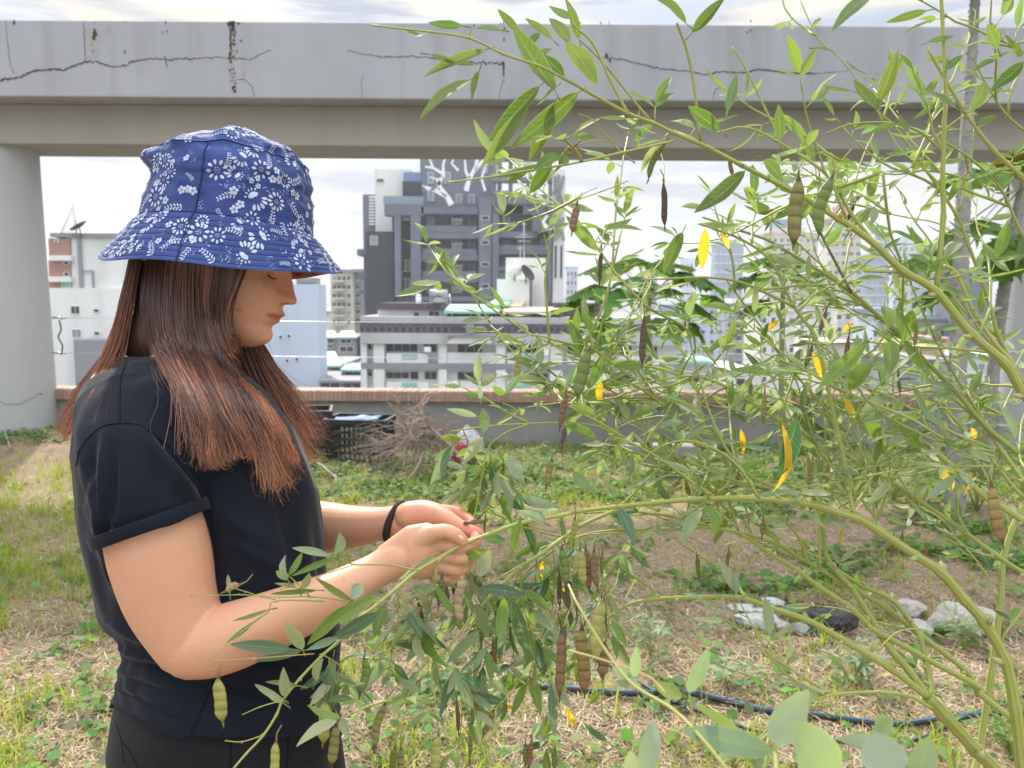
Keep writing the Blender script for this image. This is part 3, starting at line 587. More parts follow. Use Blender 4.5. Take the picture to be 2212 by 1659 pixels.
# --- cream flats and small houses between the slab and the tower
Cf = Bld('apartment_block', 'cream flats with rows of small windows left of the dark tower', 'building', (716,583,782,712), 120)
Cf.block('wall', 'cream_b', 716, 585, 760, 730, 6, 0, True); Cf.block('side_wall', 'grey_b', 760.5, 581, 784, 730, 6, 2, True); Cf.block('roof_slab', 'grey_b', 714, 582, 785, 587, 7, -.5)
Cf.grid(717, 592, 759, 705, 4, 6, .6, .42, 0); Cf.multi('balcony_slab', 'cream_b', [(718, 605+i*18.8, 742, 609+i*18.8) for i in range(6)], 1.5, -1.5); Cf.grid(764, 595, 782, 700, 1, 6, .5, .4, 2)
def house(name, label, px, Y, wm, rm, rise, wins, group='low houses beyond the parapet'):
    x0, y0, x1, y1 = px; H = Bld(name, label, 'house', px, Y, group); H.block('wall', wm, x0, y0, x1, y1, 9, 0, True)
    a, b, c, d = wy(x0-2, y0, Y-.4), wy(x1+2, y0, Y-.4), wy(x1-rise*.4, y0-rise, Y+8), wy(x0+rise*.6, y0-rise, Y+8)
    mb = MB(); mb.prism([a, b, c, d], (0, 0, -.15)); mb.build('roof', M[rm], H.root, smooth=False)
    for wv in wins: H.window(*wv, 0)
    return H
house('town_house', 'small grey house with beige sheet roof beside the blank white slab', (689,728,728,790), 80, 'grey_b', 'beigeroof', 14, [(693,731,722,741),(695,744,720,751)])
house('town_house', 'grey-green house with pale green roof left of the near apartment block', (729,728,770,800), 78, 'grey_b', 'greenroof', 14, [(736,732,760,742),(734,748,764,760)])
house('town_house', 'low shed with bright pale-green roof next to the white slab', (688,789,736,840), 58, 'grey_b', 'greenroof', 30, [(692,792,734,800)])
house('town_house', 'low house with wide grey roof just above the parapet', (690,822,785,850), 50, 'tower_b', 'grey_b', 22, [(692,826,735,838),(740,826,780,838)])
house('town_house', 'shed with mint roof sheet left of the near apartment block', (738,798,784,840), 54, 'grey_b', 'greenroof', 14, [(745,802,780,810)])
house('town_house', 'tiny far house with grey roof between slab and cream flats', (690,672,716,700), 160, 'cream_b', 'grey_b', 8, [(693,676,700,682),(704,676,711,682)])
# --- right-hand skyline
def tower(label, px, Y, wm, nx, ny, extra=None, fx=.55, fy=.45, g='glass_b', cat='tower', group='towers on the right skyline', gy=None):
    x0, y0, x1, y1 = px; B = Bld('high_rise_tower', label, cat, px, Y, group); B.block('wall', wm, x0, y0, x1, y1, 8, 0, True)
    B.grid(x0+1, y0+4, x1-1, gy or y1, nx, ny, fx, fy, 0, g=g, seed=int(x0))
    B.block('roof_edge', wm, x0-1, y0-2.5, x1+1, y0-.3, 8.6, -.4)
    for e in (extra or []): B.block(e[0], e[1], *e[2:6], 10, e[6] if len(e) > 6 else 2)
    return B
tower('solitary blue glass tower left of the grey skyline pair', (1540,530,1607,690), 420, 'blue_b', 6, 8, [('roof_room','blue_b',1560,518,1600,528)], .5, .5, 'glass_l')
tower('broad beige-grey tower with stepped blue crown', (1652,505,1768,760), 300, 'cream_b', 8, 12, [('crown','cream_b',1660,492,1740,503),('crown','blue_b',1678,474,1702,492)], .45, .4)
tower('beige residential tower carrying the pink roof billboard', (1783,474,1863,760), 280, 'cream_b', 5, 14, [('roof_room','cream_b',1790,466,1835,472)], .6, .4)
tower('dark blue tower with flat top behind the big stem', (1891,503,1924,720), 450, 'blue_b', 3, 10, None, .5, .5)
Bt = tower('pale blue tower with round-arched roof', (1925,525,1990,720), 470, 'ltblue_b', 5, 10, None, .5, .5)
mb = MB(); P = [wy(1957+20*math.cos(math.pi*k/14), 524-17*math.sin(math.pi*k/14), 470) for k in range(15)]; mb.prism(P, (0, 6, 0)); mb.build('arched_crown', M['ltblue_b'], Bt.root, smooth=False)
tower('teal glass tower stepping down left of the flat-topped blue one', (1862,560,1915,740), 380, 'blue_b', 4, 9, [('roof_room','greenroof',1870,548,1895,558)], .7, .5, 'glass_l')
tower('long blue tower behind the ringed papaya trunk', (1985,540,2052,730), 430, 'blue_b', 5, 9, [('roof_room','blue_b',1998,528,2030,538)], .5, .5)
tower('grey-blue slab tower at the right of the skyline', (2050,560,2090,740), 500, 'grey_b', 3, 9)
tower('small blue tower behind the middle papaya crown', (1380,598,1420,700), 520, 'blue_b', 4, 5)
tower('pale tower peeking right of the slate high-rise', (1222,578,1248,680), 330, 'ltblue_b', 3, 5)
tower('faint grey tower between papaya crown and blue tower', (1470,560,1500,690), 600, 'ltblue_b', 3, 6)
tower('white mid-rise below the blue glass tower', (1436,660,1566,835), 110, 'ltblue_b', 7, 8, None, .35, .35, cat='building')
tower('grey flats right of the white mid-rise', (1568,658,1640,800), 130, 'grey_b', 4, 5, [('roof_room','white_b',1580,645,1610,656)], .6, .35, cat='building')
tower('dark slate box building near the right column', (2086,586,2146,790), 95, 'tower_b', 1, 1, None, .02, .02, cat='building')
tower('pink-walled flats beside the apartment block', (1372,700,1434,835), 60, 'pink_b', 3, 4, None, .4, .4, cat='building')
tower('white house with flat roof under the beige towers', (1640,672,1720,835), 105, 'white_b', 4, 5, [('roof_room','beigeroof',1660,660,1700,670)], .4, .35, cat='building')
tower('pale house with blue shutters in the right middle distance', (1722,660,1800,835), 120, 'white_b', 4, 6, None, .4, .35, 'blue_b', cat='building')
tower('cream block low behind the thick stem', (1802,640,1880,835), 140, 'cream_b', 4, 7, [('roof_room','greenroof',1815,630,1850,638)], .5, .35, cat='building')
tower('pale-blue balconied flats in front of the blue towers', (1882,668,1960,835), 125, 'ltblue_b', 4, 5, None, .6, .4, cat='building')
tower('grey flats with teal roof left of the ringed trunk', (1950,690,2045,835), 100, 'grey_b', 5, 3, [('roof_room','greenroof',1990,678,2040,688)], .5, .4, cat='building')
tower('red-brown house half hidden by the ringed papaya trunk', (2018,732,2060,835), 80, 'pink_b', 2, 2, None, .5, .4, cat='building')
tower('small yellow house above the parapet', (1975,752,2042,835), 72, 'yellow_b', 2, 1, [('roof_room','yellow_b',2000,742,2030,751,1)], .3, .3, cat='building', gy=800)
tower('plain concrete house directly above the parapet at right', (1942,778,2060,850), 60, 'grey_b', 2, 1, None, .25, .35, cat='building')
tower('white walled house above the parapet by the yellow pods', (1570,800,1630,850), 62, 'white_b', 1, 1, None, .3, .4, cat='building')
tower('peach house between white mid-rise and yellow house', (1790,742,1870,850), 75, 'cream_b', 3, 2, None, .35, .35, cat='building')
tower('white house with teal roof deck over the parapet', (1440,788,1566,850), 66, 'white_b', 3, 1, [('roof_deck','greenroof',1450,780,1540,787,-1)], .4, .4, cat='building')
tower('grey house tucked against the right column', (2060,770,2180,850), 70, 'white_b', 3, 2, None, .35, .35, cat='building')
X0, X1, Z0, Z1 = at_rect(1798, 447, 1843, 468, 279); mb = MB(); mb.box((X0, 279, Z0), (X1, 279.6, Z1)); s = mb.build('billboard', M['signp'], smooth=False); tag(s, 'faded pink billboard on top of the beige residential tower', 'billboard')
mb = MB()
for k in range(5): x = X0+(X1-X0)*(k+.5)/5; mb.box((x-.15, 279.1, Z0-1.0), (x+.15, 279.4, Z0-.01))
mb.build('support_post', M['dark'], s, smooth=False)
# far hills
mb = MB(); n = 160; V = []; F = []
for j in range(3):
    for i in range(n):
        x = -1500+3000*i/(n-1); z = -28 if j == 0 else (22+30*abs(noise.noise(Vector((x*.003, 2, 0))))+12*noise.noise(Vector((x*.012, 5, 0))) if j == 1 else -28); V.append((x, 1700+150*j, z))
for j in range(2):
    for i in range(n-1): F.append((j*n+i, j*n+i+1, (j+1)*n+i+1, (j+1)*n+i))
mb.add(V, F); o = mb.build('hills', mat('hill_forest', (.05,.09,.06), .95)); tag(o, kind='structure')
# ============================================================ the person
S0 = 1.02/FPX                       # metres per traced pixel at her depth
M['skin'] = mat('skin', (.68,.37,.235), .45, attr=True, nz=(22, .30, (.60,.30,.20)), bump=(260, .28, .0012), sss=.18, spec=.35)
M['shirt'] = mat('black_cotton', (.0095,.012,.021), .85, nz=(25, .4, (.014,.017,.028)), bump=(900, .3, .0008), sheen=.12, spec=.15)
M['seam'] = mat('seam', (.006,.007,.012), .9)
M['trousers'] = mat('black_denim', (.009,.010,.014), .85, nz=(60, .5, (.018,.018,.022)), bump=(700, .3, .0006), sheen=.06)
M['hair'] = mat('auburn_hair', (1,1,1), .38, attr=True, spec=.5)
M['hair'].node_tree.nodes['Principled BSDF'].inputs['Anisotropic'].default_value = .5
M['hat'] = mat('blue_cotton', (.027,.050,.185), .75, nz=(16, .6, (.055,.095,.29)), bump=(500, .2, .0006), sheen=.15)
M['print'] = mat('white_print', (.52,.57,.73), .8, nz=(80, .35, (.45,.50,.70)))
M['lining'] = mat('red_plaid_lining', (.30,.05,.06), .8, nz=(90, .7, (.6,.5,.4)))
M['elastic'] = mat('hair_elastic', (.035,.022,.022), .9, bump=(600, .5, .001))
M['eye'] = mat('eye', (.02,.012,.01), .1)
def fuse(parts, voxel, it, name):
    mb = MB()
    for p in parts: mb.add(p.v, p.f)
    me = bpy.data.meshes.new('tmp'); me.from_pydata(mb.v, [], mb.f); me.update()
    bm = bmesh.new(); bm.from_mesh(me); bmesh.ops.recalc_face_normals(bm, faces=bm.faces); bm.to_mesh(me); bm.free()
    o = bpy.data.objects.new('tmp', me); col.objects.link(o)
    r = o.modifiers.new('r', 'REMESH'); r.mode = 'VOXEL'; r.voxel_size = voxel; r.use_smooth_shade = True
    s = o.modifiers.new('s', 'SMOOTH'); s.factor = .5; s.iterations = it
    dg = bpy.context.evaluated_depsgraph_get(); ev = o.evaluated_get(dg); out = bpy.data.meshes.new_from_object(ev, depsgraph=dg); out.name = name
    bpy.data.objects.remove(o); return out
def loft(rings, n=40, mb=None, cap=True):
    """rings: (centre, axis1, r1, axis2, r2, exponent)"""
    mb = mb or MB(); b0 = len(mb.v)
    for (c, a1, r1, a2, r2, e) in rings:
        for k in range(n):
            t = 6.28318*k/n; cs, sn = math.cos(t), math.sin(t)
            mb.v.append(tuple(c + a1*(r1*math.copysign(abs(cs)**(2/e), cs)) + a2*(r2*math.copysign(abs(sn)**(2/e), sn)))); mb.c.append((1,1,1)); mb.uv.append((0,0,0))
    for j in range(len(rings)-1):
        for k in range(n): mb.f.append((b0+j*n+k, b0+j*n+(k+1) % n, b0+(j+1)*n+(k+1) % n, b0+(j+1)*n+k)); mb.m.append(0)
    if cap: mb.f.append(tuple(b0+k for k in reversed(range(n)))); mb.f.append(tuple(b0+(len(rings)-1)*n+k for k in range(n))); mb.m += [0, 0]
    return mb
def limb(pts, n=20, sq=.92, sub=5, cap=True):
    """pts (px,py,depth,radius px) -> closed tapering tube"""
    P = spl([at(x, y, d) for x, y, d, r in pts], sub); R = spl([Vector((r*d/FPX, 0, 0)) for x, y, d, r in pts], sub)
    mb = MB(); rr = [q.x for q in R]
    # round ends
    t0 = (P[0]-P[1]).normalized(); t1 = (P[-1]-P[-2]).normalized()
    P = [P[0]+t0*rr[0]*.92, P[0]+t0*rr[0]*.6] + P + [P[-1]+t1*rr[-1]*.35, P[-1]+t1*rr[-1]*.7, P[-1]+t1*rr[-1]*.95]; rr = [rr[0]*.35, rr[0]*.8] + rr + [rr[-1]*.93, rr[-1]*.7, rr[-1]*.3]
    mb.tube(P, rr, n, squash=1); return mb
def rows(rs, dc=1.02, n=48, e=2.3):
    mb = MB()
    for (y, xl, xr, hd, *o) in rs:
        d = o[0] if o else dc; cx, a = (xl+xr)/2, (xr-xl)/2
        for k in range(n):
            t = 6.28318*k/n; cs, sn = math.cos(t), math.sin(t)
            mb.v.append(tuple(at(cx+a*math.copysign(abs(cs)**(2/e), cs), y, d+hd*S0*math.copysign(abs(sn)**(2/e), sn)))); mb.c.append((1,1,1)); mb.uv.append((0,0,0))
    for j in range(len(rs)-1):
        for k in range(n): mb.f.append((j*n+k, j*n+(k+1) % n, (j+1)*n+(k+1) % n, (j+1)*n+k)); mb.m.append(0)
    mb.f.append(tuple(k for k in reversed(range(n)))); mb.f.append(tuple((len(rs)-1)*n+k for k in range(n))); mb.m += [0, 0]
    return mb
# ---- head, in its own frame: f forward, u up, l lateral (towards the camera)
HO = at(500, 600, 1.02); HF = (AX*.966 - AU*.259).normalized(); HU = (AX*.259 + AU*.966).normalized(); HL = -AF
def hp(f, u, l): return HO + HF*(f*S0) + HU*(u*S0) + HL*(l*S0)
def interp(x, T):
    if x <= T[0][0]: return T[0][1]
    for (a, b), (c, d) in zip(T, T[1:]):
        if x <= c: t = (x-a)/(c-a); return b+(d-b)*t
    return T[-1][1]
F0 = [(-141,40),(-137,66),(-131,86),(-125,97),(-118,106),(-110,112),(-96,113),(-83,109),(-75,111),(-60,115),(-45,116),(-27,115),(-6,110),(15,103),(30,99),(45,105),(60,112),(80,116),(120,104),(160,70),(185,30),(200,0)]
FN = [(-30,115),(-27.5,122),(-25,134),(-21,146),(-17,149.5),(-12,149.5),(-6,147),(4,141),(15,136),(25,131),(37,126),(50,119),(62,113),(70,110)]
B0 = [(-141,10),(-135,0),(-120,-20),(-100,-40),(-80,-70),(-50,-110),(0,-150),(60,-165),(120,-150),(160,-105),(185,-55),(200,-20)]
W0 = [(-141,14),(-137,26),(-131,38),(-120,52),(-105,64),(-85,78),(-60,90),(-30,102),(0,110),(40,117),(80,120),(120,112),(160,84),(185,50),(200,14)]
def g2(a, b, sa, sb): return math.exp(-(a/sa)**2-(b/sb)**2)
def head():
    us = list(np.linspace(-141, 200, 190)); n = 220; mb = MB()
    for u in us:
        F, B, W = interp(u, F0), interp(u, B0), interp(u, W0); cf = B + (F-B)*.42; 
        for k in range(n):
            t = 6.28318*k/n; c, s = math.cos(t), math.sin(t); e = 2.25
            l = W*math.copysign(abs(s)**(2/e), s); f = (F-cf if c > 0 else cf-B)*math.copysign(abs(c)**(2/e), c) + cf
            if c > 0:
                al = abs(l)
                if -31 < u < 70:
                    wn = interp(u, [(-30,20),(-20,18),(-10,17),(5,12),(30,10),(60,14)]); d = interp(u, FN)-F
                    if d > 0: f += d*math.exp(-(al/wn)**2.6)
                f += 9*g2(al-19, u+14, 8.5, 11) - 8*g2(al-9, u+27, 5, 3)               # wings, nostrils
                f += (interp(u, [(-75,0),(-70,6),(-65,9.5),(-60,7.5),(-57.6,3),(-56,3.5),(-52,14),(-48.5,17),(-44,12),(-38,6),(-30,4)]) if -75 < u < -30 else 0)*math.exp(-(al/31)**3)
                f -= 5*g2(al, u+57.6, 40, 1.8)+3.0*g2(al-34, u+57, 7, 6)                 # mouth line and corners
                f -= 2.2*g2(al, u+38, 4, 8)
                f -= 13*g2(al-47, u-28, 24, 17) - 6*g2(al-42, u-50, 32, 9)
                f += 5*g2(al-58, u+6, 26, 24) + 4*g2(al, u+105, 24, 16) - 4*g2(al, u+81, 30, 6)
                f += 7*g2(al-46, u-29, 15, 11)                                         # eyeball under the lid
            mb.v.append(tuple(hp(f, u, l)))
    m = len(us)
    for j in range(m-1):
        for k in range(n): mb.f.append((j*n+k, j*n+(k+1) % n, (j+1)*n+(k+1) % n, (j+1)*n+k))
    mb.f.append(tuple(reversed(range(n)))); mb.f.append(tuple((m-1)*n+k for k in range(n)))
    return mb
def ear(sgn):
    mb = MB(); mb.tube([hp(-22, 22, sgn*104), hp(-24, 5, sgn*114), hp(-18, -22, sgn*104)], [14*S0, 20*S0, 9*S0], 12); return mb
def palm(rs):
    out = []
    for i, (x, y, d, h, t) in enumerate(rs):
        a = Vector((rs[min(i+1, len(rs)-1)][0]-rs[max(i-1, 0)][0], rs[min(i+1, len(rs)-1)][1]-rs[max(i-1, 0)][1], 0)).normalized(); up = AX*(a.y)+AU*(a.x)
        out.append((at(x, y, d), up, h*d/FPX, AF, t*d/FPX, 2.3))
    return loft(out, 24)
body_parts = [head(), ear(1), ear(-1),
    limb([(452,640,1.02,80),(440,720,1.02,78),(410,800,1.02,84),(385,850,1.02,100)], 28),
    rows([(800,250,500,120),(860,232,550,185),(960,195,600,215),(1100,215,625,185),(1300,262,660,165),(1385,300,690,150),(1450,300,690,150),(1560,280,690,165),(1700,270,690,165)]),
    limb([(262,885,.92,78),(300,1000,.88,96),(335,1150,.862,104),(350,1215,.86,104),(370,1292,.86,95),(404,1365,.86,82),(422,1388,.86,77)], 28),
    limb([(416,1386,.86,78),(458,1386,.856,75),(520,1368,.855,72),(600,1336,.86,63),(700,1295,.875,53),(770,1256,.89,42),(815,1231,.90,38),(862,1206,.905,42)], 28),
    # near hand, back to the camera, fingers closing away round the pods
    palm([(830,1218,.905,38,28),(862,1204,.904,47,28),(892,1194,.902,60,26),(922,1190,.902,62,24),(946,1196,.905,55,19),(962,1204,.910,44,14)]),
    limb([(905,1168,.902,26),(932,1154,.894,20),(954,1148,.888,17),(970,1149,.886,16),(985,1156,.885,15.5),(998,1167,.886,14)], 16),
    limb([(952,1176,.900,17),(985,1181,.893,14.5),(1012,1178,.895,13.5),(1027,1170,.912,13.5),(1026,1160,.93,12)], 14),
    limb([(958,1199,.903,17),(996,1206,.896,14.5),(1021,1201,.903,13.5),(1028,1186,.925,13),(1018,1176,.945,11.5)], 14),
    limb([(952,1222,.907,16.5),(985,1231,.901,14),(1008,1223,.912,13),(1012,1204,.935,12),(1000,1194,.95,11)], 14),
    limb([(935,1241,.912,15),(962,1253,.908,12.5),(981,1249,.918,11.5),(986,1230,.938,11),(976,1220,.952,10)], 14),
    # far arm and open far hand
    limb([(470,890,1.13,82),(505,1000,1.15,78),(540,1085,1.14,70),(575,1118,1.13,64)], 24),
    limb([(545,1112,1.14,66),(620,1135,1.12,62),(690,1139,1.10,57),(760,1138,1.07,46),(820,1132,1.04,36.5),(866,1125,1.02,34)], 26),
    palm([(850,1127,1.025,32,24),(875,1123,1.015,37,24),(905,1121,1.005,40,24),(935,1121,.995,37,21),(960,1124,.99,28,17)]),
    limb([(882,1113,1.005,30),(918,1110,.998,30),(950,1115,.985,24),(978,1127,.970,16.5),(1006,1141,.96,13),(1034,1153,.952,14)], 18),
    limb([(945,1103,1.0,15),(980,1106,1.0,13.5),(1006,1117,.992,12.5),(1022,1131,.98,11.5)], 14),
    limb([(950,1118,1.005,15),(985,1124,1.005,13.5),(1010,1136,.992,12.5),(1020,1148,.975,11.5)], 14),
    limb([(948,1132,1.0,14.5),(980,1142,.995,13),(1003,1154,.98,12),(1015,1164,.965,11)], 14),
    limb([(935,1146,.995,13.5),(965,1158,.985,12),(985,1168,.97,11)], 14),
]
bme = fuse(body_parts, .0020, 2, 'person')
co = np.zeros(len(bme.vertices)*3, np.float32); bme.vertices.foreach_get('co', co); co = co.reshape(-1, 3)
rel = co - np.array(HO); f_ = rel @ np.array(HF)/S0; u_ = rel @ np.array(HU)/S0; l_ = rel @ np.array(HL)/S0
cl = np.ones((len(co), 3), np.float32)
def blendc(mask, c):
    global cl
    m = np.clip(mask, 0, 1)[:, None]; cl = cl*(1-m) + cl*np.array(c, np.float32)*m
front = (f_ > 85).astype(float)
lw = np.clip(1-(np.abs(l_)/37)**2, 0, 1)**.6
blendc(front*np.clip(1.5-np.abs((u_+57+0*l_)/np.maximum(12*lw, .5)), 0, 1)*(lw > .05), (.74, .42, .45))
blendc(front*np.exp(-((u_+57.6)/1.6)**2-(l_/36)**4)*.8, (.35, .18, .2))
blendc(front*np.exp(-((u_+14)/16)**2-(l_/26)**2)*(f_ > 112)*.9, (.98, .72, .68))
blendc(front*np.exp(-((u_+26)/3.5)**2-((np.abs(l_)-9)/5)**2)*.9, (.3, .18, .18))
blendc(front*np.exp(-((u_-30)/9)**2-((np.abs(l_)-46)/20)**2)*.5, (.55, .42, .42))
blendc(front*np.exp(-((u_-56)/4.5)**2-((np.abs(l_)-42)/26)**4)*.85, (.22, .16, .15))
rr = np.random.RandomState(3)
for _ in range(90):                                # freckles
    u0 = rr.uniform(-90, 45); l0 = rr.uniform(15, 100); a = rr.uniform(.25, .6); w_ = rr.uniform(1.1, 2.2)
    blendc((f_ > 20)*np.exp(-((u_-u0)/w_)**2-((l_-l0)/w_)**2)*a*(f_ < 200), (.5, .36, .3))
# pinker palms and fingertips, mark on the forearm
P2 = (co-np.array(CAM)); dd = P2 @ np.array(AF); pxv = PW/2+FPX*(P2 @ np.array(AX))/dd; pyv = PH/2-FPX*(P2 @ np.array(AU))/dd
blendc(np.clip((pxv-850)/70, 0, 1)*(dd > .94)*.8, (1.05, .90, .97))
blendc(np.exp(-((pxv-1033)/16)**2-((pyv-1152)/14)**2)*(dd < .975)*.9, (1.15, .55, .60))
blendc(np.exp(-((pxv-995)/14)**2-((pyv-1160)/12)**2)*(dd < .9)*.7, (1.05, .72, .72))
blendc(np.exp(-((pxv-743)/2.3)**2-((pyv-1255)/3)**2)*(dd < .9)*.8, (.75, .35, .4))
for xs_, ys_, ln in ((925,1152,1), (958,1140,.8), (870,1100,0), (938,1108,0)):       # creases
    blendc(np.exp(-((pxv-xs_)/1.6)**2-((pyv-ys_)/10)**2)*.35*(dd < 1.03), (.8, .55, .5))
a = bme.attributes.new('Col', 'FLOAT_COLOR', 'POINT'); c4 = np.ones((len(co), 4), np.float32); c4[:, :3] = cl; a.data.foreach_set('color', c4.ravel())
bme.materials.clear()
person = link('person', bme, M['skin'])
tag(person, 'long-haired person in blue floral bucket hat and black t-shirt picking pods', 'person')
def flat_patch(cx, cy, d, rx, ry, ang, nm, m, bvh):
    mb = MB(); V = []; n = 14
    for j, q in enumerate((0, .55, 1)):
        for k in range(n):
            t = 6.283*k/n; x = rx*q*math.cos(t); y = ry*q*math.sin(t); X = cx+x*math.cos(ang)-y*math.sin(ang); Y = cy+x*math.sin(ang)+y*math.cos(ang)
            r = ray(X, Y).normalized(); h = bvh.ray_cast(CAM + r*.6, r); V.append((h[0]-r*(.0012 - .0009*q)) if h[0] else at(X, Y, d))
    mb.add(V, [(j*n+k, j*n+(k+1) % n, (j+1)*n+(k+1) % n, (j+1)*n+k) for j in range(2) for k in range(n)]); return mb.build(nm, m, person)
dgb = bpy.context.evaluated_depsgraph_get()
def bvh_of(me): return BVHTree.FromPolygons([v.co for v in me.vertices], [tuple(p.vertices) for p in me.polygons])
bv_body = bvh_of(bme)
M['nail'] = mat('nail', (.80,.50,.46), .25, spec=.6)
flat_patch(1028, 1153, .94, 7.5, 5.5, .5, 'fingernail', M['nail'], bv_body)
flat_patch(996, 1161, .88, 6.5, 4.5, .9, 'fingernail', M['nail'], bv_body)
# upper lashes, dark under the brim
mb = MB(); P = []
for i in range(9): t = i/8; P.append(hp(93+9*math.sin(3.14*t)*.6+10*(1-t), 24-5*math.sin(3.14*t), 30+34*t))
mb.tube(P, [.0003]+[.0012]*7+[.0003], 5); mb.build('eyelash', M['eye'], person)
mb = MB(); mb.tube([hp(112, 50, 16), hp(109, 55, 32), hp(99, 58, 50), hp(82, 54, 66)], [.0014,.0026,.0022,.0008], 6); mb.build('eyebrow', M['hair'], person)
# ---- t-shirt
def sleeve(pts): return limb(pts, 36, sub=6)
sh = [rows([(772,262,420,80),(782,238,470,130),(800,215,515,178),(830,193,560,222),(870,174,600,243),(920,158,632,250),(990,150,655,250),(1060,158,675,243),(1150,174,694,236),(1240,192,710,230),(1310,205,724,228),(1345,211,733,228),(1368,228,736,222),(1384,252,737,204),(1400,260,737,200),(1450,258,736,200),(1500,246,731,206),(1545,238,727,210),(1615,234,724,212)], n=72),
      limb([(272,895,.93,104),(290,960,.888,112),(305,1020,.868,116),(314,1060,.862,118),(317,1078,.860,118)], 36, sub=6),
      limb([(470,890,1.13,95),(505,1000,1.14,90),(540,1085,1.13,80)], 30)]
sme = fuse(sh, .0035, 4, 't_shirt')
co = np.zeros(len(sme.vertices)*3, np.float32); sme.vertices.foreach_get('co', co); co = co.reshape(-1, 3); no = np.zeros(len(co)*3, np.float32); sme.vertex_normals.foreach_get('vector', no); no = no.reshape(-1, 3)
P2 = co-np.array(CAM); dd = P2 @ np.array(AF); px = PW/2+FPX*(P2 @ np.array(AX))/dd; py = PH/2-FPX*(P2 @ np.array(AU))/dd
def seg(x0, y0, x1, y1, w_, amp, w2=0):
    vx, vy = x1-x0, y1-y0; L2 = vx*vx+vy*vy; t = ((px-x0)*vx+(py-y0)*vy)/L2; tc_ = np.clip(t, 0, 1); dx = px-(x0+tc_*vx); dy = py-(y0+tc_*vy)
    return amp*np.exp(-(dx*dx+dy*dy)/(w_*w_))*(.35+.65*np.sin(np.pi*np.clip(t, .0, 1)))
D = np.zeros(len(co))
for s_ in [(175,975,260,1290,10,.005),(190,1010,280,1330,9,-.005),(200,1150,330,1390,11,.006),(230,1200,360,1400,9,-.005),(170,1100,230,1340,10,.004),
    (640,930,690,1200,26,.006),(600,1060,640,1230,18,-.005),(470,1100,600,1190,25,.005),(440,1050,470,1240,10,-.005),(500,1170,640,1250,16,.004),(660,1080,715,1300,12,-.004),
    (255,1400,400,1440,7,.005),(255,1425,430,1470,7,-.005),(258,1450,470,1500,8,.005),(300,1385,420,1405,6,-.005),(250,1480,400,1520,9,.004),(270,1410,380,1425,4,.004),
    (230,940,215,1140,9,.006),(250,960,240,1120,8,-.005),(300,930,420,1080,14,.006),(330,930,437,1060,8,-.005),(205,960,180,1080,9,-.004),(340,960,350,1080,16,-.003),
    (290,830,400,900,22,.004),(330,860,440,1000,10,.005),(350,880,450,1030,8,-.005),(240,1340,330,1390,10,.006),(560,1300,720,1350,14,.004),(560,1440,720,1470,10,.004),(480,1480,700,1530,12,-.004)]: D += seg(*s_)
for i in range(len(co)):
    p = Vector(co[i]); q = Vector((p.x*9, p.y*9, p.z*4.5)); D[i] += .0032*noise.noise(q) + .0016*noise.noise(Vector((p.x*30+p.z*10, p.y*30, p.z*12))) + (.0022*noise.noise(Vector((p.x*14, p.y*14, p.z*75+p.x*20))) if 1380 < py[i] < 1530 else 0)
hemz = (py > 1500)*np.clip((py-1500)/60, 0, 1)*.006; D += hemz
co2 = co+no*(D*1.45)[:, None]; sme.vertices.foreach_set('co', co2.astype(np.float32).ravel()); sme.update()
hemy = np.interp(px, [200, 240, 330, 405, 430, 700, 760], [1512, 1520, 1562, 1596, 1586, 1590, 1570]) + (dd > 1.02)*12
bmh = bmesh.new(); bmh.from_mesh(sme); bmh.verts.ensure_lookup_table(); bmesh.ops.delete(bmh, geom=[bmh.verts[i] for i in np.nonzero(py > hemy)[0]], context='VERTS'); bmh.to_mesh(sme); bmh.free(); sme.update(); sme.materials.clear()
shirt = link('t_shirt', sme, M['shirt'], person)
bv_shirt = bvh_of(sme)
def hit(bvh, x, y, off=.001, start=.5):
    r = ray(x, y); rn = r.normalized(); h = bvh.ray_cast(CAM + rn*start, rn)
    return (h[0]-rn*off) if h[0] else None
def seamline(pts, rad, nm, m, par, bvh=None, off=0.0002):
    Q = []; P3 = spl([Vector((x, y, 0)) for x, y in pts], 8)
    for p in P3:
        h = hit(bvh or bv_shirt, p.x, p.y, off)
        if h: Q.append(h)
    # drop jumps
    R2 = [Q[0]]
    for q in Q[1:]:
        if (q-R2[-1]).length < .04: R2.append(q)
    mb = MB(); mb.tube(R2, rad, 5); return mb.build(nm, m, par)
seamline([(273,782),(261,815),(258,860),(258,914)], .0011, 'seam', M['seam'], shirt)
seamline([(166,1005),(175,967),(214,925),(258,914),(300,917),(318,930),(363,960),(407,1000),(436,1046)], .0013, 'seam', M['seam'], shirt)
seamline([(240,1482),(300,1512),(360,1540),(410,1560)], .0008, 'seam', M['seam'], shirt); seamline([(408,1585),(425,1555),(448,1500),(468,1445)], .0012, 'seam', M['seam'], shirt)
# turned-up cuff: a ring round the sleeve end
def cuff():
    a = at(319, 1116, .857); b = at(327, 1144, .857); ax = (b-a).normalized(); r1 = (AX*.942+AU*.335).normalized(); ax = r1.cross(AF).normalized(); ax = ax if ax.dot(b-a) > 0 else -ax
    r2 = ax.cross(r1); s = .857/FPX; L_ = 27*s; c = at(320, 1118, .857); out = []
    for t, q in ((-.04, .995), (0.0, 1.014), (.06, 1.020), (.5, 1.024), (.96, 1.022), (1.0, 1.012), (1.0, .985), (.8, .955), (.2, .95)): out.append((c+ax*L_*t, r1, 121*s*q, r2, 118*s*q, 2.05))
    mb = loft(out, 80, cap=False)
    mb.v = [tuple(Vector(v)+Vector((0,0,0))+ (Vector(v)-c).normalized()*.0022*noise.noise(Vector(v)*22)) for v in mb.v]
    return mb
mb = cuff(); mb.build('sleeve_cuff', M['shirt'], shirt)
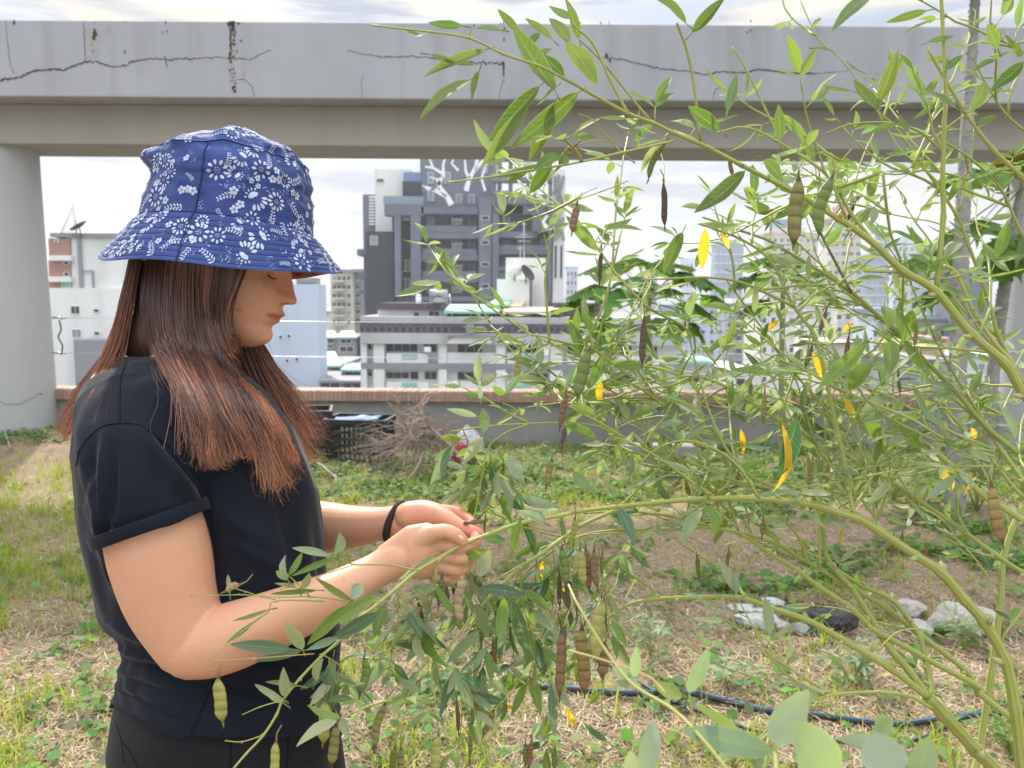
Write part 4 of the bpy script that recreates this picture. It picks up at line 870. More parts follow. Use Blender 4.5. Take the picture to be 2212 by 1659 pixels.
# ---- trousers and shoes
tr = [rows([(1420,275,718,175),(1500,252,716,190),(1560,238,715,198),(1640,226,718,200),(1720,238,708,186),(1790,290,660,140)], n=60)]
pts = lambda *z: loft([(Vector(c), Vector((1,0,0)), a, Vector((0,1,0)), b, 2.2) for c, a, b in z], 36)
hipc = at(470, 1700, 1.02)
for sx, sy in ((-.02, -.085), (.03, .085)):
    tr.append(pts(((hipc.x, hipc.y+sy, hipc.z+.03), .140, .10), ((hipc.x+sx*.5, hipc.y+sy, hipc.z-.08), .138, .098), ((hipc.x+sx, hipc.y+sy, hipc.z-.20), .115, .088), ((hipc.x+sx*1.5, hipc.y+sy, .45), .08, .075), ((hipc.x+sx*2, hipc.y+sy*1.1, .25), .075, .07), ((hipc.x+sx*2, hipc.y+sy*1.15, .07), .07, .062)))
tme = fuse(tr, .006, 3, 'trousers'); tme.materials.clear(); tro = link('trousers', tme, M['trousers'], person)
bv_t = bvh_of(tme)
for pp in ([(250,1560),(262,1600),(268,1650)], [(262,1600),(285,1630),(300,1659)], [(500,1590),(498,1625),(497,1665)], [(622,1590),(620,1665)]):
    try: seamline(pp, .0009, 'seam', M['seam'], tro, bv_t)
    except Exception: pass
M['canvas'] = mat('shoe_canvas', (.05,.05,.055), .8); M['sole'] = mat('shoe_sole', (.6,.6,.58), .7)
for sx, sy in ((-.02, -.085), (.03, .085)):
    cx, cy = hipc.x+sx*2, hipc.y+sy*1.15; g = gh(cx, cy)
    mb = loft([(Vector((cx-.05, cy, g+.05)), Vector((0,1,0)), .033, Vector((0,0,1)), .04, 2.5), (Vector((cx, cy, g+.065)), Vector((0,1,0)), .042, Vector((0,0,1)), .055, 2.5), (Vector((cx+.08, cy, g+.05)), Vector((0,1,0)), .045, Vector((0,0,1)), .038, 2.5), (Vector((cx+.155, cy, g+.035)), Vector((0,1,0)), .038, Vector((0,0,1)), .024, 2.5), (Vector((cx+.18, cy, g+.03)), Vector((0,1,0)), .018, Vector((0,0,1)), .012, 2.2)], 24)
    so_ = mb.build('shoe', M['canvas'], person)
    mb = MB(); mb.prism([(cx+a*1.0, cy+b, g-.005) for a, b in ((-.085,-.02),(-.06,-.037),(0,-.043),(.09,-.047),(.16,-.036),(.19,0),(.16,.036),(.09,.047),(0,.043),(-.06,.037),(-.085,.02))], (0, 0, .022)); mb.build('sole', M['sole'], so_, smooth=False)
# ---- hair elastic round the far wrist
mb = MB(); c = at(853, 1127, 1.022); a1 = (AU*.93+AX*.30).normalized(); a2 = (AF*.95+AX*.28).normalized(); P = []
for k in range(41): t = 6.283*k/40; P.append(c+a1*(40*1.02/FPX*math.cos(t))+a2*(33*1.02/FPX*math.sin(t)))
mb.tube(P, .0050, 10, caps=False); he = mb.build('hair_elastic', M['elastic'], person)
# ---- hat
HC = at(493, 494, 1.02); tl = R_(4.7); HX = (AX*math.cos(tl)-AU*math.sin(tl)); HY = (AU*math.cos(tl)+AX*math.sin(tl))
PR = [(252,-66),(242,-56),(226,-41),(210,-25),(196,-11),(183,-2),(179,2),(178,10),(174,45),(170,80),(167,108),(161,128),(152,145),(139,159),(120,172),(95,184),(64,194),(30,201),(1,204)]
arc = [0]
for (a, b), (c, d) in zip(PR, PR[1:]): arc.append(arc[-1]+math.hypot(c-a, d-b))
ARC = arc[-1]; SEAM = arc[5]
def prof_(s):
    s = max(0, min(ARC, s))
    for i in range(len(arc)-1):
        if s <= arc[i+1]: t = (s-arc[i])/(arc[i+1]-arc[i]); return PR[i][0]+(PR[i+1][0]-PR[i][0])*t, PR[i][1]+(PR[i+1][1]-PR[i][1])*t
    return PR[-1]
def hat0(ph, s, off=0):
    r, h = prof_(s); b = max(0, 1-s/SEAM); cr = max(0, min(1, (s-SEAM)/60)); n3 = Vector((math.cos(ph)*1.3, math.sin(ph)*1.3, s*.012))
    tp = max(0, min(1, (s-arc[9])/90))
    # soft crumples, deeper near the crown's shoulder
    q = cr*(8*noise.noise(n3*1.5+Vector((3,1,0))) + 7*noise.noise(n3*3.5) + tp*10*noise.noise(n3*2.6+Vector((0,5,2))) + 3.2*abs(noise.noise(Vector((math.cos(ph)*5+s*.03, math.sin(ph)*5, s*.05)))))
    q += 3.2*cr*noise.noise(Vector((math.cos(ph)*9, math.sin(ph)*9, s*.02)))
    r2 = r + q*(1 if s < arc[12] else max(.2, r/157)); h2 = h + tp*(3.5*noise.noise(n3*2.1+Vector((7,0,0)))+4*math.cos(ph-.3))
    # creases of the sagging crown
    h2 += tp*9*math.exp(-((r*math.cos(ph)-26)/30)**2) if s > arc[12] else 0
    r2 -= cr*5*math.exp(-((s-arc[9]-10*math.sin(ph*2))/7)**2)*max(0, math.sin(ph*1.5+.3))
    d1 = ph-2.75; r2 += 26*math.exp(-(d1/.26)**2-((s-arc[11])/16)**2) - 16*math.exp(-(d1/.3)**2-((s-arc[9]-12)/18)**2)
    d2 = ph-.45; r2 -= 10*math.exp(-(d2/.5)**2-((s-arc[12])/30)**2)
    if s > SEAM+3: r2 += 1.2*math.exp(-((s-arc[12])/3.0)**2)
    # brim: sides droop, edge waves, stitched rows
    h2 -= b*(46*max(0, math.sin(ph))**.8 if math.sin(ph) > 0 else -6*math.sin(ph)) + b*(5*math.sin(3*ph+.6)+3.5*math.sin(5*ph+2))
    r2 += b*4*math.sin(4*ph)
    if s < SEAM: r2 += 1.3*math.sin(2*math.pi*s/(SEAM/9.0))*.8 + .9*noise.noise(Vector((math.cos(ph)*34, math.sin(ph)*34, s*.05)))
    if abs(s-SEAM) < 5: r2 -= 2.2*math.exp(-((s-SEAM-2)/1.6)**2)
    return r2, h2
def hatp(ph, s):
    r, h = hat0(ph, s); return HC + HX*(r*math.cos(ph)*S0) + HY*(h*S0) - AF*(r*.88*math.sin(ph)*S0)
def hatn(ph, s):
    e = .02; a = hatp(ph+e, s)-hatp(ph-e, s); b = hatp(ph, min(ARC-1, s+1.5))-hatp(ph, max(0, s-1.5)); n = a.cross(b); n = n.normalized() if n.length else AU
    return n if n.dot(hatp(ph, s)-HC) > 0 else -n
mb = MB(); NU, NV = 300, 150
for j in range(NV+1):
    s = ARC*j/NV
    for i in range(NU): mb.v.append(tuple(hatp(2*math.pi*i/NU, s))); mb.c.append((1,1,1)); mb.uv.append((0,0,0))
for j in range(NV):
    for i in range(NU): mb.f.append((j*NU+i, j*NU+(i+1) % NU, (j+1)*NU+(i+1) % NU, (j+1)*NU+i)); mb.m.append(0)
def put(cx, cs, poly, ang=0):
    """printed shape: fan of triangles laid on the cloth; cx is the arc position round the hat, cs the height along it"""
    r0 = prof_(cs)[0]; ca, sa = math.cos(ang), math.sin(ang); V = []
    gx = sum(p[0] for p in poly)/len(poly); gy = sum(p[1] for p in poly)/len(poly)
    for x, y in [(gx, gy)]+poly:
        X = x*ca-y*sa; Y = x*sa+y*ca; s = cs+Y
        if s < 1 or s > ARC-12: return
        ph = cx+X/max(r0, 40); V.append(hatp(ph, s)+hatn(ph, s)*.0007)
    n = len(poly); mb.add(V, [(0, 1+k, 1+(k+1) % n) for k in range(n)], 1)
def petal(L0, L1, w_, a):
    ca, sa = math.cos(a), math.sin(a); P = [(L0, 0), (L0+(L1-L0)*.35, w_*.8), (L0+(L1-L0)*.7, w_), (L1-(L1-L0)*.08, w_*.55), (L1, 0), (L1-(L1-L0)*.08, -w_*.55), (L0+(L1-L0)*.7, -w_), (L0+(L1-L0)*.35, -w_*.8)]
    return [(x*ca-y*sa, x*sa+y*ca) for x, y in P]
def disc(x, y, r): return [(x+r*math.cos(k*1.047), y+r*math.sin(k*1.047)) for k in range(6)]
hr = random.Random(21)
def flower_big(cx, cs, R):
    n = hr.choice((9, 10, 11)); a0 = hr.random()*3
    for k in range(n): put(cx, cs, petal(R*.50, R, R*.15, a0+6.283*k/n))
    for k in range(7): put(cx, cs, disc(R*.22*math.cos(k*.9), R*.22*math.sin(k*.9), R*.055))
    put(cx, cs, disc(0, 0, R*.06))
def flower_small(cx, cs, R):
    a0 = hr.random()*3; n = 5
    for k in range(n): put(cx, cs, petal(R*.12, R, R*.36, a0+6.283*k/n))
def flower_half(cx, cs, R):
    a0 = hr.random()*6.28
    for k in range(5): put(cx, cs, petal(R*.45, R, R*.13, a0+.45*k))
    for k in range(6): put(cx, cs, petal(R*.1, R*.55, R*.1, a0+3.4+.35*k))
    for k in range(5): put(cx, cs, petal(R*.62, R*.85, R*.07, a0+3.3+.4*k))
def sprig(cx, cs, R):
    a0 = hr.random()*6.28
    for k in range(6):
        x, y = R*(-1+.36*k), R*.12*math.sin(k*.7)
        for sg in (-1, 1):
            P = petal(0, R*(.52-.04*k), R*.085, sg*.95); put(cx, cs, [(p[0]+x, p[1]+y) for p in P], a0)
    for k in range(5): put(cx, cs, [(R*(-1+.36*k), -R*.02), (R*(-1+.36*(k+1)), -R*.02), (R*(-1+.36*(k+1)), R*.02), (R*(-1+.36*k), R*.02)], a0)
def dots(cx, cs, R):
    for k in range(9):
        a = hr.random()*6.28; q = R*hr.uniform(.2, 1); put(cx, cs, disc(q*math.cos(a), q*math.sin(a), R*.10))
placed = []
fixed = [(flower_big, 1.42, arc[9]+8, 21), (flower_small, 1.80, arc[8]-2, 9), (flower_small, 1.66, arc[8]-3, 9), (flower_small, 1.72, arc[8]+0, 8), (sprig, 1.88, arc[7]-4, 20), (flower_half, .98, arc[8]-2, 26), (flower_big, .72, arc[8], 20), (flower_small, 1.22, arc[8]+6, 9), (flower_small, 1.14, arc[7]+16, 9), (flower_small, 1.20, arc[7]+4, 9), (sprig, 1.30, arc[8]-8, 18), (flower_big, 2.18, arc[8]-15, 22), (flower_big, .92, arc[10]-4, 19), (flower_half, 1.0, arc[12]-4, 20), (flower_big, 1.5, SEAM*.6, 20), (flower_half, .95, SEAM*.65, 24)]
for fn, cx, cs, R in fixed: fn(cx, cs, R); placed.append((cx*prof_(cs)[0], cs, R))
tries = 0
while tries < 5200:
    tries += 1; cs = hr.uniform(6, ARC-25); r0 = prof_(cs)[0]; cx = hr.uniform(-.35, 3.5) if hr.random() < .85 else hr.uniform(0, 6.28)
    if hr.random() > r0/200: continue
    fn, R = hr.choice([(flower_big, hr.uniform(15, 23)), (flower_big, hr.uniform(13, 19)), (flower_small, hr.uniform(5.5, 9)), (flower_half, hr.uniform(15, 23)), (sprig, hr.uniform(14, 22)), (sprig, hr.uniform(11, 16)), (dots, hr.uniform(7, 11)), (dots, hr.uniform(5, 9))])
    dens = .92 if cs < SEAM or abs(cx-.8) < .55 or cx > 2.0 else 1.55
    if all(math.hypot((cx*r0-a), cs-b) > (R+c)*.86*dens for a, b, c in placed): fn(cx, cs, R); placed.append((cx*r0, cs, R))
hat = mb.build('bucket_hat', [M['hat'], M['print']], person)
# lining and stitched seams
mb = MB(); NV2 = 40
for j in range(NV2+1):
    s = SEAM*1.3*j/NV2
    for i in range(NU): ph = 2*math.pi*i/NU; p = hatp(ph, s); mb.v.append(tuple(p - hatn(ph, s)*(.0022 if j else .0004))); mb.c.append((1,1,1)); mb.uv.append((0,0,0))
for j in range(NV2):
    for i in range(NU): mb.f.append((j*NU+i, j*NU+(i+1) % NU, (j+1)*NU+(i+1) % NU, (j+1)*NU+i)); mb.m.append(0)
mb.build('hat_lining', M['lining'], hat)
M['hatseam'] = mat('hat_seam', (.018,.03,.13), .85)
mb = MB(); mb.tube([hatp(6.283*k/200, SEAM+3)+hatn(6.283*k/200, SEAM+3)*.0002 for k in range(201)], .0009, 5, caps=False); mb.build('seam', M['hatseam'], hat)
mb = MB(); mb.tube([hatp(6.283*k/200, arc[12]+1)+hatn(6.283*k/200, arc[12]+1)*.0004 for k in range(201)], .0008, 5, caps=False); mb.build('seam', M['hatseam'], hat)
for ph in (1.60, 4.7):
    mb = MB(); mb.tube([hatp(ph+.02*math.sin(k*.1), 2+(arc[12]-2)*k/60)+hatn(ph, 2+(arc[12]-2)*k/60)*.0005 for k in range(61)], .0010, 5); mb.build('seam', M['hatseam'], hat)
mb = MB()
for q in range(1, 9): mb.tube([hatp(6.283*k/220, SEAM*q/9-SEAM/36)+hatn(6.283*k/220, SEAM*q/9)*.0001 for k in range(221)], .0005, 4, caps=False)
mb.build('brim_stitching', M['hatseam'], hat)
# ---- hair: strands that follow guide locks, laid over head and shirt
GD = [
 [(282,560),(264,640),(252,700),(230,765),(196,820),(170,880),(152,950)],
 [(300,560),(284,640),(268,710),(243,780),(205,832),(172,890),(154,950)],
 [(325,560),(320,650),(324,720),(356,788),(396,850),(424,915),(444,985)],
 [(355,560),(348,650),(358,730),(398,805),(428,880),(446,950),(456,1018)],
 [(390,560),(385,660),(396,740),(432,820),(466,900),(486,955),(498,990)],
 [(420,560),(418,660),(433,740),(472,820),(512,900),(545,955),(566,995)],
 [(450,560),(448,660),(462,740),(500,820),(540,900),(578,990),(600,1088)],
 [(480,560),(468,655),(478,730),(520,800),(562,880),(602,960),(632,1014)],
 [(508,562),(488,650),(488,712),(528,780),(580,850),(625,920),(657,978)],
 [(536,566),(503,640),(490,698),(510,752),(568,815),(622,875),(668,928)]]
def gpos(g, t):
    """g in [0,len-1] blends neighbouring guides; t in [0,1] along"""
    i = min(int(g), len(GD)-2); a = g-i; out = []
    for G in (GD[i], GD[i+1]):
        x = min(t, 1.12)*6; k = min(int(x), 5); f = x-k; p0 = G[max(k-1, 0)]; p1 = G[k]; p2 = G[k+1]; p3 = G[min(k+2, 6)]
        out.append(tuple(.5*(2*p1[c]+(p2[c]-p0[c])*f+(2*p0[c]-5*p1[c]+4*p2[c]-p3[c])*f*f+(3*p1[c]-p0[c]-3*p2[c]+p3[c])*f**3) for c in (0, 1)))
    return (out[0][0]*(1-a)+out[1][0]*a, out[0][1]*(1-a)+out[1][1]*a)
# depth grid of what lies below the hair
GX0, GY0, GS, GW, GH = 100, 540, 8, 80, 72
dep = np.full((GH, GW), 1.30)
for j in range(GH):
    for i in range(GW):
        x, y = GX0+i*GS, GY0+j*GS; r = ray(x, y); rn = r.normalized(); dmin = 1.30
        for bvh in (bv_body, bv_shirt):
            h = bvh.ray_cast(CAM+rn*.5, rn)
            if h[0]: dmin = min(dmin, (h[0]-CAM).dot(AF))
        dep[j, i] = dmin
for _ in range(3):   # widen and soften so strands bridge gaps
    pd = np.pad(dep, 1, mode='edge'); dep = np.minimum(dep+.02, (pd[:-2,1:-1]+pd[2:,1:-1]+pd[1:-1,:-2]+pd[1:-1,2:]+dep*2)/6)
def dgrid(x, y):
    fx = min(max((x-GX0)/GS, 0), GW-1.01); fy = min(max((y-GY0)/GS, 0), GH-1.01); i, j = int(fx), int(fy); a, b = fx-i, fy-j
    return (dep[j,i]*(1-a)+dep[j,i+1]*a)*(1-b)+(dep[j+1,i]*(1-a)+dep[j+1,i+1]*a)*b
def strands(n, seed):
    r = random.Random(seed); SEG = 20; V = np.zeros((n*(SEG+1)*2, 3), np.float32); C = np.zeros((n*(SEG+1)*2, 3), np.float32)
    locks = [(r.uniform(0, 9), r.uniform(-14, 14), r.uniform(0, 6.28), r.triangular(.60, 1.14, .95), r.uniform(.45, 1.7), r.random(), r.uniform(3, 9), r.uniform(4, 8.5)) for _ in range(150)]
    vi = 0
    for s in range(n):
        lk = r.choice(locks); stray = r.random() < .09 and lk[0] > 2.2; free = r.random() < .22; dg = r.gauss(0, .17 if not (stray or free) else .8); g = min(9, max(0, lk[0]+dg)); far = r.random() < .17; g = (r.uniform(0, 1.15) if g < 1.5 else 2.0+.3*r.random()) if g < 2.0 and not stray else g
        if g < 1.3 and r.random() < .45: g = r.uniform(2.2, 9); dg = 0
        Lh = lk[3]*r.triangular(.52, 1.06, .97)*(1 if not stray else r.uniform(.8, 1.03)); layer = r.random()
        ax, ay, ph = r.gauss(0, 2.2), r.gauss(0, 2.2), r.uniform(0, 6.28); cu = r.uniform(2, 6)*(3.5 if stray else 1); flip = r.gauss(0, 12) + (r.uniform(-6, 18) if g > 6.5 else 0); fz = [r.gauss(0, 1) for _q in range(4)]; fa = (2.2 if g < 6 else 4.0)*(2.2 if stray else 1)
        if g < 1.6: flip = -abs(r.gauss(0, 9))
        wd = r.uniform(.00030, .00062)*(.7 if stray else 1); pts = []
        for k in range(SEG+1):
            t = k/SEG*Lh; gg = g if (stray or free) else min(9, max(0, g-dg*.72*min(1, t)**1.6)); x, y = gpos(gg, t); fall = max(0, t-.45)/.55
            x += lk[6]*math.sin(lk[2]*2+t*lk[7])*(.25+.75*t)*(1 if not free else .4)
            x += lk[1]*(.2+.8*t)*(.5 if g > 3 else .15) + ax*(.4+t) + cu*math.sin(lk[2]+t*7)*t*1.6 + cu*.7*math.sin(ph+t*13)*t + flip*fall**2.2*1.4
            y += ay*(.3+t) + (abs(flip)*-.22*fall**2)
            fq = max(0, t-.3)**1.3*fa; x += fq*(fz[0]*math.sin(t*17+ph)+fz[1]*math.sin(t*31+fz[2]*3))*2.2; y += fq*fz[3]*math.sin(t*23+ph)*1.5
            if far: x += (60*(1-t)+20) if g > 5 else -12*t; 
            base = dgrid(x, y)
            if far: d = 1.10+.05*layer + .02*math.sin(ph)
            else:
                hb = 1.02-.066-.012*layer-.02*math.exp(-((t-.25)/.3)**2) if t < .45 else 9
                lift = .006+.022*layer*(1-.3*t)+.007*math.sin(lk[2]*3+t*5)
                d = min(base-lift, hb+.02) if g > 1.7 else min(base-.004, 1.02-.03+.16*layer if t > .35 else .98+.16*layer)
                if g <= 1.7: d = min(.985+.13*layer, base+.15*layer-.004)
                d = max(d, .83)
            pts.append(at(x, y, d))
        # running average keeps the lock smooth across the depth grid
        pts = [pts[0]]+[(pts[k-1]+pts[k]*2+pts[k+1])/4 for k in range(1, SEG)]+[pts[-1]]
        v = lk[4]*r.uniform(.55, 1.5); root = np.array((.105, .049, .040))*v; tip = np.array((.37, .155, .08))*v
        if lk[5] < .35: tip = np.array((.15, .065, .05))*v
        if g > 6.5 or g < 1.5: tip = tip*1.25+np.array((.06,.02,0))  # rim light painted in: outer locks get lighter, warmer tips
        if free: root = root*.7; tip = tip*.75
        bend = r.uniform(-.6, .6)
        for k in range(SEG+1):
            p = pts[k]; q = pts[min(k+1, SEG)]-pts[max(k-1, 0)]; side = q.cross(p-CAM); side = side.normalized() if side.length > 1e-9 else AX
            side = (side + (p-CAM).normalized()*bend).normalized(); w_ = wd*(1-.75*(k/SEG)**2)
            V[vi] = p-side*w_; V[vi+1] = p+side*w_; t = k/SEG; m = min(1, max(0, (t-.35)/.65))**1.1; m = max(m, .55*min(1, t*2) if g < 1.6 or g > 8.6 else 0); c = root*(1-m)+tip*m; C[vi] = c; C[vi+1] = c; vi += 2  # painted rim light starts nearer the root on the outermost locks
    idx = np.arange(n)[:, None]*(SEG+1)*2 + np.arange(SEG)[None, :]*2; idx = idx.ravel(); F = np.stack([idx, idx+1, idx+3, idx+2], 1)
    return V, C, F
V, C, F = strands(17000, 5)
mb = rows([(545,310,525,88,1.02),(600,300,505,90,1.02),(660,292,474,88,1.02),(720,276,468,84,1.02),(765,268,475,76,1.03),(800,330,450,50,1.03)], n=32, e=2.0)
cv = np.array(mb.v, np.float32); cf = np.array([f for f in mb.f if len(f) == 4], np.int32)
allV = np.vstack([V, cv]); allF = np.vstack([F, cf+len(V)]); allC = np.vstack([C, np.tile(np.array((.05,.022,.017), np.float32), (len(cv), 1))])
hair = link('hair', mesh_np('hair', allV, allF, allC), M['hair'], person)
# ============================================================ things on the roof
def rock(name, label, px, py, w_, h_, m, seed, flat=1.0, dep=1.0, sharp=.35):
    """px,py: foot of the rock in the view; w_,h_ in metres"""
    g = gz(px, py, .0); g.z = gh(g.x, g.y); mb = MB(); bm = bmesh.new(); bmesh.ops.create_icosphere(bm, subdivisions=4, radius=1)
    for v in bm.verts:
        p = v.co.copy(); q = 1+sharp*noise.noise(p*1.1+Vector((seed,0,0)))+.12*noise.noise(p*3.5+Vector((0,seed,0)))+.04*noise.noise(p*9)
        # chisel: clamp against a few random planes
        r = random.Random(seed)
        v.co = p*q
        for _ in range(7):
            n = Vector((r.gauss(0,1), r.gauss(0,1), r.gauss(0,1))).normalized(); d = v.co.dot(n)-r.uniform(.62, .85)
            if d > 0: v.co -= n*d*.9
        v.co = Vector((v.co.x*w_/2, v.co.y*w_/2*dep, v.co.z*h_/2+h_*.38)); v.co += g
    me = bpy.data.meshes.new(name); bm.to_mesh(me); bm.free()
    o = link(name, me, m); return tag(o, label, 'rock')
M['slate'] = mat('slate_stone', (.36,.37,.39), .8, nz=(9, .6, (.55,.55,.55)), bump=(30, .5, .01)); M['slate_d'] = mat('blue_slate', (.13,.145,.18), .75, nz=(9, .5, (.2,.21,.24)), bump=(30, .5, .01))
M['lava'] = mat('dark_porous_stone', (.055,.055,.06), .95, nz=(25, .5, (.12,.12,.12)), bump=(60, 1, .03)); M['pale'] = mat('pale_rough_stone', (.50,.48,.44), .95, nz=(14, .7, (.33,.31,.28)), bump=(35, 1, .03))
M['grey_s'] = mat('grey_stone', (.27,.26,.25), .9, nz=(14, .6, (.4,.38,.36)), bump=(40, .6, .015))
rock('rock', 'broad pale slate slab, largest of the small stone pile', 1642, 1358, .20, .07, M['slate'], 3, dep=.7)
rock('rock', 'long thin slate flake leaning on the left of the stone pile', 1610, 1324, .15, .025, M['slate'], 8, dep=.7)
rock('rock', 'grey flake at the back of the stone pile', 1668, 1314, .13, .04, M['slate'], 12, dep=.6)
rock('rock', 'small dark flake at the far left back of the stone pile', 1603, 1306, .06, .025, M['slate_d'], 15, dep=.7)
rock('rock', 'blue-grey slate wedge in the middle of the stone pile', 1705, 1336, .13, .05, M['slate_d'], 17, dep=.7)
rock('rock', 'small grey upright stone at the front of the stone pile', 1692, 1374, .075, .07, M['grey_s'], 21)
rock('rock', 'second small grey stone right of the upright one', 1728, 1376, .075, .065, M['grey_s'], 26)
rock('rock', 'black porous stone at the right end of the stone pile', 1795, 1366, .20, .13, M['lava'], 31, dep=.8)
rock('rock', 'dark flat stone under the black porous stone', 1765, 1378, .10, .05, M['lava'], 33)
rock('rock', 'pale smooth boulder behind the branch fork', 1965, 1342, .16, .10, M['pale'], 41)
rock('rock', 'large pale crumbly concrete lump near the trunk', 2065, 1360, .28, .14, M['pale'], 44, dep=.7, sharp=.5)
rock('rock', 'small pale stone below the smooth boulder', 1985, 1372, .13, .06, M['pale'], 47)
mb = MB(); a = gz(1700, 1316); b = gz(1775, 1325); a.z = gh(a.x, a.y)+.03; b.z = gh(b.x, b.y)+.035; mb.prism([a+Vector((0,-.02,-.02)), a+Vector((0,.03,-.015)), b+Vector((0,.03,-.015)), b+Vector((0,-.02,-.02))], (0, 0, .028))
M['wood'] = mat('rotten_wood', (.12,.075,.05), .95, nz=(20, .6, (.2,.14,.1)), bump=(50, .6, .01)); tag(mb.build('plank', M['wood'], smooth=False), 'short rotten plank lying behind the stone pile', 'plank')
# ---- irrigation hoses, black with a blue stripe
def hose(pts, rad, label, z=0.02):
    P = spl([(lambda g: Vector((g.x, g.y, gh(g.x, g.y)+z)))(gz(x, y)) for x, y in pts], 8); mb = MB(); mb.tube(P, rad, 12)
    M.setdefault('hose', mat('black_rubber', (.018,.022,.03), .4, spec=.5, nz=(40,.5,(.06,.055,.05)))); M.setdefault('stripe', mat('blue_stripe', (.06,.20,.42), .4))
    o = mb.build('irrigation_hose', M['hose']); s = MB(); V = []
    for p, q in zip(P, P[1:]+[P[-1]*2-P[-2]]):
        t = (q-p).normalized(); side = Vector((-t.y, t.x, 0)).normalized(); n = Vector((0,-.25,1)).normalized()
        for a_ in (-.05, .07, .19): d = (n*math.cos(a_)+Vector((0,-1,-.25)).normalized()*math.sin(a_)+side*0).normalized(); V.append(p+d*(rad+.0012))
    s.add(V, [(3*i+k, 3*i+k+1, 3*i+k+4, 3*i+k+3) for i in range(len(P)-1) for k in range(2)]); s.build('blue_stripe', M['stripe'], o)
    return tag(o, label, 'hose', )
hose([(2230,1545),(2120,1553),(2010,1563),(1925,1572),(1840,1567),(1720,1550),(1640,1545),(1500,1520),(1400,1512),(1317,1513),(1240,1505),(1170,1492),(1118,1476),(1105,1462)], .0115, 'thick black hose with blue stripe running under the shrub')
hose([(1317,1451),(1285,1432),(1240,1424),(1160,1428),(1112,1440),(1100,1456),(1112,1472),(1135,1480)], .009, 'curled end of a thinner blue-striped hose')
hose([(1240,1424),(1290,1440),(1330,1462),(1380,1490),(1440,1525),(1520,1560),(1620,1590),(1690,1604),(1760,1612),(1850,1618),(1950,1612),(2010,1590),(2060,1568),(2120,1545),(2220,1505)], .0065, 'thin blue-striped hose looping in front of the thick one')
# ---- black plastic crates by the wall
def crate(x0, x1, py, Y, h, label, rot=0, lid=True):
    a = wy(x0, py, Y); b = wy(x1, py, Y); W_ = b.x-a.x; D_ = .34; z0 = gh(a.x, Y); root = empty('plastic_crate', ((a.x+b.x)/2, Y+D_/2, z0), label, 'crate')
    M.setdefault('plastic', mat('black_plastic', (.014,.018,.024), .45, spec=.4)); M.setdefault('bluepl', mat('blue_plastic', (.05,.13,.30), .5))
    cx, cy = (a.x+b.x)/2, Y+D_/2; Rm = Matrix.Rotation(rot, 3, 'Z')
    def T(mb): mb.v = [tuple(Rm @ (Vector(v)-Vector((cx, cy, 0)))+Vector((cx, cy, 0))) for v in mb.v]; return mb
    for nm, (p, q) in {'side_panel': ((a.x, Y), (b.x, Y)), 'back_panel': ((a.x, Y+D_), (b.x, Y+D_))}.items():
        mb = MB(); n = 12; m = 5; bar = .010
        for i in range(n+1): x = p[0]+W_*i/n; mb.box((x-bar/2, p[1], z0), (x+bar/2, p[1]+.012, z0+h))
        for j in range(m+1): z = z0+h*.85*j/m; mb.box((p[0], p[1]+.002, z), (q[0], p[1]+.010, z+.022))
        T(mb).build(nm, M['plastic'], root, smooth=False)
    for sx in (a.x, b.x-.012):
        mb = MB()
        for i in range(7): y = Y+.013+(D_-.03)*i/6; mb.box((sx, y, z0), (sx+.012, y+.01, z0+h))
        for j in range(6): z = z0+h*.85*j/5; mb.box((sx+.002, Y+.013, z), (sx+.010, Y+D_-.003, z+.022))
        T(mb).build('end_panel', M['plastic'], root, smooth=False)
    mb = MB(); t = .025; z = z0+h+.0005; mb.box((a.x-t, Y-t, z-.03), (b.x+t, Y-.0005, z+.012)); mb.box((a.x-t, Y+D_+.0135, z-.03), (b.x+t, Y+D_+t+.01, z+.012)); mb.box((a.x-t, Y+.0005, z-.03), (a.x-.001, Y+D_+.013, z+.012)); mb.box((b.x+.001, Y+.0005, z-.03), (b.x+t, Y+D_+.013, z+.012)); T(mb).build('rim', M['plastic'], root, smooth=False)
    mb = MB(); mb.box((a.x+.013, Y+.013, z0+.01), (b.x-.013, Y+D_-.013, z0+.02)); T(mb).build('floor', M['plastic'], root, smooth=False)
    return cx, cy, z0+h
c1 = crate(708, 835, 985, 6.7, .36, 'black lattice plastic crate with blue sheet on top, beside the brush pile', -.12)
c2 = crate(650, 704, 985, 6.85, .40, 'black plastic crate half hidden behind the hair', .2)
mb = MB(); n = 16; m = 10; V = []
for j in range(m+1):
    for i in range(n+1): x = c1[0]-.24+.42*i/n; y = c1[1]-.13+.26*j/m; V.append((x, y, c1[2]-.012+.028*abs(noise.noise(Vector((x*7, y*7, 1))))+.02*(i/n)))
mb.add(V, [(j*(n+1)+i, j*(n+1)+i+1, (j+1)*(n+1)+i+1, (j+1)*(n+1)+i) for j in range(m) for i in range(n)]); o = mb.build('plastic_sheet', M['bluepl']); so2 = o.modifiers.new('s', 'SOLIDIFY'); so2.thickness = .004; tag(o, 'crumpled blue plastic sheet lying on the black crate', 'sheet')
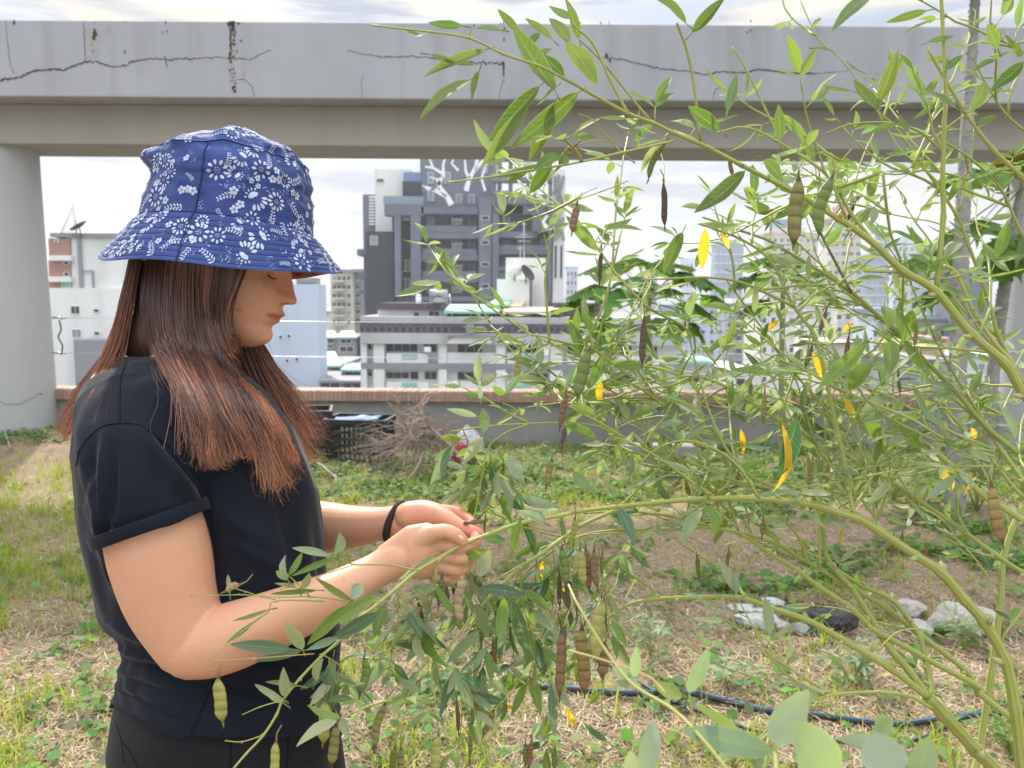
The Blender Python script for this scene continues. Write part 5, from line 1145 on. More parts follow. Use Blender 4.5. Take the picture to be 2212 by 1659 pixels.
# red and white bags behind the brush pile
def bag(px, py, Y, w_, h_, c, seed, label):
    g = wy(px, py, Y); g.z = gh(g.x, g.y); bm = bmesh.new(); bmesh.ops.create_icosphere(bm, subdivisions=4, radius=1)
    for v in bm.verts:
        p = v.co.copy(); q = 1+.25*noise.noise(p*2+Vector((seed,0,0)))+.1*noise.noise(p*6); z = p.z; top = max(0, z)**2*.5
        v.co = g+Vector((p.x*q*w_/2*(1-top), p.y*q*w_*.35*(1-top), max(0, (z*q+1)/2)*h_))
    me = bpy.data.meshes.new('bag'); bm.to_mesh(me); bm.free(); o = link('plastic_bag', me, mat('bag_film', c, .4, nz=(20, .4, tuple(x*.6 for x in c)), bump=(30, .6, .02))); return tag(o, label, 'bag')
bag(985, 1010, 6.5, .26, .24, (.35,.03,.04), 2, 'dark red plastic bag half hidden right of the brush pile'); bag(1012, 990, 6.75, .26, .34, (.6,.6,.66), 9, 'pale plastic bag standing behind the red one')
mb = MB(); g = gz(1420, 1000); mb.box((g.x-.3, g.y, gh(g.x,g.y)-.05), (g.x+.35, g.y+.2, gh(g.x,g.y)+.14)); o = mb.build('concrete_block', M['grey_s'], smooth=False); bv_ = o.modifiers.new('b', 'BEVEL'); bv_.width = .012; tag(o, 'grey concrete block lying at the foot of the wall', 'block')
# ---- dead branches
M['deadwood'] = mat('dead_wood', (.36,.29,.25), .9, attr=True, nz=(30, .4, (.24,.19,.16)), bump=(120, .4, .003))
def grow(mb, p, d, L_, rad, r, lvl, curl=.5, grav=0, n=7, c=(1,1,1), split=3):
    P = [p]; dd = d.normalized(); R2 = [rad]
    for i in range(n):
        dd = (dd + Vector((r.gauss(0, curl), r.gauss(0, curl), r.gauss(0, curl)-grav))*.35).normalized(); P.append(P[-1]+dd*L_/n); R2.append(rad*(1-.75*(i+1)/n))
    k = r.uniform(.6, 1.25); mb.tube(P, R2, 5, c=(k*c[0], k*c[1], k*c[2]))
    if lvl > 0:
        for _ in range(split): i = r.randint(1, n); grow(mb, P[i], (P[i]-P[i-1]).normalized()+Vector((r.gauss(0, .6), r.gauss(0, .6), r.gauss(0, .6))), L_*r.uniform(.4, .8), R2[i]*.75+.0008, r, lvl-1, curl, grav, n, c, split)
def brush_pile():
    r = random.Random(8); mb = MB(); base = gz(905, 1030); o0 = wy(915, 975, 6.35)
    crown = wy(905, 930, 6.35)
    for i in range(26):   # gnarled upper limbs
        a = r.uniform(-.6, 3.6); grow(mb, crown+Vector((r.gauss(0, .10), r.gauss(0, .08), r.gauss(0, .05))), Vector((math.cos(a), r.gauss(0, .4), math.sin(a)*.9)), r.uniform(.15, .36), r.uniform(.006, .012), r, 2, .9, 0, 7, (1.05, 1, .95))
    for i in range(95):   # fine drooping root-like twigs fanning down to the left and right
        a = r.uniform(-2.9, -1.2) if r.random() < .8 else r.uniform(-1.2, -.3); grow(mb, crown+Vector((r.gauss(0, .10), r.gauss(0, .1), r.gauss(-.03, .05))), Vector((math.cos(a)*1.3, r.gauss(-.3, .4), math.sin(a)*.75)), r.uniform(.25, .55), r.uniform(.002, .0045), r, 1, .22, 0, 6, (.95, .85, .85), 2)
    a, b = wy(1020, 1020, 6.2), wy(930, 925, 6.3); mb.tube(spl([a, a.lerp(b, .5)+Vector((0,0,.03)), b]), .014, 6)
    a, b = wy(878, 1040, 6.0), wy(915, 975, 6.2); mb.tube(spl([a, a.lerp(b, .5)+Vector((.02,0,.0)), b]), .010, 6)
    for v in range(len(mb.v)):
        if mb.v[v][2] < .01: mb.v[v] = (mb.v[v][0], mb.v[v][1], .01)
    return mb.build('brush_pile', M['deadwood'])
tag(brush_pile(), 'tangled heap of grey dead branches leaning on the parapet', 'brush pile')
def deadbranch(pts, rad, label, seed, tw=4):
    r = random.Random(seed); P = spl([(lambda g: Vector((g.x, g.y, gh(g.x, g.y)+.02+z)))(gz(x, y)) for x, y, z in pts], 5); mb = MB(); mb.tube(P, [rad*(1-.5*i/len(P)) for i in range(len(P))], 7, wob=.3)
    for _ in range(tw): i = r.randint(2, len(P)-2); grow(mb, P[i], Vector((r.gauss(0,1), r.gauss(0,.5), r.uniform(0,.5))), r.uniform(.08, .2), rad*.5, r, 0, .5)
    tag(mb.build('fallen_branch', M['deadwood']), label, 'branch')
deadbranch([(668,1018,.03),(690,1026,.05),(712,1040,.04),(728,1050,.03),(724,1062,0),(712,1072,0)], .012, 'pale bent dead branch lying on the grass near her elbow', 1)
deadbranch([(-20,945,.02),(20,950,.02),(60,957,.02),(95,968,.02),(130,988,0)], .013, 'grey fallen branch at the foot of the left column', 2, 3)
deadbranch([(5,952,.01),(12,970,.02),(25,1000,0)], .014, 'short pale stick pointing out under the left column branch', 3, 1)
# ============================================================ papaya trees
M['papleaf'] = mat('papaya_leaf', (.13,.26,.05), .5, attr=True, nz=(9, .4, (.08,.17,.035)), trans=.5, spec=.4)
M['papy'] = mat('papaya_yellowing_leaf', (.30,.27,.03), .6, nz=(14, .6, (.12,.17,.03)), trans=.4)
M['paptrunk'] = mat('papaya_trunk', (.33,.325,.31), .85, nz=(18, .6, (.20,.205,.18)), bump=(25, .5, .01))
M['papgreen'] = mat('papaya_green_stem', (.20,.26,.12), .75, nz=(18, .5, (.28,.27,.2)), bump=(25, .4, .006))
M['petiole'] = mat('papaya_petiole', (.22,.22,.11), .6)
def papaya_leaf(p, out, R_0, r, droop=.5):
    """deeply cut palmate blade: seven lobes, each with pointed side lobes"""
    out = out.normalized(); side = out.cross(Vector((0,0,1))).normalized(); up = side.cross(out).normalized(); mb = MB()
    for li, (a, L_) in enumerate(((0,1),(.62,.92),(-.62,.92),(1.25,.78),(-1.25,.78),(1.95,.55),(-1.95,.55),(2.7,.36),(-2.7,.36))):
        a += r.gauss(0, .06); d = out*math.cos(a)+side*math.sin(a); s = d.cross(up).normalized(); L1 = L_*R_0*r.uniform(.9, 1.1); n = 12
        c0 = [q*r.uniform(.8, 1.25) for q in (1, 1, 1)]; V = []
        for i in range(n+1):
            t = i/n; wd = L1*(.06+.26*math.sin(math.pi*min(1, t*1.05)**.9)*(1+.55*math.cos(t*math.pi*6.2)))*(1-t**3)
            z = -droop*L1*t*t*1.0 + .06*L1*math.sin(t*9+li); c = p+d*(L1*t)+up*z
            V += [c-s*wd-up*(wd*.35)-d*wd*-.5, c, c+s*wd-up*(wd*.35)+d*wd*.5]
        mb.add(V, [f for i in range(n) for f in ((3*i, 3*i+1, 3*i+4, 3*i+3), (3*i+1, 3*i+2, 3*i+5, 3*i+4))], 0, tuple(c0))
    return mb
def papaya(name, label, trunkpts, rad0, rad1, leaves, m, seed, fruit=False, ring=True):
    r = random.Random(seed); P0 = [wy(x, y, Y) for x, y, Y in trunkpts]; P0[0].z = gh(P0[0].x, P0[0].y)-.02; P = spl(P0, 14); root = empty(name, P0[0], label, 'tree', 'papaya trees beside the parapet')
    mb = MB(); rr = []
    for i, p in enumerate(P): t = i/(len(P)-1); rr.append((rad0*(1-t)+rad1*t)*(1+(.09*abs(math.sin(i*1.9)) if ring else 0)))
    mb.tube(P, rr, 14, wob=.06)
    # leaf scars
    if ring:
        for i in range(2, len(P)-1):
            for k in range(2): 
                a = r.uniform(0, 6.28); c = P[i]+Vector((math.cos(a), math.sin(a), 0))*rr[i]*.98; u = Vector((-math.sin(a), math.cos(a), 0)); q = rr[i]*.45
                mb.tube([c-u*q+Vector((0,0,q*.5)), c+Vector((math.cos(a),math.sin(a),0))*.003-Vector((0,0,q*.15)), c+u*q+Vector((0,0,q*.5))], [.002, .004, .002], 5)
    mb.build('trunk', m, root)
    for (x, y, Y, R0, ox, oy, oz, yel) in leaves:
        tip = wy(x, y, Y); k = min(range(len(P)), key=lambda i: abs((P[i]-tip).length-.35)) if len(P) < 5 else len(P)-1-r.randint(0, 3)
        a = P[k]; mid = a.lerp(tip, .5)+Vector((0,0,.04)); pt = MB(); pt.tube(spl([a, mid, tip]), [.006]*8+[.004]*5, 6); pt.build('petiole', M['petiole'], root)
        lf = papaya_leaf(tip, Vector((ox, oy, oz)), R0*1.3, r); o = lf.build('leaf', M['papy'] if yel else M['papleaf'], root)
    return root
papaya('papaya_tree', 'slim papaya tree with wide drooping crown in front of the city', [(1402,965,6.4),(1400,850,6.4),(1400,740,6.4),(1398,690,6.4),(1400,650,6.4)], .036, .026,
    [(1330,572,6.3,.26,-1,-.3,.1,0),(1420,566,6.5,.28,1,-.2,.15,0),(1375,560,6.7,.25,-.3,1,.1,0),(1290,618,6.2,.26,-1,-.4,-.1,0),(1345,625,6.1,.24,-.6,-1,-.2,0),(1250,640,6.4,.20,-1,.1,-.3,0),(1465,590,6.4,.26,1,0,0,0),(1510,600,6.3,.24,1,-.3,-.2,0),(1490,655,6.3,.26,1,-.5,-.3,0),(1440,690,6.2,.22,.5,-1,-.5,0),(1300,690,6.3,.20,-1,-.2,-.6,0),(1260,665,6.2,.18,-1,-.5,-.6,1),(1375,600,6.1,.22,0,-1,0,0),(1540,640,6.5,.2,1,.3,-.4,0),(1500,700,6.4,.2,.8,-.2,-.7,0),(1320,730,6.3,.13,-.4,-.3,-1,1),(1430,620,6.6,.22,.3,1,0,0)], M['papgreen'], 5, ring=False)
papaya('papaya_tree', 'tall ring-scarred papaya trunk rising out of the picture at the right', [(2064,1110,5.1),(2066,900,5.1),(2072,700,5.1),(2078,500,5.1),(2086,330,5.1),(2095,180,5.1),(2106,0,5.1),(2112,-120,5.1)], .060, .021,
    [(2075,-100,5.1,.3,-1,-.3,.2,0),(2160,-90,5.0,.3,1,-.3,.2,0)], M['paptrunk'], 9)
papaya('papaya_tree', 'papaya tree with ragged leaves against the right column', [(2128,1020,6.2),(2140,850,6.2),(2158,700,6.2),(2180,560,6.2),(2200,450,6.2),(2215,395,6.2)], .052, .034,
    [(2120,372,6.0,.34,-1,-.2,.1,0),(2170,350,6.3,.28,.2,-.5,.4,1),(2120,480,5.9,.30,-1,-.3,-.1,0),(2190,515,5.9,.30,.3,-1,-.3,0),(2020,545,6.0,.34,-1,-.2,-.2,0),(2170,545,6.2,.22,-.3,-.5,-.8,0),(2025,620,6.1,.22,-1,-.1,-.6,0),(2230,500,6.2,.3,1,-.5,0,0),(2205,345,6.4,.28,1,-.2,.2,0)], M['paptrunk'], 12)
papaya('papaya_tree', 'young papaya with a few leaves behind the pods, left of the beige towers', [(1690,1000,6.6),(1688,850,6.6),(1690,700,6.6),(1692,620,6.6)], .028, .02,
    [(1670,560,6.5,.22,-1,-.3,.2,0),(1720,575,6.6,.24,1,-.2,0,0),(1640,590,6.5,.22,-1,0,-.3,0),(1745,600,6.7,.2,1,.2,-.3,0),(1690,552,6.8,.2,.2,1,.2,0),(1640,650,6.5,.2,-1,-.4,-.5,0),(1610,600,6.7,.2,-1,.2,-.2,0)], M['papgreen'], 21, ring=False)
# ============================================================ pigeon pea
M['stem'] = mat('green_stem', (.36,.39,.10), .5, attr=True, ridge=True, nz=(60, .3, (.40,.42,.17)), bump=(250, .2, .001), spec=.35)
M['leaf'] = mat('pea_leaf', (1,1,1), .55, attr=True, veins=True, trans=.40, spec=.35)
M['yleaf'] = mat('yellow_leaf', (.70,.42,.03), .6, nz=(60, .5, (.75,.55,.10)), trans=.45)
M['pod'] = mat('pod', (1,1,1), .5, attr=True, nz=(90, .35, (.14,.09,.035)), trans=.12, spec=.4)
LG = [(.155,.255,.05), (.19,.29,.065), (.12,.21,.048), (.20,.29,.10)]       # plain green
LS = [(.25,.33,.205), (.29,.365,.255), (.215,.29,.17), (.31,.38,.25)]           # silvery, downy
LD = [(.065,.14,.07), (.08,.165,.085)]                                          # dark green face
def leaf_geo(mb, base, tip, wd, nrm, c, bend=.12, fold=.18, n=8):
    ax = tip-base; L_ = ax.length; ax = ax.normalized() if L_ > 1e-6 else AX; s = ax.cross(nrm); s = s.normalized() if s.length > 1e-4 else ax.orthogonal().normalized(); nn = s.cross(ax); b0 = len(mb.v); tw = rnd.uniform(-.5, .5); wv = rnd.uniform(0, 6.28)
    for i in range(n+1):
        t = i/n; w_ = wd*.5*min(1, (math.sin(math.pi*t**.82)**.85 if 0 < t < 1 else 0)*1.02)+.0002; cc = base+ax*(L_*t)+nn*(bend*L_*math.sin(math.pi*t)) ; a = tw*(t-.3); s2 = s*math.cos(a)+nn*math.sin(a); n2 = nn*math.cos(a)-s*math.sin(a)
        for u in (-1, -.5, 0, .5, 1):
            mb.v.append(tuple(cc+s2*(w_*u)+n2*(abs(u)*w_*fold*2+.05*w_*math.sin(wv+t*16)*abs(u)))); mb.c.append(c); mb.uv.append((u, t, 0))
    for i in range(n):
        for k in range(4): a = b0+i*5+k; mb.f.append((a, a+1, a+6, a+5)); mb.m.append(0)
def rcol(P, a=.16):
    c = rnd.choice(P); k = rnd.uniform(1-a, 1+a); return (c[0]*k*rnd.uniform(.9, 1.15), c[1]*k, c[2]*k*rnd.uniform(.85, 1.15))
shrub = empty('pigeon_pea_shrub', Vector((at(2160,1659,1.05).x, at(2160,1659,1.05).y+.1, 0)), 'big sprawling pigeon pea shrub laden with pods filling the right half', 'shrub')
FOL = MB()
def trifoliate(p, d, size, r, pal, fol=None):
    """three leaflets at the end of a short petiole"""
    fol = fol if fol is not None else FOL
    d = d.normalized(); side = d.cross(Vector((0,0,1))); side = side.normalized() if side.length > .1 else AX; q = p+d*size*.35; STEMS.tube([p, q], [.0009, .0006], 4, c=(.9, 1, .9))
    for ang, L_ in ((0, 1.0), (.95, .82), (-.95, .82)):
        if r.random() < .06: continue
        dd = (d*math.cos(ang)+side*math.sin(ang)+Vector((r.gauss(0, .15), r.gauss(0, .15), r.gauss(-.12, .22)))).normalized(); L1 = size*L_*r.uniform(.8, 1.1)
        nrm = Vector((r.gauss(0, .5), r.gauss(-.35, .5), 1)).normalized(); b = q+(d*size*.12 if ang == 0 else Vector())
        leaf_geo(fol, b, b+dd*L1, L1*r.uniform(.22, .31), nrm, rcol(pal), bend=r.uniform(-.14, .12), n=6)
STEMS = MB()
MAIN = []      # polylines kept for side shoots
def stem(s, d0, d1, w0, w1, name='branch', dark=None, lv=0, size=.053, pal=None, nodes=True):
    """traced stem: pixel points, depth from d0 to d1 m, width from w0 to w1 px"""
    pts = [tuple(map(float, a.split(','))) for a in s.split()]; n = len(pts); P = spl([at(x, y, d0+(d1-d0)*i/(n-1)) for i, (x, y) in enumerate(pts)], 6)
    P = [p+Vector((noise.noise(p*9), noise.noise(p*9+Vector((5,0,0))), noise.noise(p*9+Vector((0,5,0)))))*.003 for p in P]
    m = len(P); rr = [(w0+(w1-w0)*i/(m-1))/2*(d0+(d1-d0)*i/(m-1))/FPX for i in range(m)]
    if nodes: rr = [q*(1.22 if i % 6 == 0 and 0 < i < m-1 else 1) for i, q in enumerate(rr)]
    k = rnd.uniform(.88, 1.12); c = dark or (k, k, k*.9); mb = MB(); mb.tube(P, [q*(.78 if w0 > 12 else .9) for q in rr], 12 if w0 > 6 else 6, c=c)
    if nodes:
        for i in range(6, m-1, 6):
            t = (P[i+1]-P[i]).normalized(); q = t.orthogonal().normalized(); a = rnd.random()*6.28; q = (q*math.cos(a)+t.cross(q)*math.sin(a)); e = max(rr[i], .0012); mb.tube([P[i]+q*e*.5, P[i]+q*e*1.1+t*e*.4, P[i]+q*e*1.45+t*e*.9], [e*.55, e*.42, e*.15], 6, c=(1.25, 1.1, 2.0))
    mb.build(name, M['stem'], shrub); MAIN.append((P, rr, lv, size, pal)); return P
st = stem
st('2165,1720 2147,1659 2110,1620 2037,1543 2005,1506', 1.06, 1.02, 38, 34, 'trunk')
st('2005,1506 1924,1446 1819,1381 1742,1340 1669,1314 1608,1292 1560,1288 1466,1292 1426,1294 1369,1304 1330,1325 1290,1358 1255,1400', 1.02, 1.1, 20, 5)
st('1427,1289 1395,1263 1350,1236 1311,1218 1270,1200', 1.1, 1.15, 6, 3); st('1606,1289 1585,1251 1544,1218 1493,1185 1448,1155', 1.05, 1.15, 8, 4)
st('2005,1506 1964,1450 1924,1405 1900,1372 1879,1335 1839,1270 1802,1226 1782,1185 1774,1121 1746,1040 1746,999 1758,902', 1.02, 1.2, 22, 8)
st('2008,1512 2012,1480 2004,1442 1988,1377 1964,1340 1924,1296 1863,1266 1786,1215', 1.03, 1.12, 17, 12)
st('2010,1530 1964,1506 1899,1496 1822,1498 1762,1510 1701,1543 1640,1595 1590,1650', 1.0, .9, 9, 5, lv=5, size=.05, pal=LS)
B = st('2230,1700 2212,1659 2191,1530 2171,1425 2126,1344 2085,1296 2037,1239 1980,1200 1903,1149 1855,1121 1814,1108 1762,1092 1681,1080 1600,1076 1499,1078 1418,1084 1317,1096 1232,1107', .95, .98, 34, 10)
st('1232,1107 1124,1128 1072,1146 996,1177 951,1205 902,1232 860,1267 812,1309 767,1343 735,1385 700,1415 651,1463 611,1510 597,1540 567,1585 530,1625 502,1659', .92, .74, 10, 5)
st('902,1230 846,1218 805,1217 767,1218 735,1208 711,1198', .82, .78, 4.5, 3.5); st('767,1218 720,1235 673,1250 603,1277', .79, .78, 3.5, 2)
st('832,1298 760,1298 673,1291 603,1292 516,1287 414,1292', .80, .76, 4.5, 2); st('668,1290 638,1260 607,1229', .78, .77, 4, 2.5)
st('700,1300 594,1300 577,1324 543,1351 499,1385 479,1405 448,1429 426,1451', .79, .76, 4.5, 2); st('679,1414 620,1419 550,1424 448,1429 413,1412', .76, .75, 3, 2, dark=(1.2,.8,1.0)); st('594,1297 560,1290 530,1280 495,1270', .78,.76,3,2)
st('414,1292 407,1285', .76, .76, 3, 2); st('448,1290 412,1313',.765,.76,2,1.6); st('611,1510 560,1525 520,1542', .76,.75,3,2); st('567,1585 520,1600 482,1598', .75,.74,3,2.5,dark=(1.3,.9,1))
st('2190,1556 2120,1500 2106,1478 1900,1369 1870,1345 1832,1310 1770,1269 1719,1230 1661,1193 1600,1153 1539,1141 1478,1141 1397,1143 1317,1148 1246,1161 1172,1206 1097,1280', 1.05, 1.1, 18, 5)
st('2116,1505 2085,1447 1984,1368 1912,1314 1839,1270 1770,1226 1722,1201 1681,1177 1580,1145 1519,1133 1458,1117 1357,1105 1260,1110', 1.07, 1.2, 17, 5)
st('2100,1680 2117,1620 2140,1466 2150,1369 2160,1288 2170,1201 2187,1141 2205,1100 2230,1060', 1.15, 1.2, 20, 14)
st('1317,939 1377,963 1438,999 1499,1044 1543,1072', 1.05, 1.0, 6, 8); st('1317,951 1422,975 1499,1003 1580,1036 1661,1056 1721,1084', 1.1, .98, 4, 7); st('1357,1036 1398,987 1438,963 1479,955 1519,963 1568,987 1604,1020 1640,1076', 1.0, .97, 4, 8)
st('1596,1145 1576,1088 1555,1048 1511,971 1466,914 1434,878', 1.08, 1.2, 7, 4, lv=5); st('1903,1153 1883,1072 1863,1011 1823,951 1782,890', .97, 1.1, 7, 4, lv=4)
st('2280,1270 2212,1238 2146,1194 2078,1145 1972,1072 1924,1040 1855,1003 1794,963 1721,930 1661,898', 1.1, 1.2, 15, 5, lv=4); st('2260,1160 2212,1125 2126,1072 2086,1032 2021,975 2005,963 1948,926 1903,878 1878,840 1850,800', 1.05, 1.15, 19, 8)
st('1972,1072 1940,1028 1908,971 1859,910 1830,870', 1.13, 1.2, 7, 4, lv=4); st('2240,1070 2212,1040 2167,979 2126,922 2078,878', 1.0, 1.1, 15, 10)
st('2230,1090 2190,1050 2138,987 2086,935 2037,878', 1.2, 1.25, 9, 6); st('1770,1226 1770,1105 1778,1019 1782,902', 1.1, 1.15, 8, 5, lv=4); st('1746,1218 1730,1169 1705,1133 1665,1092', 1.08, 1.02, 7, 5); st('1786,1212 1741,1212 1681,1189 1620,1160 1555,1125', 1.15,1.2,4,3)
st('1246,1139 1194,1177 1124,1225 1055,1291 1013,1340 968,1399 944,1430 933,1458 940,1510 947,1566', 1.0, .84, 9, 3); st('1246,1139 1330,1100 1400,1078 1470,1050', 1.0, 1.05, 9, 10)
st('1180,1190 1055,1260 951,1323 881,1364 815,1396', .97, .88, 5, 3, lv=5, pal=LS); st('1350,948 1298,924 1228,913 1142,913 1055,919 973,931', 1.05, .98, 6, 4); st('1142,912 1107,879 1086,870', 1.02, 1.0, 4, 3)
st('1138,915 1090,934 1058,962 1048,990 1041,1035 1027,1108 1020,1150', 1.0, .97, 5, 3, lv=6, pal=LS); st('1350,948 1298,917 1246,889 1201,865', 1.0, .96, 6, 5); st('1370,819 1301,763 1266,743 1214,744 1125,757', 1.05, 1.0, 5, 3)
st('1245,861 1276,843 1318,781 1325,729 1371,670 1401,611', 1.05, 1.1, 4, 3, lv=3); st('1600,1030 1487,926 1430,874 1377,837 1317,813', 1.15, 1.1, 8, 5, lv=3); st('1750,960 1681,910 1620,870 1560,833 1499,813 1418,821 1329,837', 1.1, 1.0, 7, 4, lv=4)
st('1823,932 1762,862 1701,789 1661,728 1600,647 1568,603', 1.1, 1.15, 6, 4, lv=4); st('1843,631 1815,578 1774,505 1734,437', 1.05, 1.1, 7, 5, dark=(.28,.22,.35)); st('1936,590 1900,588 1867,586', .92, .9, 8, 6)
st('2280,920 2212,850 2171,789 2098,724 2021,631 1952,586 1891,530 1835,489 1810,473 1762,441 1721,416 1661,388', .9, .84, 26, 12); st('1661,388 1604,359 1532,320 1460,287 1408,261 1355,241 1277,202 1218,170 1160,140 1088,117 1016,85 931,69 807,52', .84, .72, 11, 4)
st('1891,530 1835,461 1806,408 1767,359 1682,307 1610,277 1551,287', .88, .9, 9, 4); st('1515,307 1489,131 1463,52', .83, .8, 7, 6); st('1355,241 1316,170 1277,91 1238,52 1225,0 1215,-40', .79, .75, 7, 4); st('1408,261 1310,144 1251,85', .8, .78, 6, 4)
st('1688,300 1656,241 1610,150 1581,104', .9, .92, 6, 4); st('1375,352 1336,320 1284,261 1251,245', .9, .88, 4, 2.5, dark=(1,.8,.9)); st('1457,303 1342,326 1212,356 1080,380 964,395', .84, .76, 6, 4, dark=(1.1,1,1.1)); st('964,395 950,380',.76,.76,3,2.5,dark=(1.3,.9,1.2))
st('2021,627 2038,473 2036,393 2038,274 2044,196 2037,33 2028,-60', .9, .86, 15, 9); st('2260,900 2212,830 2187,786 2156,719 2136,640 2088,512 2068,465 1985,350 1929,274 1897,248', 1.0, 1.05, 13, 6); st('2191,798 2180,775 2148,739 2104,671 2068,592 2040,574', 1.0, 1.0, 10, 8, dark=(1.4,1.25,1.5))
st('2200,980 2128,921 2056,838 1985,765 1904,688 1835,627 1762,578 1701,542 1661,518 1600,497 1519,469', 1.05, 1.15, 14, 6, lv=3); st('1989,770 1918,695 1862,659 1810,616', 1.1, 1.12, 7, 5)
st('1847,1113 1835,1060 1819,959 1808,918 1782,805 1762,728 1717,663 1665,566 1600,518 1519,485', .97, 1.05, 14, 6); st('1717,663 1640,627 1580,607 1519,599 1458,599 1385,603', 1.0, .95, 8, 4, dark=(1,.95,.9))
st('2290,480 2212,385 2145,320 2080,235 2002,98', .92, .9, 14, 9, dark=(1.1,1.05,1.4)); st('2048,418 1995,366 1943,326 1897,248 1825,137 1773,85 1728,0', 1.0, 1.1, 5, 2.5, lv=5, size=.032); st('2034,326 1982,281 1917,264 1839,268 1786,287', .9, .88, 6, 4); st('2072,457 2096,374 2104,274', 1.1, 1.1, 4, 3)
st('2072,338 1969,360 1906,377 1886,370', .9, .88, 3, 2, dark=(1.1,.8,1)); st('2080,520 2028,483 1957,470 1890,457', .95, .95, 3.5, 2.5, lv=3, size=.03); st('2260,560 2212,512 2168,413 2108,350 2040,306', 1.0, .98, 7, 5); st('1245,434 1297,415 1356,392', 1.0, 1.05, 2.5, 3, dark=(1.2,.8,1.1))
st('2212,930 2150,890 2090,860 2020,800 1950,740 1880,700', 1.2, 1.3, 6, 4, lv=5); st('2240,300 2180,250 2130,180 2100,120', 1.0, 1.0, 6, 4, lv=5, pal=LG); st('2260,130 2190,105 2120,95', 1.05, 1.0, 5, 3, lv=5, pal=LG); st('1880,700 1800,650 1740,600', 1.3, 1.35, 4, 3, lv=5)
st('2040,1380 1990,1360 1940,1365 1900,1400', .98,.96,4,2.5,lv=4,pal=LS); st('1477,1389 1560,1440 1640,1470 1720,1520 1800,1580', 1.2,1.2,4,3,lv=2,pal=LS,size=.04)
for s_ in ('472,1461 479,1436 477,1408', '590,1590 603,1560 600,1530', '1010,1243 1030,1233 1080,1215', '1245,313 1290,303 1340,310', '1240,443 1262,420 1290,405', '1295,540 1305,500 1318,480', '1276,750 1280,735', '1125,757 1128,750', '1725,376 1740,350 1760,330', '1800,376 1815,350 1840,320', '1434,392 1438,360 1430,330', '1393,684 1388,655 1392,640', '833,1514 860,1480 895,1440', '787,1416 783,1380 790,1350', '1069,1531 1100,1500 1130,1460', '1022,1458 1020,1440 1015,1410', '1214,1354 1228,1320 1240,1290', '1256,1347 1255,1310 1262,1280', '1305,1291 1330,1265 1340,1230', '729,1561 738,1530 745,1480', '853,1611 860,1580 880,1540', '2140,1040 2146,990 2150,960', '1505,1198 1506,1180'):
    st(s_, .9, .95, 2.6, 2.2, 'pod_stalk', dark=(1.0,.75,.6), nodes=False)
# ---- side shoots with leaves along the traced stems and in the heart of the shrub
def shoot(p, d, L_, r, size, pal, dens):
    P = [p]; dd = d.normalized(); n = 7
    for i in range(n): dd = (dd+Vector((r.gauss(0, .13), r.gauss(0, .13), r.gauss(.0, .13)))).normalized(); P.append(P[-1]+dd*L_/n)
    k = r.uniform(.85, 1.15); STEMS.tube(P, [.0017*(1-.6*i/n)+.0003 for i in range(n+1)], 5, c=(k, k, k*1.05))
    k = max(2, int(dens*L_/.03))
    for i in range(k):
        t = (i+.6)/k*n; j = min(int(t), n-1); q = P[j].lerp(P[j+1], t-j); tdir = (P[j+1]-P[j]).normalized(); a = i*2.4+r.random(); s = tdir.orthogonal().normalized(); b = tdir.cross(s)
        trifoliate(q, tdir*.55+(s*math.cos(a)+b*math.sin(a))*.8+Vector((0,0,.15)), size*r.uniform(.6, 1.1), r, pal)
    trifoliate(P[-1], dd, size*.8, r, pal)
rs_ = random.Random(77)
def okplace(p):
    x, y, d = proj(p)
    if x < 975 and y > 1070: return y > 1360 and x > 640 and rs_.random() < .5
    if y < 330 and x < 1600 and rs_.random() < .5: return False
    if x < 1060 and 1060 < y < 1260 : return False
    if x < 900 and y < 1150: return False
    if 1330 < x < 2130 and 1190 < y < 1500 and rs_.random() < .93: return False
    if d > 1.0 and x < 900: return False
    return True
for P, rr, lv, size, pal in list(MAIN):
    L_ = sum((b-a).length for a, b in zip(P, P[1:])); k = max(1, int(lv*.7)) if lv else int(L_/(.15 if proj(P[len(P)//2])[1] > 600 else .19))
    if rr[0] > .008 and not lv: k = int(L_/.17)
    for _ in range(k):
        i = rs_.randint(len(P)//6, len(P)-2); p = P[i]
        if not okplace(p): continue
        x, y, d = proj(p); t = (P[i+1]-P[i]).normalized()
        ps = pal or (LG+LS[:1] if y < 620 else (LG+LS*2 if y < 1000 else LS+LG[:2]+LD[:1]))
        dr = t*.6+Vector((rs_.gauss(0, .6), rs_.gauss(.35, .5), rs_.gauss(.15, .55)))
        ex, ey, ed = proj(p+dr.normalized()*.13)
        if ex < 985 and 1030 < ey < 1330: continue
        shoot(p, dr, rs_.uniform(.05, .17), rs_, (size or .045)*rs_.uniform(.75, 1.1), ps, rs_.uniform(.55, 1.0))
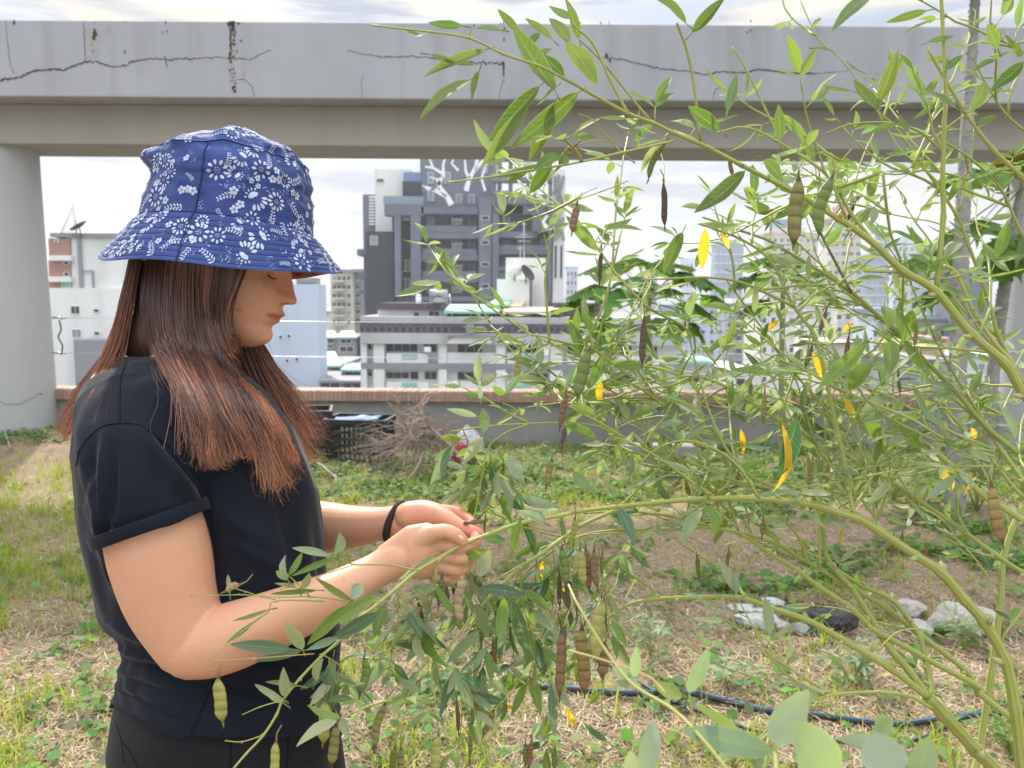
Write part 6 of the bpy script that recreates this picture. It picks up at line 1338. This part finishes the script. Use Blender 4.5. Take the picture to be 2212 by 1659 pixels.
# free sprays deeper in the shrub, rooted on the traced stems
for _ in range(125):
    P, rr, lv, size, pal = rs_.choice(MAIN)
    if len(P) < 8: continue
    i = rs_.randint(2, len(P)-2); p = P[i]; x, y, d = proj(p)
    if not (1180 < x < 2300 and 330 < y < 1180): continue
    if y < 620 and rs_.random() < .55: continue
    dr = Vector((rs_.gauss(-.3, .6), rs_.uniform(.2, 1.2), rs_.gauss(.25, .5))); e = p+dr.normalized()*.25
    if not okplace(e) or not okplace(p): continue
    shoot(p, dr, rs_.uniform(.14, .38), rs_, .055*rs_.uniform(.75, 1.15), LS+LG*2, rs_.uniform(.5, .8))
for _ in range(270):
    P, rr, lv, size, pal = rs_.choice(MAIN)
    if len(P) < 8: continue
    p = P[rs_.randint(2, len(P)-2)]; x, y, d = proj(p)
    if not (1180 < x < 2250 and 760 < y < 1130): continue
    dr = Vector((rs_.gauss(-.3, .7), rs_.uniform(.1, 1.2), rs_.gauss(.15, .4))); e = p+dr.normalized()*.22; ex, ey, ed = proj(e)
    if not okplace(e) or ey > 1150 or rs_.random() < .45: continue
    shoot(p, dr, rs_.uniform(.10, .30), rs_, .056*rs_.uniform(.7, 1.2), LS*2+LG, rs_.uniform(.6, .9))
# lower left drooping twigs
for s_, d_ in (('996,1177 1010,1230 1000,1290 985,1340', .93), ('1055,1291 1050,1350 1030,1420 1020,1500', .93), ('1124,1225 1130,1300 1150,1380 1150,1450', .97), ('1194,1177 1200,1250 1190,1340 1170,1420', 1.0), ('1097,1280 1100,1350 1110,1440 1100,1520', 1.0), ('951,1205 930,1270 905,1330 890,1400', .86), ('860,1267 862,1340 850,1400 835,1470', .84), ('1246,1161 1290,1220 1310,1300 1310,1370', 1.0), ('968,1399 990,1460 1000,1540 990,1620', .9), ('1172,1206 1230,1260 1250,1330', 1.02), ('1058,962 1060,1010 1050,1060 1042,1100', .98), ('1090,934 1100,990 1090,1050 1100,1100', 1.02), ('1000,925 1010,960 1000,1010', .98), ('1020,1190 1040,1260 1060,1330', .98), ('1155,1150 1160,1230 1150,1310 1120,1380', 1.03), ('1290,1180 1300,1260 1330,1340', 1.1), ('1210,1330 1190,1400 1160,1470', 1.03), ('960,1340 930,1400 925,1480', .92), ('1317,1148 1370,1190 1400,1250', 1.1), ('1130,1200 1110,1270 1080,1340 1060,1410', .98), ('1240,1120 1230,1180 1240,1240', 1.02), ('700,1415 740,1440 760,1500', .78), ('1255,1400 1230,1450 1200,1520 1180,1600', 1.08)):
    P = stem(s_, d_, d_+.05, 3.5, 2, 'twig'); 
    for i in range(2, len(P)-1, 2):
        t = (P[i+1]-P[i]).normalized(); trifoliate(P[i], t*.6+Vector((rs_.gauss(0, .8), rs_.gauss(0, .5), rs_.gauss(-.35, .3))), .050*rs_.uniform(.6, 1.2), rs_, LS+LG[:2]+LD)
# ---- single leaves traced from the photograph: base, tip, width (px), depth, palette
HL_ = []
def C8(s, d, pal): HL_.extend([(768+a*.6528, b*.6528, 768+c*.6528, e*.6528, w_*.6528, d, pal) for a, b, c, e, w_ in s])
def CA(s, d, pal, ox, oy, k): HL_.extend([(ox+a*k, oy+b*k, ox+c*k, oy+e*k, w_*k, d, pal) for a, b, c, e, w_ in s])
C8([(430,165,225,255,35),(245,180,395,215,30),(380,265,210,400,48),(410,235,385,340,36),(610,285,440,470,55),(570,355,415,555,45),(740,305,510,495,62),(655,350,575,535,60),(710,140,640,60,44),(740,130,700,0,38),(350,85,240,75,32),(610,545,450,585,30),(650,540,575,640,48),(570,570,500,605,24),(1095,80,950,-20,48),(1115,105,1225,-10,38),(1205,430,1100,350,48),(1230,370,1262,245,32),(1290,565,1120,705,62),(1350,530,1415,600,52),(1405,465,1400,345,34),(1730,340,1795,165,44),(1735,370,1650,265,52),(1990,360,1830,295,44),(2030,365,2085,270,48),(1700,-10,1575,105,46),(1890,35,1755,75,26),(2125,160,2090,80,38),(2212,205,2100,300,44),(390,90,380,130,22),(480,100,395,95,26),(160,95,240,110,20),(1520,160,1590,175,20)], .80, LG)
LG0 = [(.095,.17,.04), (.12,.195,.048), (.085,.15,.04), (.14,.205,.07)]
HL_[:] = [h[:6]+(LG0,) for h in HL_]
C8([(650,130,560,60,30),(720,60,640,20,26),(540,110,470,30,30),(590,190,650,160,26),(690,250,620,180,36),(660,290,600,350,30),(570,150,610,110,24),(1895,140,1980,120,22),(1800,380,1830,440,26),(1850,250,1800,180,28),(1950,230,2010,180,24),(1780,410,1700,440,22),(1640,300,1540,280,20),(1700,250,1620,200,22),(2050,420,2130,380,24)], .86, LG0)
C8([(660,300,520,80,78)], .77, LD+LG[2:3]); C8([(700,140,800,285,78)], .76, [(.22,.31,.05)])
CA([(1830,290,1840,155,76),(1780,305,1540,255,46),(1515,455,1500,300,66),(1510,460,1440,400,52),(1610,515,1650,415,54),(1570,510,1430,480,26),(1935,585,1965,480,84),(1605,905,1500,725,88),(1690,1100,1740,960,74),(1490,1200,1485,1015,64),(1480,1220,1300,1125,44),(1475,1240,1370,1180,42)], .77, LS[1:2]+LS[3:], 109.7, 1097, .3386)
CA([(1840,315,1535,435,42),(1515,430,1605,285,44),(1700,525,1400,550,32),(1920,590,1690,445,44),(1885,625,1635,875,74),(2080,570,1765,755,78),(1835,830,1635,905,48),(1580,1135,1370,1110,34),(1390,650,1160,720,26),(1290,730,1120,860,34),(1140,520,1130,425,28)], .78, LG+LS[:1], 109.7, 1097, .3386)
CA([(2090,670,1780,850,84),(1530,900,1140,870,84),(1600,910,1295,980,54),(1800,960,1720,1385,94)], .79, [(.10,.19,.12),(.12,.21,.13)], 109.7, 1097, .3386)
CA([(970,300,740,450,44),(940,660,870,500,48),(1240,430,1310,240,88),(1640,90,1470,20,62),(1655,85,1560,20,56),(1230,600,1290,790,82),(1140,1120,1090,1000,62),(1240,760,1040,970,62),(720,650,655,740,50)], .88, LS, 603.5, 1097, .3472)
CA([(1280,265,1120,320,62),(1280,190,1410,200,62),(1450,270,1510,60,62),(660,600,590,810,84),(1400,560,1370,850,74)], .88, LG, 603.5, 1097, .3472)
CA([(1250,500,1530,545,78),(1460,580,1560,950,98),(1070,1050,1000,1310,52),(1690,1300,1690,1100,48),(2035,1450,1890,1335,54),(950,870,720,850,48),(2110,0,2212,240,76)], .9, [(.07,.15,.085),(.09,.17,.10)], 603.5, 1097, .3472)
CA([(1230,300,1040,255,42),(1270,400,1265,250,64),(1400,165,1325,110,44),(1405,160,1500,35,44),(1250,190,1245,90,34),(1235,185,1150,150,44),(1270,430,1140,600,68),(1135,440,1000,430,54),(1500,690,1420,540,82),(1160,640,1065,780,44),(1260,630,1130,630,44),(1960,290,1810,230,62),(1970,440,1750,350,74),(1920,750,1830,640,84)], .95, LS+LG, 603.5, 795.4, .3472)
CA([(390,290,290,520,72),(850,1040,650,1025,48),(1470,690,1485,810,72),(1495,870,1495,1050,86),(1400,990,1275,1135,92),(1370,880,1110,1130,74)], .88, LG, 1316.6, 384, .4048)
HL_.append((1721,906,1681,1032,44,.86,[(.05,.13,.06)]))
HERO = 0
for (x0, y0, x1, y1, w_, d, pal) in HL_:
    dt = d+rnd.uniform(-.035, .035)*(1 if w_ < 40 else .5); a = at(x0, y0, d); b = at(x1, y1, dt); mb = MB()
    nrm = (-AF+AX*rnd.uniform(-.55, .55)+AU*rnd.uniform(-.2, .75)).normalized(); ln = math.hypot(x1-x0, y1-y0)
    leaf_geo(mb, a, b, w_*d/FPX*1.0, nrm, rcol(pal, .1), bend=rnd.uniform(-.10, .10), fold=rnd.uniform(.05, .28), n=12)
    pd = (a-b).normalized(); mb.tube([a+pd*.010+Vector((0,0,-.001)), a], [.0008, .0006], 4, c=(.25,.32,.10)); HERO += 1
    mb.build('leaf' if HERO <= 100 else 'leaf', M['leaf'], shrub)
STEMS.build('shoots', M['stem'], shrub)['kind'] = 'stuff'; o = FOL.build('foliage', M['leaf'], shrub); o['kind'] = 'stuff'
# ---- yellow leaves
for (x0, y0, x1, y1, w_, d, bd) in ((1523,493,1517,582,24,.86,.05),(1689,914,1668,1064,17,.85,.22),(1721,922,1697,1019,22,.88,.1),(1600,926,1604,981,11,1.0,.1),(1297,819,1294,871,14,1.0,.05),(1555,501,1576,538,9,1.0,.1),(1681,692,1653,716,10,1.1,.1),(1843,696,1819,720,10,1.1,.1),(1754,760,1774,821,13,1.05,.12),(1823,858,1847,906,10,1.0,.1),(2033,1007,2057,1060,20,1.2,.1),(2110,1028,2082,1072,9,1.2,.1),(2098,924,2102,951,12,1.2,.1),(1819,1137,1819,1173,8,1.1,.1),(1173,1212,1171,1253,8,1.05,.1),(1249,1243,1254,1278,8,1.05,.05),(1221,1528,1242,1573,12,.98,.05),(1103,1519,1103,1532,10,1.0,.05),(1218,1270,1214,1300,10,1.05,.05),(1577,355,1586,385,8,1.0,.1)):
    mb = MB(); leaf_geo(mb, at(x0, y0, d), at(x1, y1, d+.02), w_*d/FPX*1.1, (-AF+AX*rnd.uniform(-.4, .4)).normalized(), (1,1,1), bend=bd*rnd.choice((-1, 1)), n=9); mb.build('yellow_leaf', M['yleaf'], shrub)
# ---- pods
PC = {'g': ((.17,.25,.05),(.07,.11,.03)), 'y': ((.40,.40,.11),(.24,.25,.06)), 'b': ((.26,.155,.085),(.10,.055,.035)), 't': ((.42,.30,.17),(.24,.15,.08)), 'd': ((.12,.085,.06),(.05,.035,.03)), 'o': ((.27,.26,.08),(.075,.06,.03)), 'm': ((.34,.29,.07),(.11,.06,.03))}
def pod(x0, y0, x1, y1, w_, kind, d, bend=0.0):
    a, b = at(x0, y0, d), at(x1, y1, d+rnd.uniform(-.01, .01)); ax = (b-a).normalized(); L_ = (b-a).length; s = ax.cross(-AF).normalized(); nn = s.cross(ax); W_ = w_*d/FPX/2*1.0; nb = max(3, min(6, int(L_/(W_*2.1)+.5))); N = 34; mb = MB(); c1, c2 = PC[kind]; n = 12; cols = []
    for i in range(N+1):
        t = i/N; env = min(1, (t/.26)**.75, ((1-t)/.20)**.7) if 0 < t < 1 else .06; bead = abs(math.sin(math.pi*min(max((t-.10)/.82, 0), 1)*nb))**.7; q = W_*1.05*max(.07, env*(.90+.10*bead)); th = W_*max(.06, env*(.24+.20*bead)); c = a+ax*L_*t+s*(bend*L_*math.sin(math.pi*t)+.10*W_*math.sin(t*8+x0))
        # sagging between seeds darkens as a real band of colour on ripening pods
        k = 1-max(0, 1-bead*1.7)**.8; col_ = [c1[j]*k+c2[j]*(1-k) for j in range(3)]
        if kind == 'm': 
            f = max(0, min(1, (t-.25)*2)); col_ = [col_[j]*(1-f*.8)+((.30, .16, .08)[j]*k+(.11,.06,.035)[j]*(1-k))*f*.8 for j in range(3)]
        if t < .05: col_ = (.14, .08, .05)
        for kk in range(n): an = 6.283*kk/n; mb.v.append(tuple(c+s*(q*math.cos(an))+nn*(th*math.sin(an)))); mb.c.append(tuple(col_)); mb.uv.append((0,0,0))
    for i in range(N):
        for kk in range(n): mb.f.append((i*n+kk, i*n+(kk+1) % n, (i+1)*n+(kk+1) % n, (i+1)*n+kk)); mb.m.append(0)
    mb.f.append(tuple(reversed(range(n)))); mb.f.append(tuple(N*n+kk for kk in range(n))); mb.m += [0, 0]
    mb.tube([b, b+ax*.006], [.0012, .0003], 5, c=c2); mb.tube([a-ax*.014+s*.004*rnd.choice((-1,1)), a-ax*.006, a+ax*.002], [.0006, .0007, .0013], 5, c=(.30,.26,.10)); mb.build('pod', M['pod'], shrub)
for p in ((472,1461,482,1561,27,'y',.76,.02),(700,1510,697,1607,26,'y',.79,-.03),(729,1561,717,1655,21,'o',.80,.02),(597,1598,590,1690,19,'y',.76,0),(787,1416,777,1500,18,'g',.84,-.1),(833,1514,808,1618,17,'o',.86,.05),(954,1243,947,1309,14,'g',.9,-.06),(1010,1243,995,1349,20,'t',.86,.12),(902,1298,919,1354,9,'d',.95,0),(1213,1118,1219,1166,10,'g',1,0),(1242,1118,1225,1177,13,'y',.97,-.1),(1214,1180,1225,1264,19,'g',.97,0),(1208,1232,1209,1312,9,'d',1,0),(1253,1184,1260,1267,19,'y',.97,0),(1265,1180,1273,1274,15,'b',.99,0),(1284,1184,1291,1270,15,'b',.98,.05),(1301,1194,1301,1236,10,'o',1,0),(1221,1260,1232,1322,10,'d',1,0),(1239,1253,1246,1312,12,'o',1,0),(1214,1354,1209,1507,20,'b',.9,0),(1256,1347,1263,1500,27,'m',.88,0),(1305,1291,1287,1430,25,'y',.86,.06),(1308,1385,1301,1465,23,'b',.89,0),(1155,1444,1154,1503,8,'t',1,0),(1022,1458,1029,1534,17,'m',.93,0),(987,1514,991,1583,9,'b',.95,0),(1069,1531,1044,1590,14,'o',.95,0),(1017,1559,1015,1639,9,'o',.97,0),(853,1611,846,1670,15,'g',.86,0),(866,1614,864,1672,15,'o',.88,0),(947,1583,937,1672,21,'y',.86,0),(1149,1594,1142,1660,11,'b',1,0),(1135,1607,1135,1653,11,'o',1,0),(1199,1618,1197,1662,12,'g',1,0),(1725,376,1713,530,30,'o',.80,0),(1800,376,1768,510,26,'g',.80,.08),(1434,392,1436,489,13,'d',.9,0),(1440,307,1401,388,13,'g',.88,.1),(1245,313,1208,359,15,'o',.82,.1),(1247,437,1235,503,16,'b',.92,0),(1299,538,1295,611,9,'d',.95,0),(1276,750,1248,861,25,'g',.9,.05),(1125,757,1117,819,13,'y',.97,.03),(1223,851,1209,924,14,'b',.96,0),(1220,924,1215,959,10,'d',.97,0),(1192,990,1180,1052,14,'o',1,0),(1391,684,1387,789,14,'d',.93,0),(1786,667,1772,716,10,'b',1,0),(1835,720,1819,833,11,'b',1.05,0),(1980,704,1976,748,9,'o',1,0),(2140,1040,2166,1177,25,'m',.8,.02),(1505,1198,1511,1250,10,'g',1.1,0),(1574,1190,1570,1226,7,'b',1.1,0),(1756,987,1750,1040,10,'t',1.1,0),(1790,995,1786,1048,10,'t',1.1,0),(1819,1019,1820,1064,10,'o',1.05,0),(1649,1121,1646,1157,10,'o',1.1,0),(1480,1036,1490,1072,9,'m',1.1,0),(1468,1034,1455,1062,9,'t',1.1,0),(1652,845,1649,906,10,'o',1,0),(1620,817,1622,845,9,'g',1.1,0),(1940,801,1944,850,8,'g',1.1,0),(1065,1385,1069,1437,11,'b',1,0),(1147,1267,1145,1309,11,'o',1,0),(975,1230,985,1290,12,'d',.97,0),(960,1250,968,1300,10,'b',.97,0),(520,1262,486,1278,14,'t',.77,.1),(1847,440,1828,480,8,'d',1,0),(575+1000,340,1582,380,9,'b',1,0),(2180,400,2172,440,8,'d',1.1,0),(1595,1430-400,1590,1062,8,'b',1.15,0),(1950,1150,1946,1190,9,'o',1.2,0),(1930,1160,1925,1200,8,'b',1.2,0),(2000,1180,1997,1215,8,'b',1.25,0),(1755,745,1740,792,12,'g',1.1,0),(1770,380,1770,420,9,'o',1.1,0)):
    pod(*p)
# ---- pods and withered calyx held in the hands
def heldpod(pts, nm, label):
    mb = MB(); P = spl([at(*p) for p in pts], 6); mb.tube(P, [.0006]+[.0022+.0012*abs(math.sin(i*.9)) for i in range(len(P)-2)]+[.0006], 8, c=(.2,.11,.06), squash=.6); tag(mb.build(nm, M['pod']), label, 'pod')
heldpod([(1000,1130,.955),(1022,1128,.95),(1048,1126,.955)], 'seed_pod', 'dry brown pod pinched between her two hands')
# ---- leaves of another plant, very close to the lens at the lower right
fg = empty('pigeon_pea_sprig', Vector((at(1700,1659,.5).x, at(1700,1659,.5).y, 0)), 'pale silvery sprig close to the lens at the lower right', 'plant')
def fst(s, d0, d1, w0, w1, c=(1.1,1.05,1.2)):
    pts = [tuple(map(float, a.split(','))) for a in s.split()]; n = len(pts); P = spl([at(x, y, d0+(d1-d0)*i/(n-1)) for i, (x, y) in enumerate(pts)], 6); mb = MB(); m = len(P); mb.tube(P, [(w0+(w1-w0)*i/(m-1))/2*(d0+(d1-d0)*i/(m-1))/FPX for i in range(m)], 8, c=c); mb.build('stem', M['stem'], fg)
fst('1228,1263 1250,1310 1305,1400 1365,1477 1454,1533 1520,1600 1600,1700', .55, .42, 5, 9, (1.2,1.0,1.2)); fst('1228,1405 1300,1425 1400,1462 1440,1500', .55,.5,5,4,(1.3,.9,1.1)); fst('1495,1545 1489,1500',.47,.47,6,4); fst('1675,1625 1680,1700',.44,.42,10,12); fst('1675,1625 1671,1600',.44,.44,8,5); fst('1900,1640 1910,1720',.42,.4,9,12); fst('1560,1650 1640,1600 1690,1560',.5,.5,7,4)
for (x0, y0, x1, y1, w_, d, k) in ((1489,1497,1529,1398,34,.47,0),(1672,1624,1470,1576,50,.45,0),(1668,1612,1745,1490,62,.44,0),(1474,1506,1416,1478,28,.5,1),(1810,1700,1705,1560,100,.40,0),(1925,1680,1890,1580,92,.40,0),(1985,1690,2005,1590,50,.42,0),(1922,1590,1898,1545,44,.43,0),(1392,1680,1412,1556,42,.44,0),(1368,1690,1362,1620,30,.45,0),(1890,1600,1808,1596,24,.45,0),(1378,1478,1322,1440,24,.52,0),(1370,1465,1375,1395,20,.52,0),(1385,1480,1310,1470,14,.53,0),(1610,1600,1550,1640,26,.48,0),(1600,1585,1500,1520,20,.5,1),(2000,1700,1960,1640,50,.42,0)):
    mb = MB(); leaf_geo(mb, at(x0, y0, d), at(x1, y1, d+rnd.uniform(-.02, .02)), w_*d/FPX*1.1, (-AF+AX*rnd.uniform(-.4, .4)+AU*.3).normalized(), rcol([(.27,.36,.26),(.24,.33,.24)] if k == 0 else [(.24,.32,.09)], .08), bend=rnd.uniform(-.08, .08), fold=.08, n=12); mb.build('leaf', M['leaf'], fg)
# ---- other low leafy plants: a sapling on the soil, and a shrub by the wall at the right
def sapling(px, py, h, n, label, size, seed, pal, spread=.12, cat='plant', name='pigeon_pea_seedling'):
    r = random.Random(seed); g = gz(px, py); g.z = gh(g.x, g.y); root = empty(name, g, label, cat)
    global STEMS; keep = STEMS; STEMS = MB(); fol = MB()
    for i in range(n):
        a = r.uniform(0, 6.28); q = g+Vector((math.cos(a)*spread*r.random(), math.sin(a)*spread*r.random(), h*r.uniform(.6, 1))); P = spl([g, g.lerp(q, .5)+Vector((0,0,h*.1)), q], 4); STEMS.tube(P, [.003*(1-.6*k/len(P)) for k in range(len(P))], 5)
        for k in range(2, len(P)): trifoliate(P[k], Vector((r.gauss(0,1), r.gauss(0,1), r.uniform(-.1, .7))), size*r.uniform(.7, 1.1), r, pal, fol)
    STEMS.build('stem', M['stem'], root); fol.build('foliage', M['leaf'], root); STEMS = keep
sapling(1405,1420,.16,5,'small silvery seedling on bare soil left of the stone pile',.055,1,LS); sapling(1570,1490,.13,4,'low seedling with grey-green leaves near the thick hose',.055,2,LS)
sapling(1840,1480,.17,6,'silvery seedling growing beneath the crossing stems',.06,3,LS); sapling(2080,1400,.18,5,'seedling beside the large pale lump',.06,4,LS); sapling(2190,1640,.15,9,'bright green weedy tuft at the lower right corner',.04,5,LG,.15)
sapling(2110,1120,.85,22,'leafy pigeon pea bush growing by the right column',.075,6,LG+LS,.55,'shrub','pigeon_pea_bush'); sapling(1930,1090,.55,14,'smaller pigeon pea bush in front of the wall at right',.07,7,LG+LS,.4,'shrub','pigeon_pea_bush')
sapling(1130,1040,.3,9,'low bush at the wall right of the bags',.06,8,LG,.3,'shrub','pigeon_pea_bush')
sapling(75,950,.16,8,'dark leafy weed at the foot of the left column',.05,12,LG[2:3],.2,'plant','leafy_weed')
# ============================================================ haze
hz = MB(); hz.box((-1900, -40, -29.2), (1900, 2150, 118)); ho = hz.build('haze', [], smooth=False); hm = bpy.data.materials.new('haze'); hm.use_nodes = True; t = hm.node_tree; t.nodes.clear()
pv = t.nodes.new('ShaderNodeVolumePrincipled'); pv.inputs['Color'].default_value = (.90,.935,1,1); pv.inputs['Density'].default_value = HAZE if 'HAZE' in globals() else .0009; pv.inputs['Anisotropy'].default_value = .2
om = t.nodes.new('ShaderNodeOutputMaterial'); t.links.new(pv.outputs[0], om.inputs['Volume']); ho.data.materials.clear(); ho.data.materials.append(hm); tag(ho, 'pale bluish city haze', 'haze', kind='stuff')
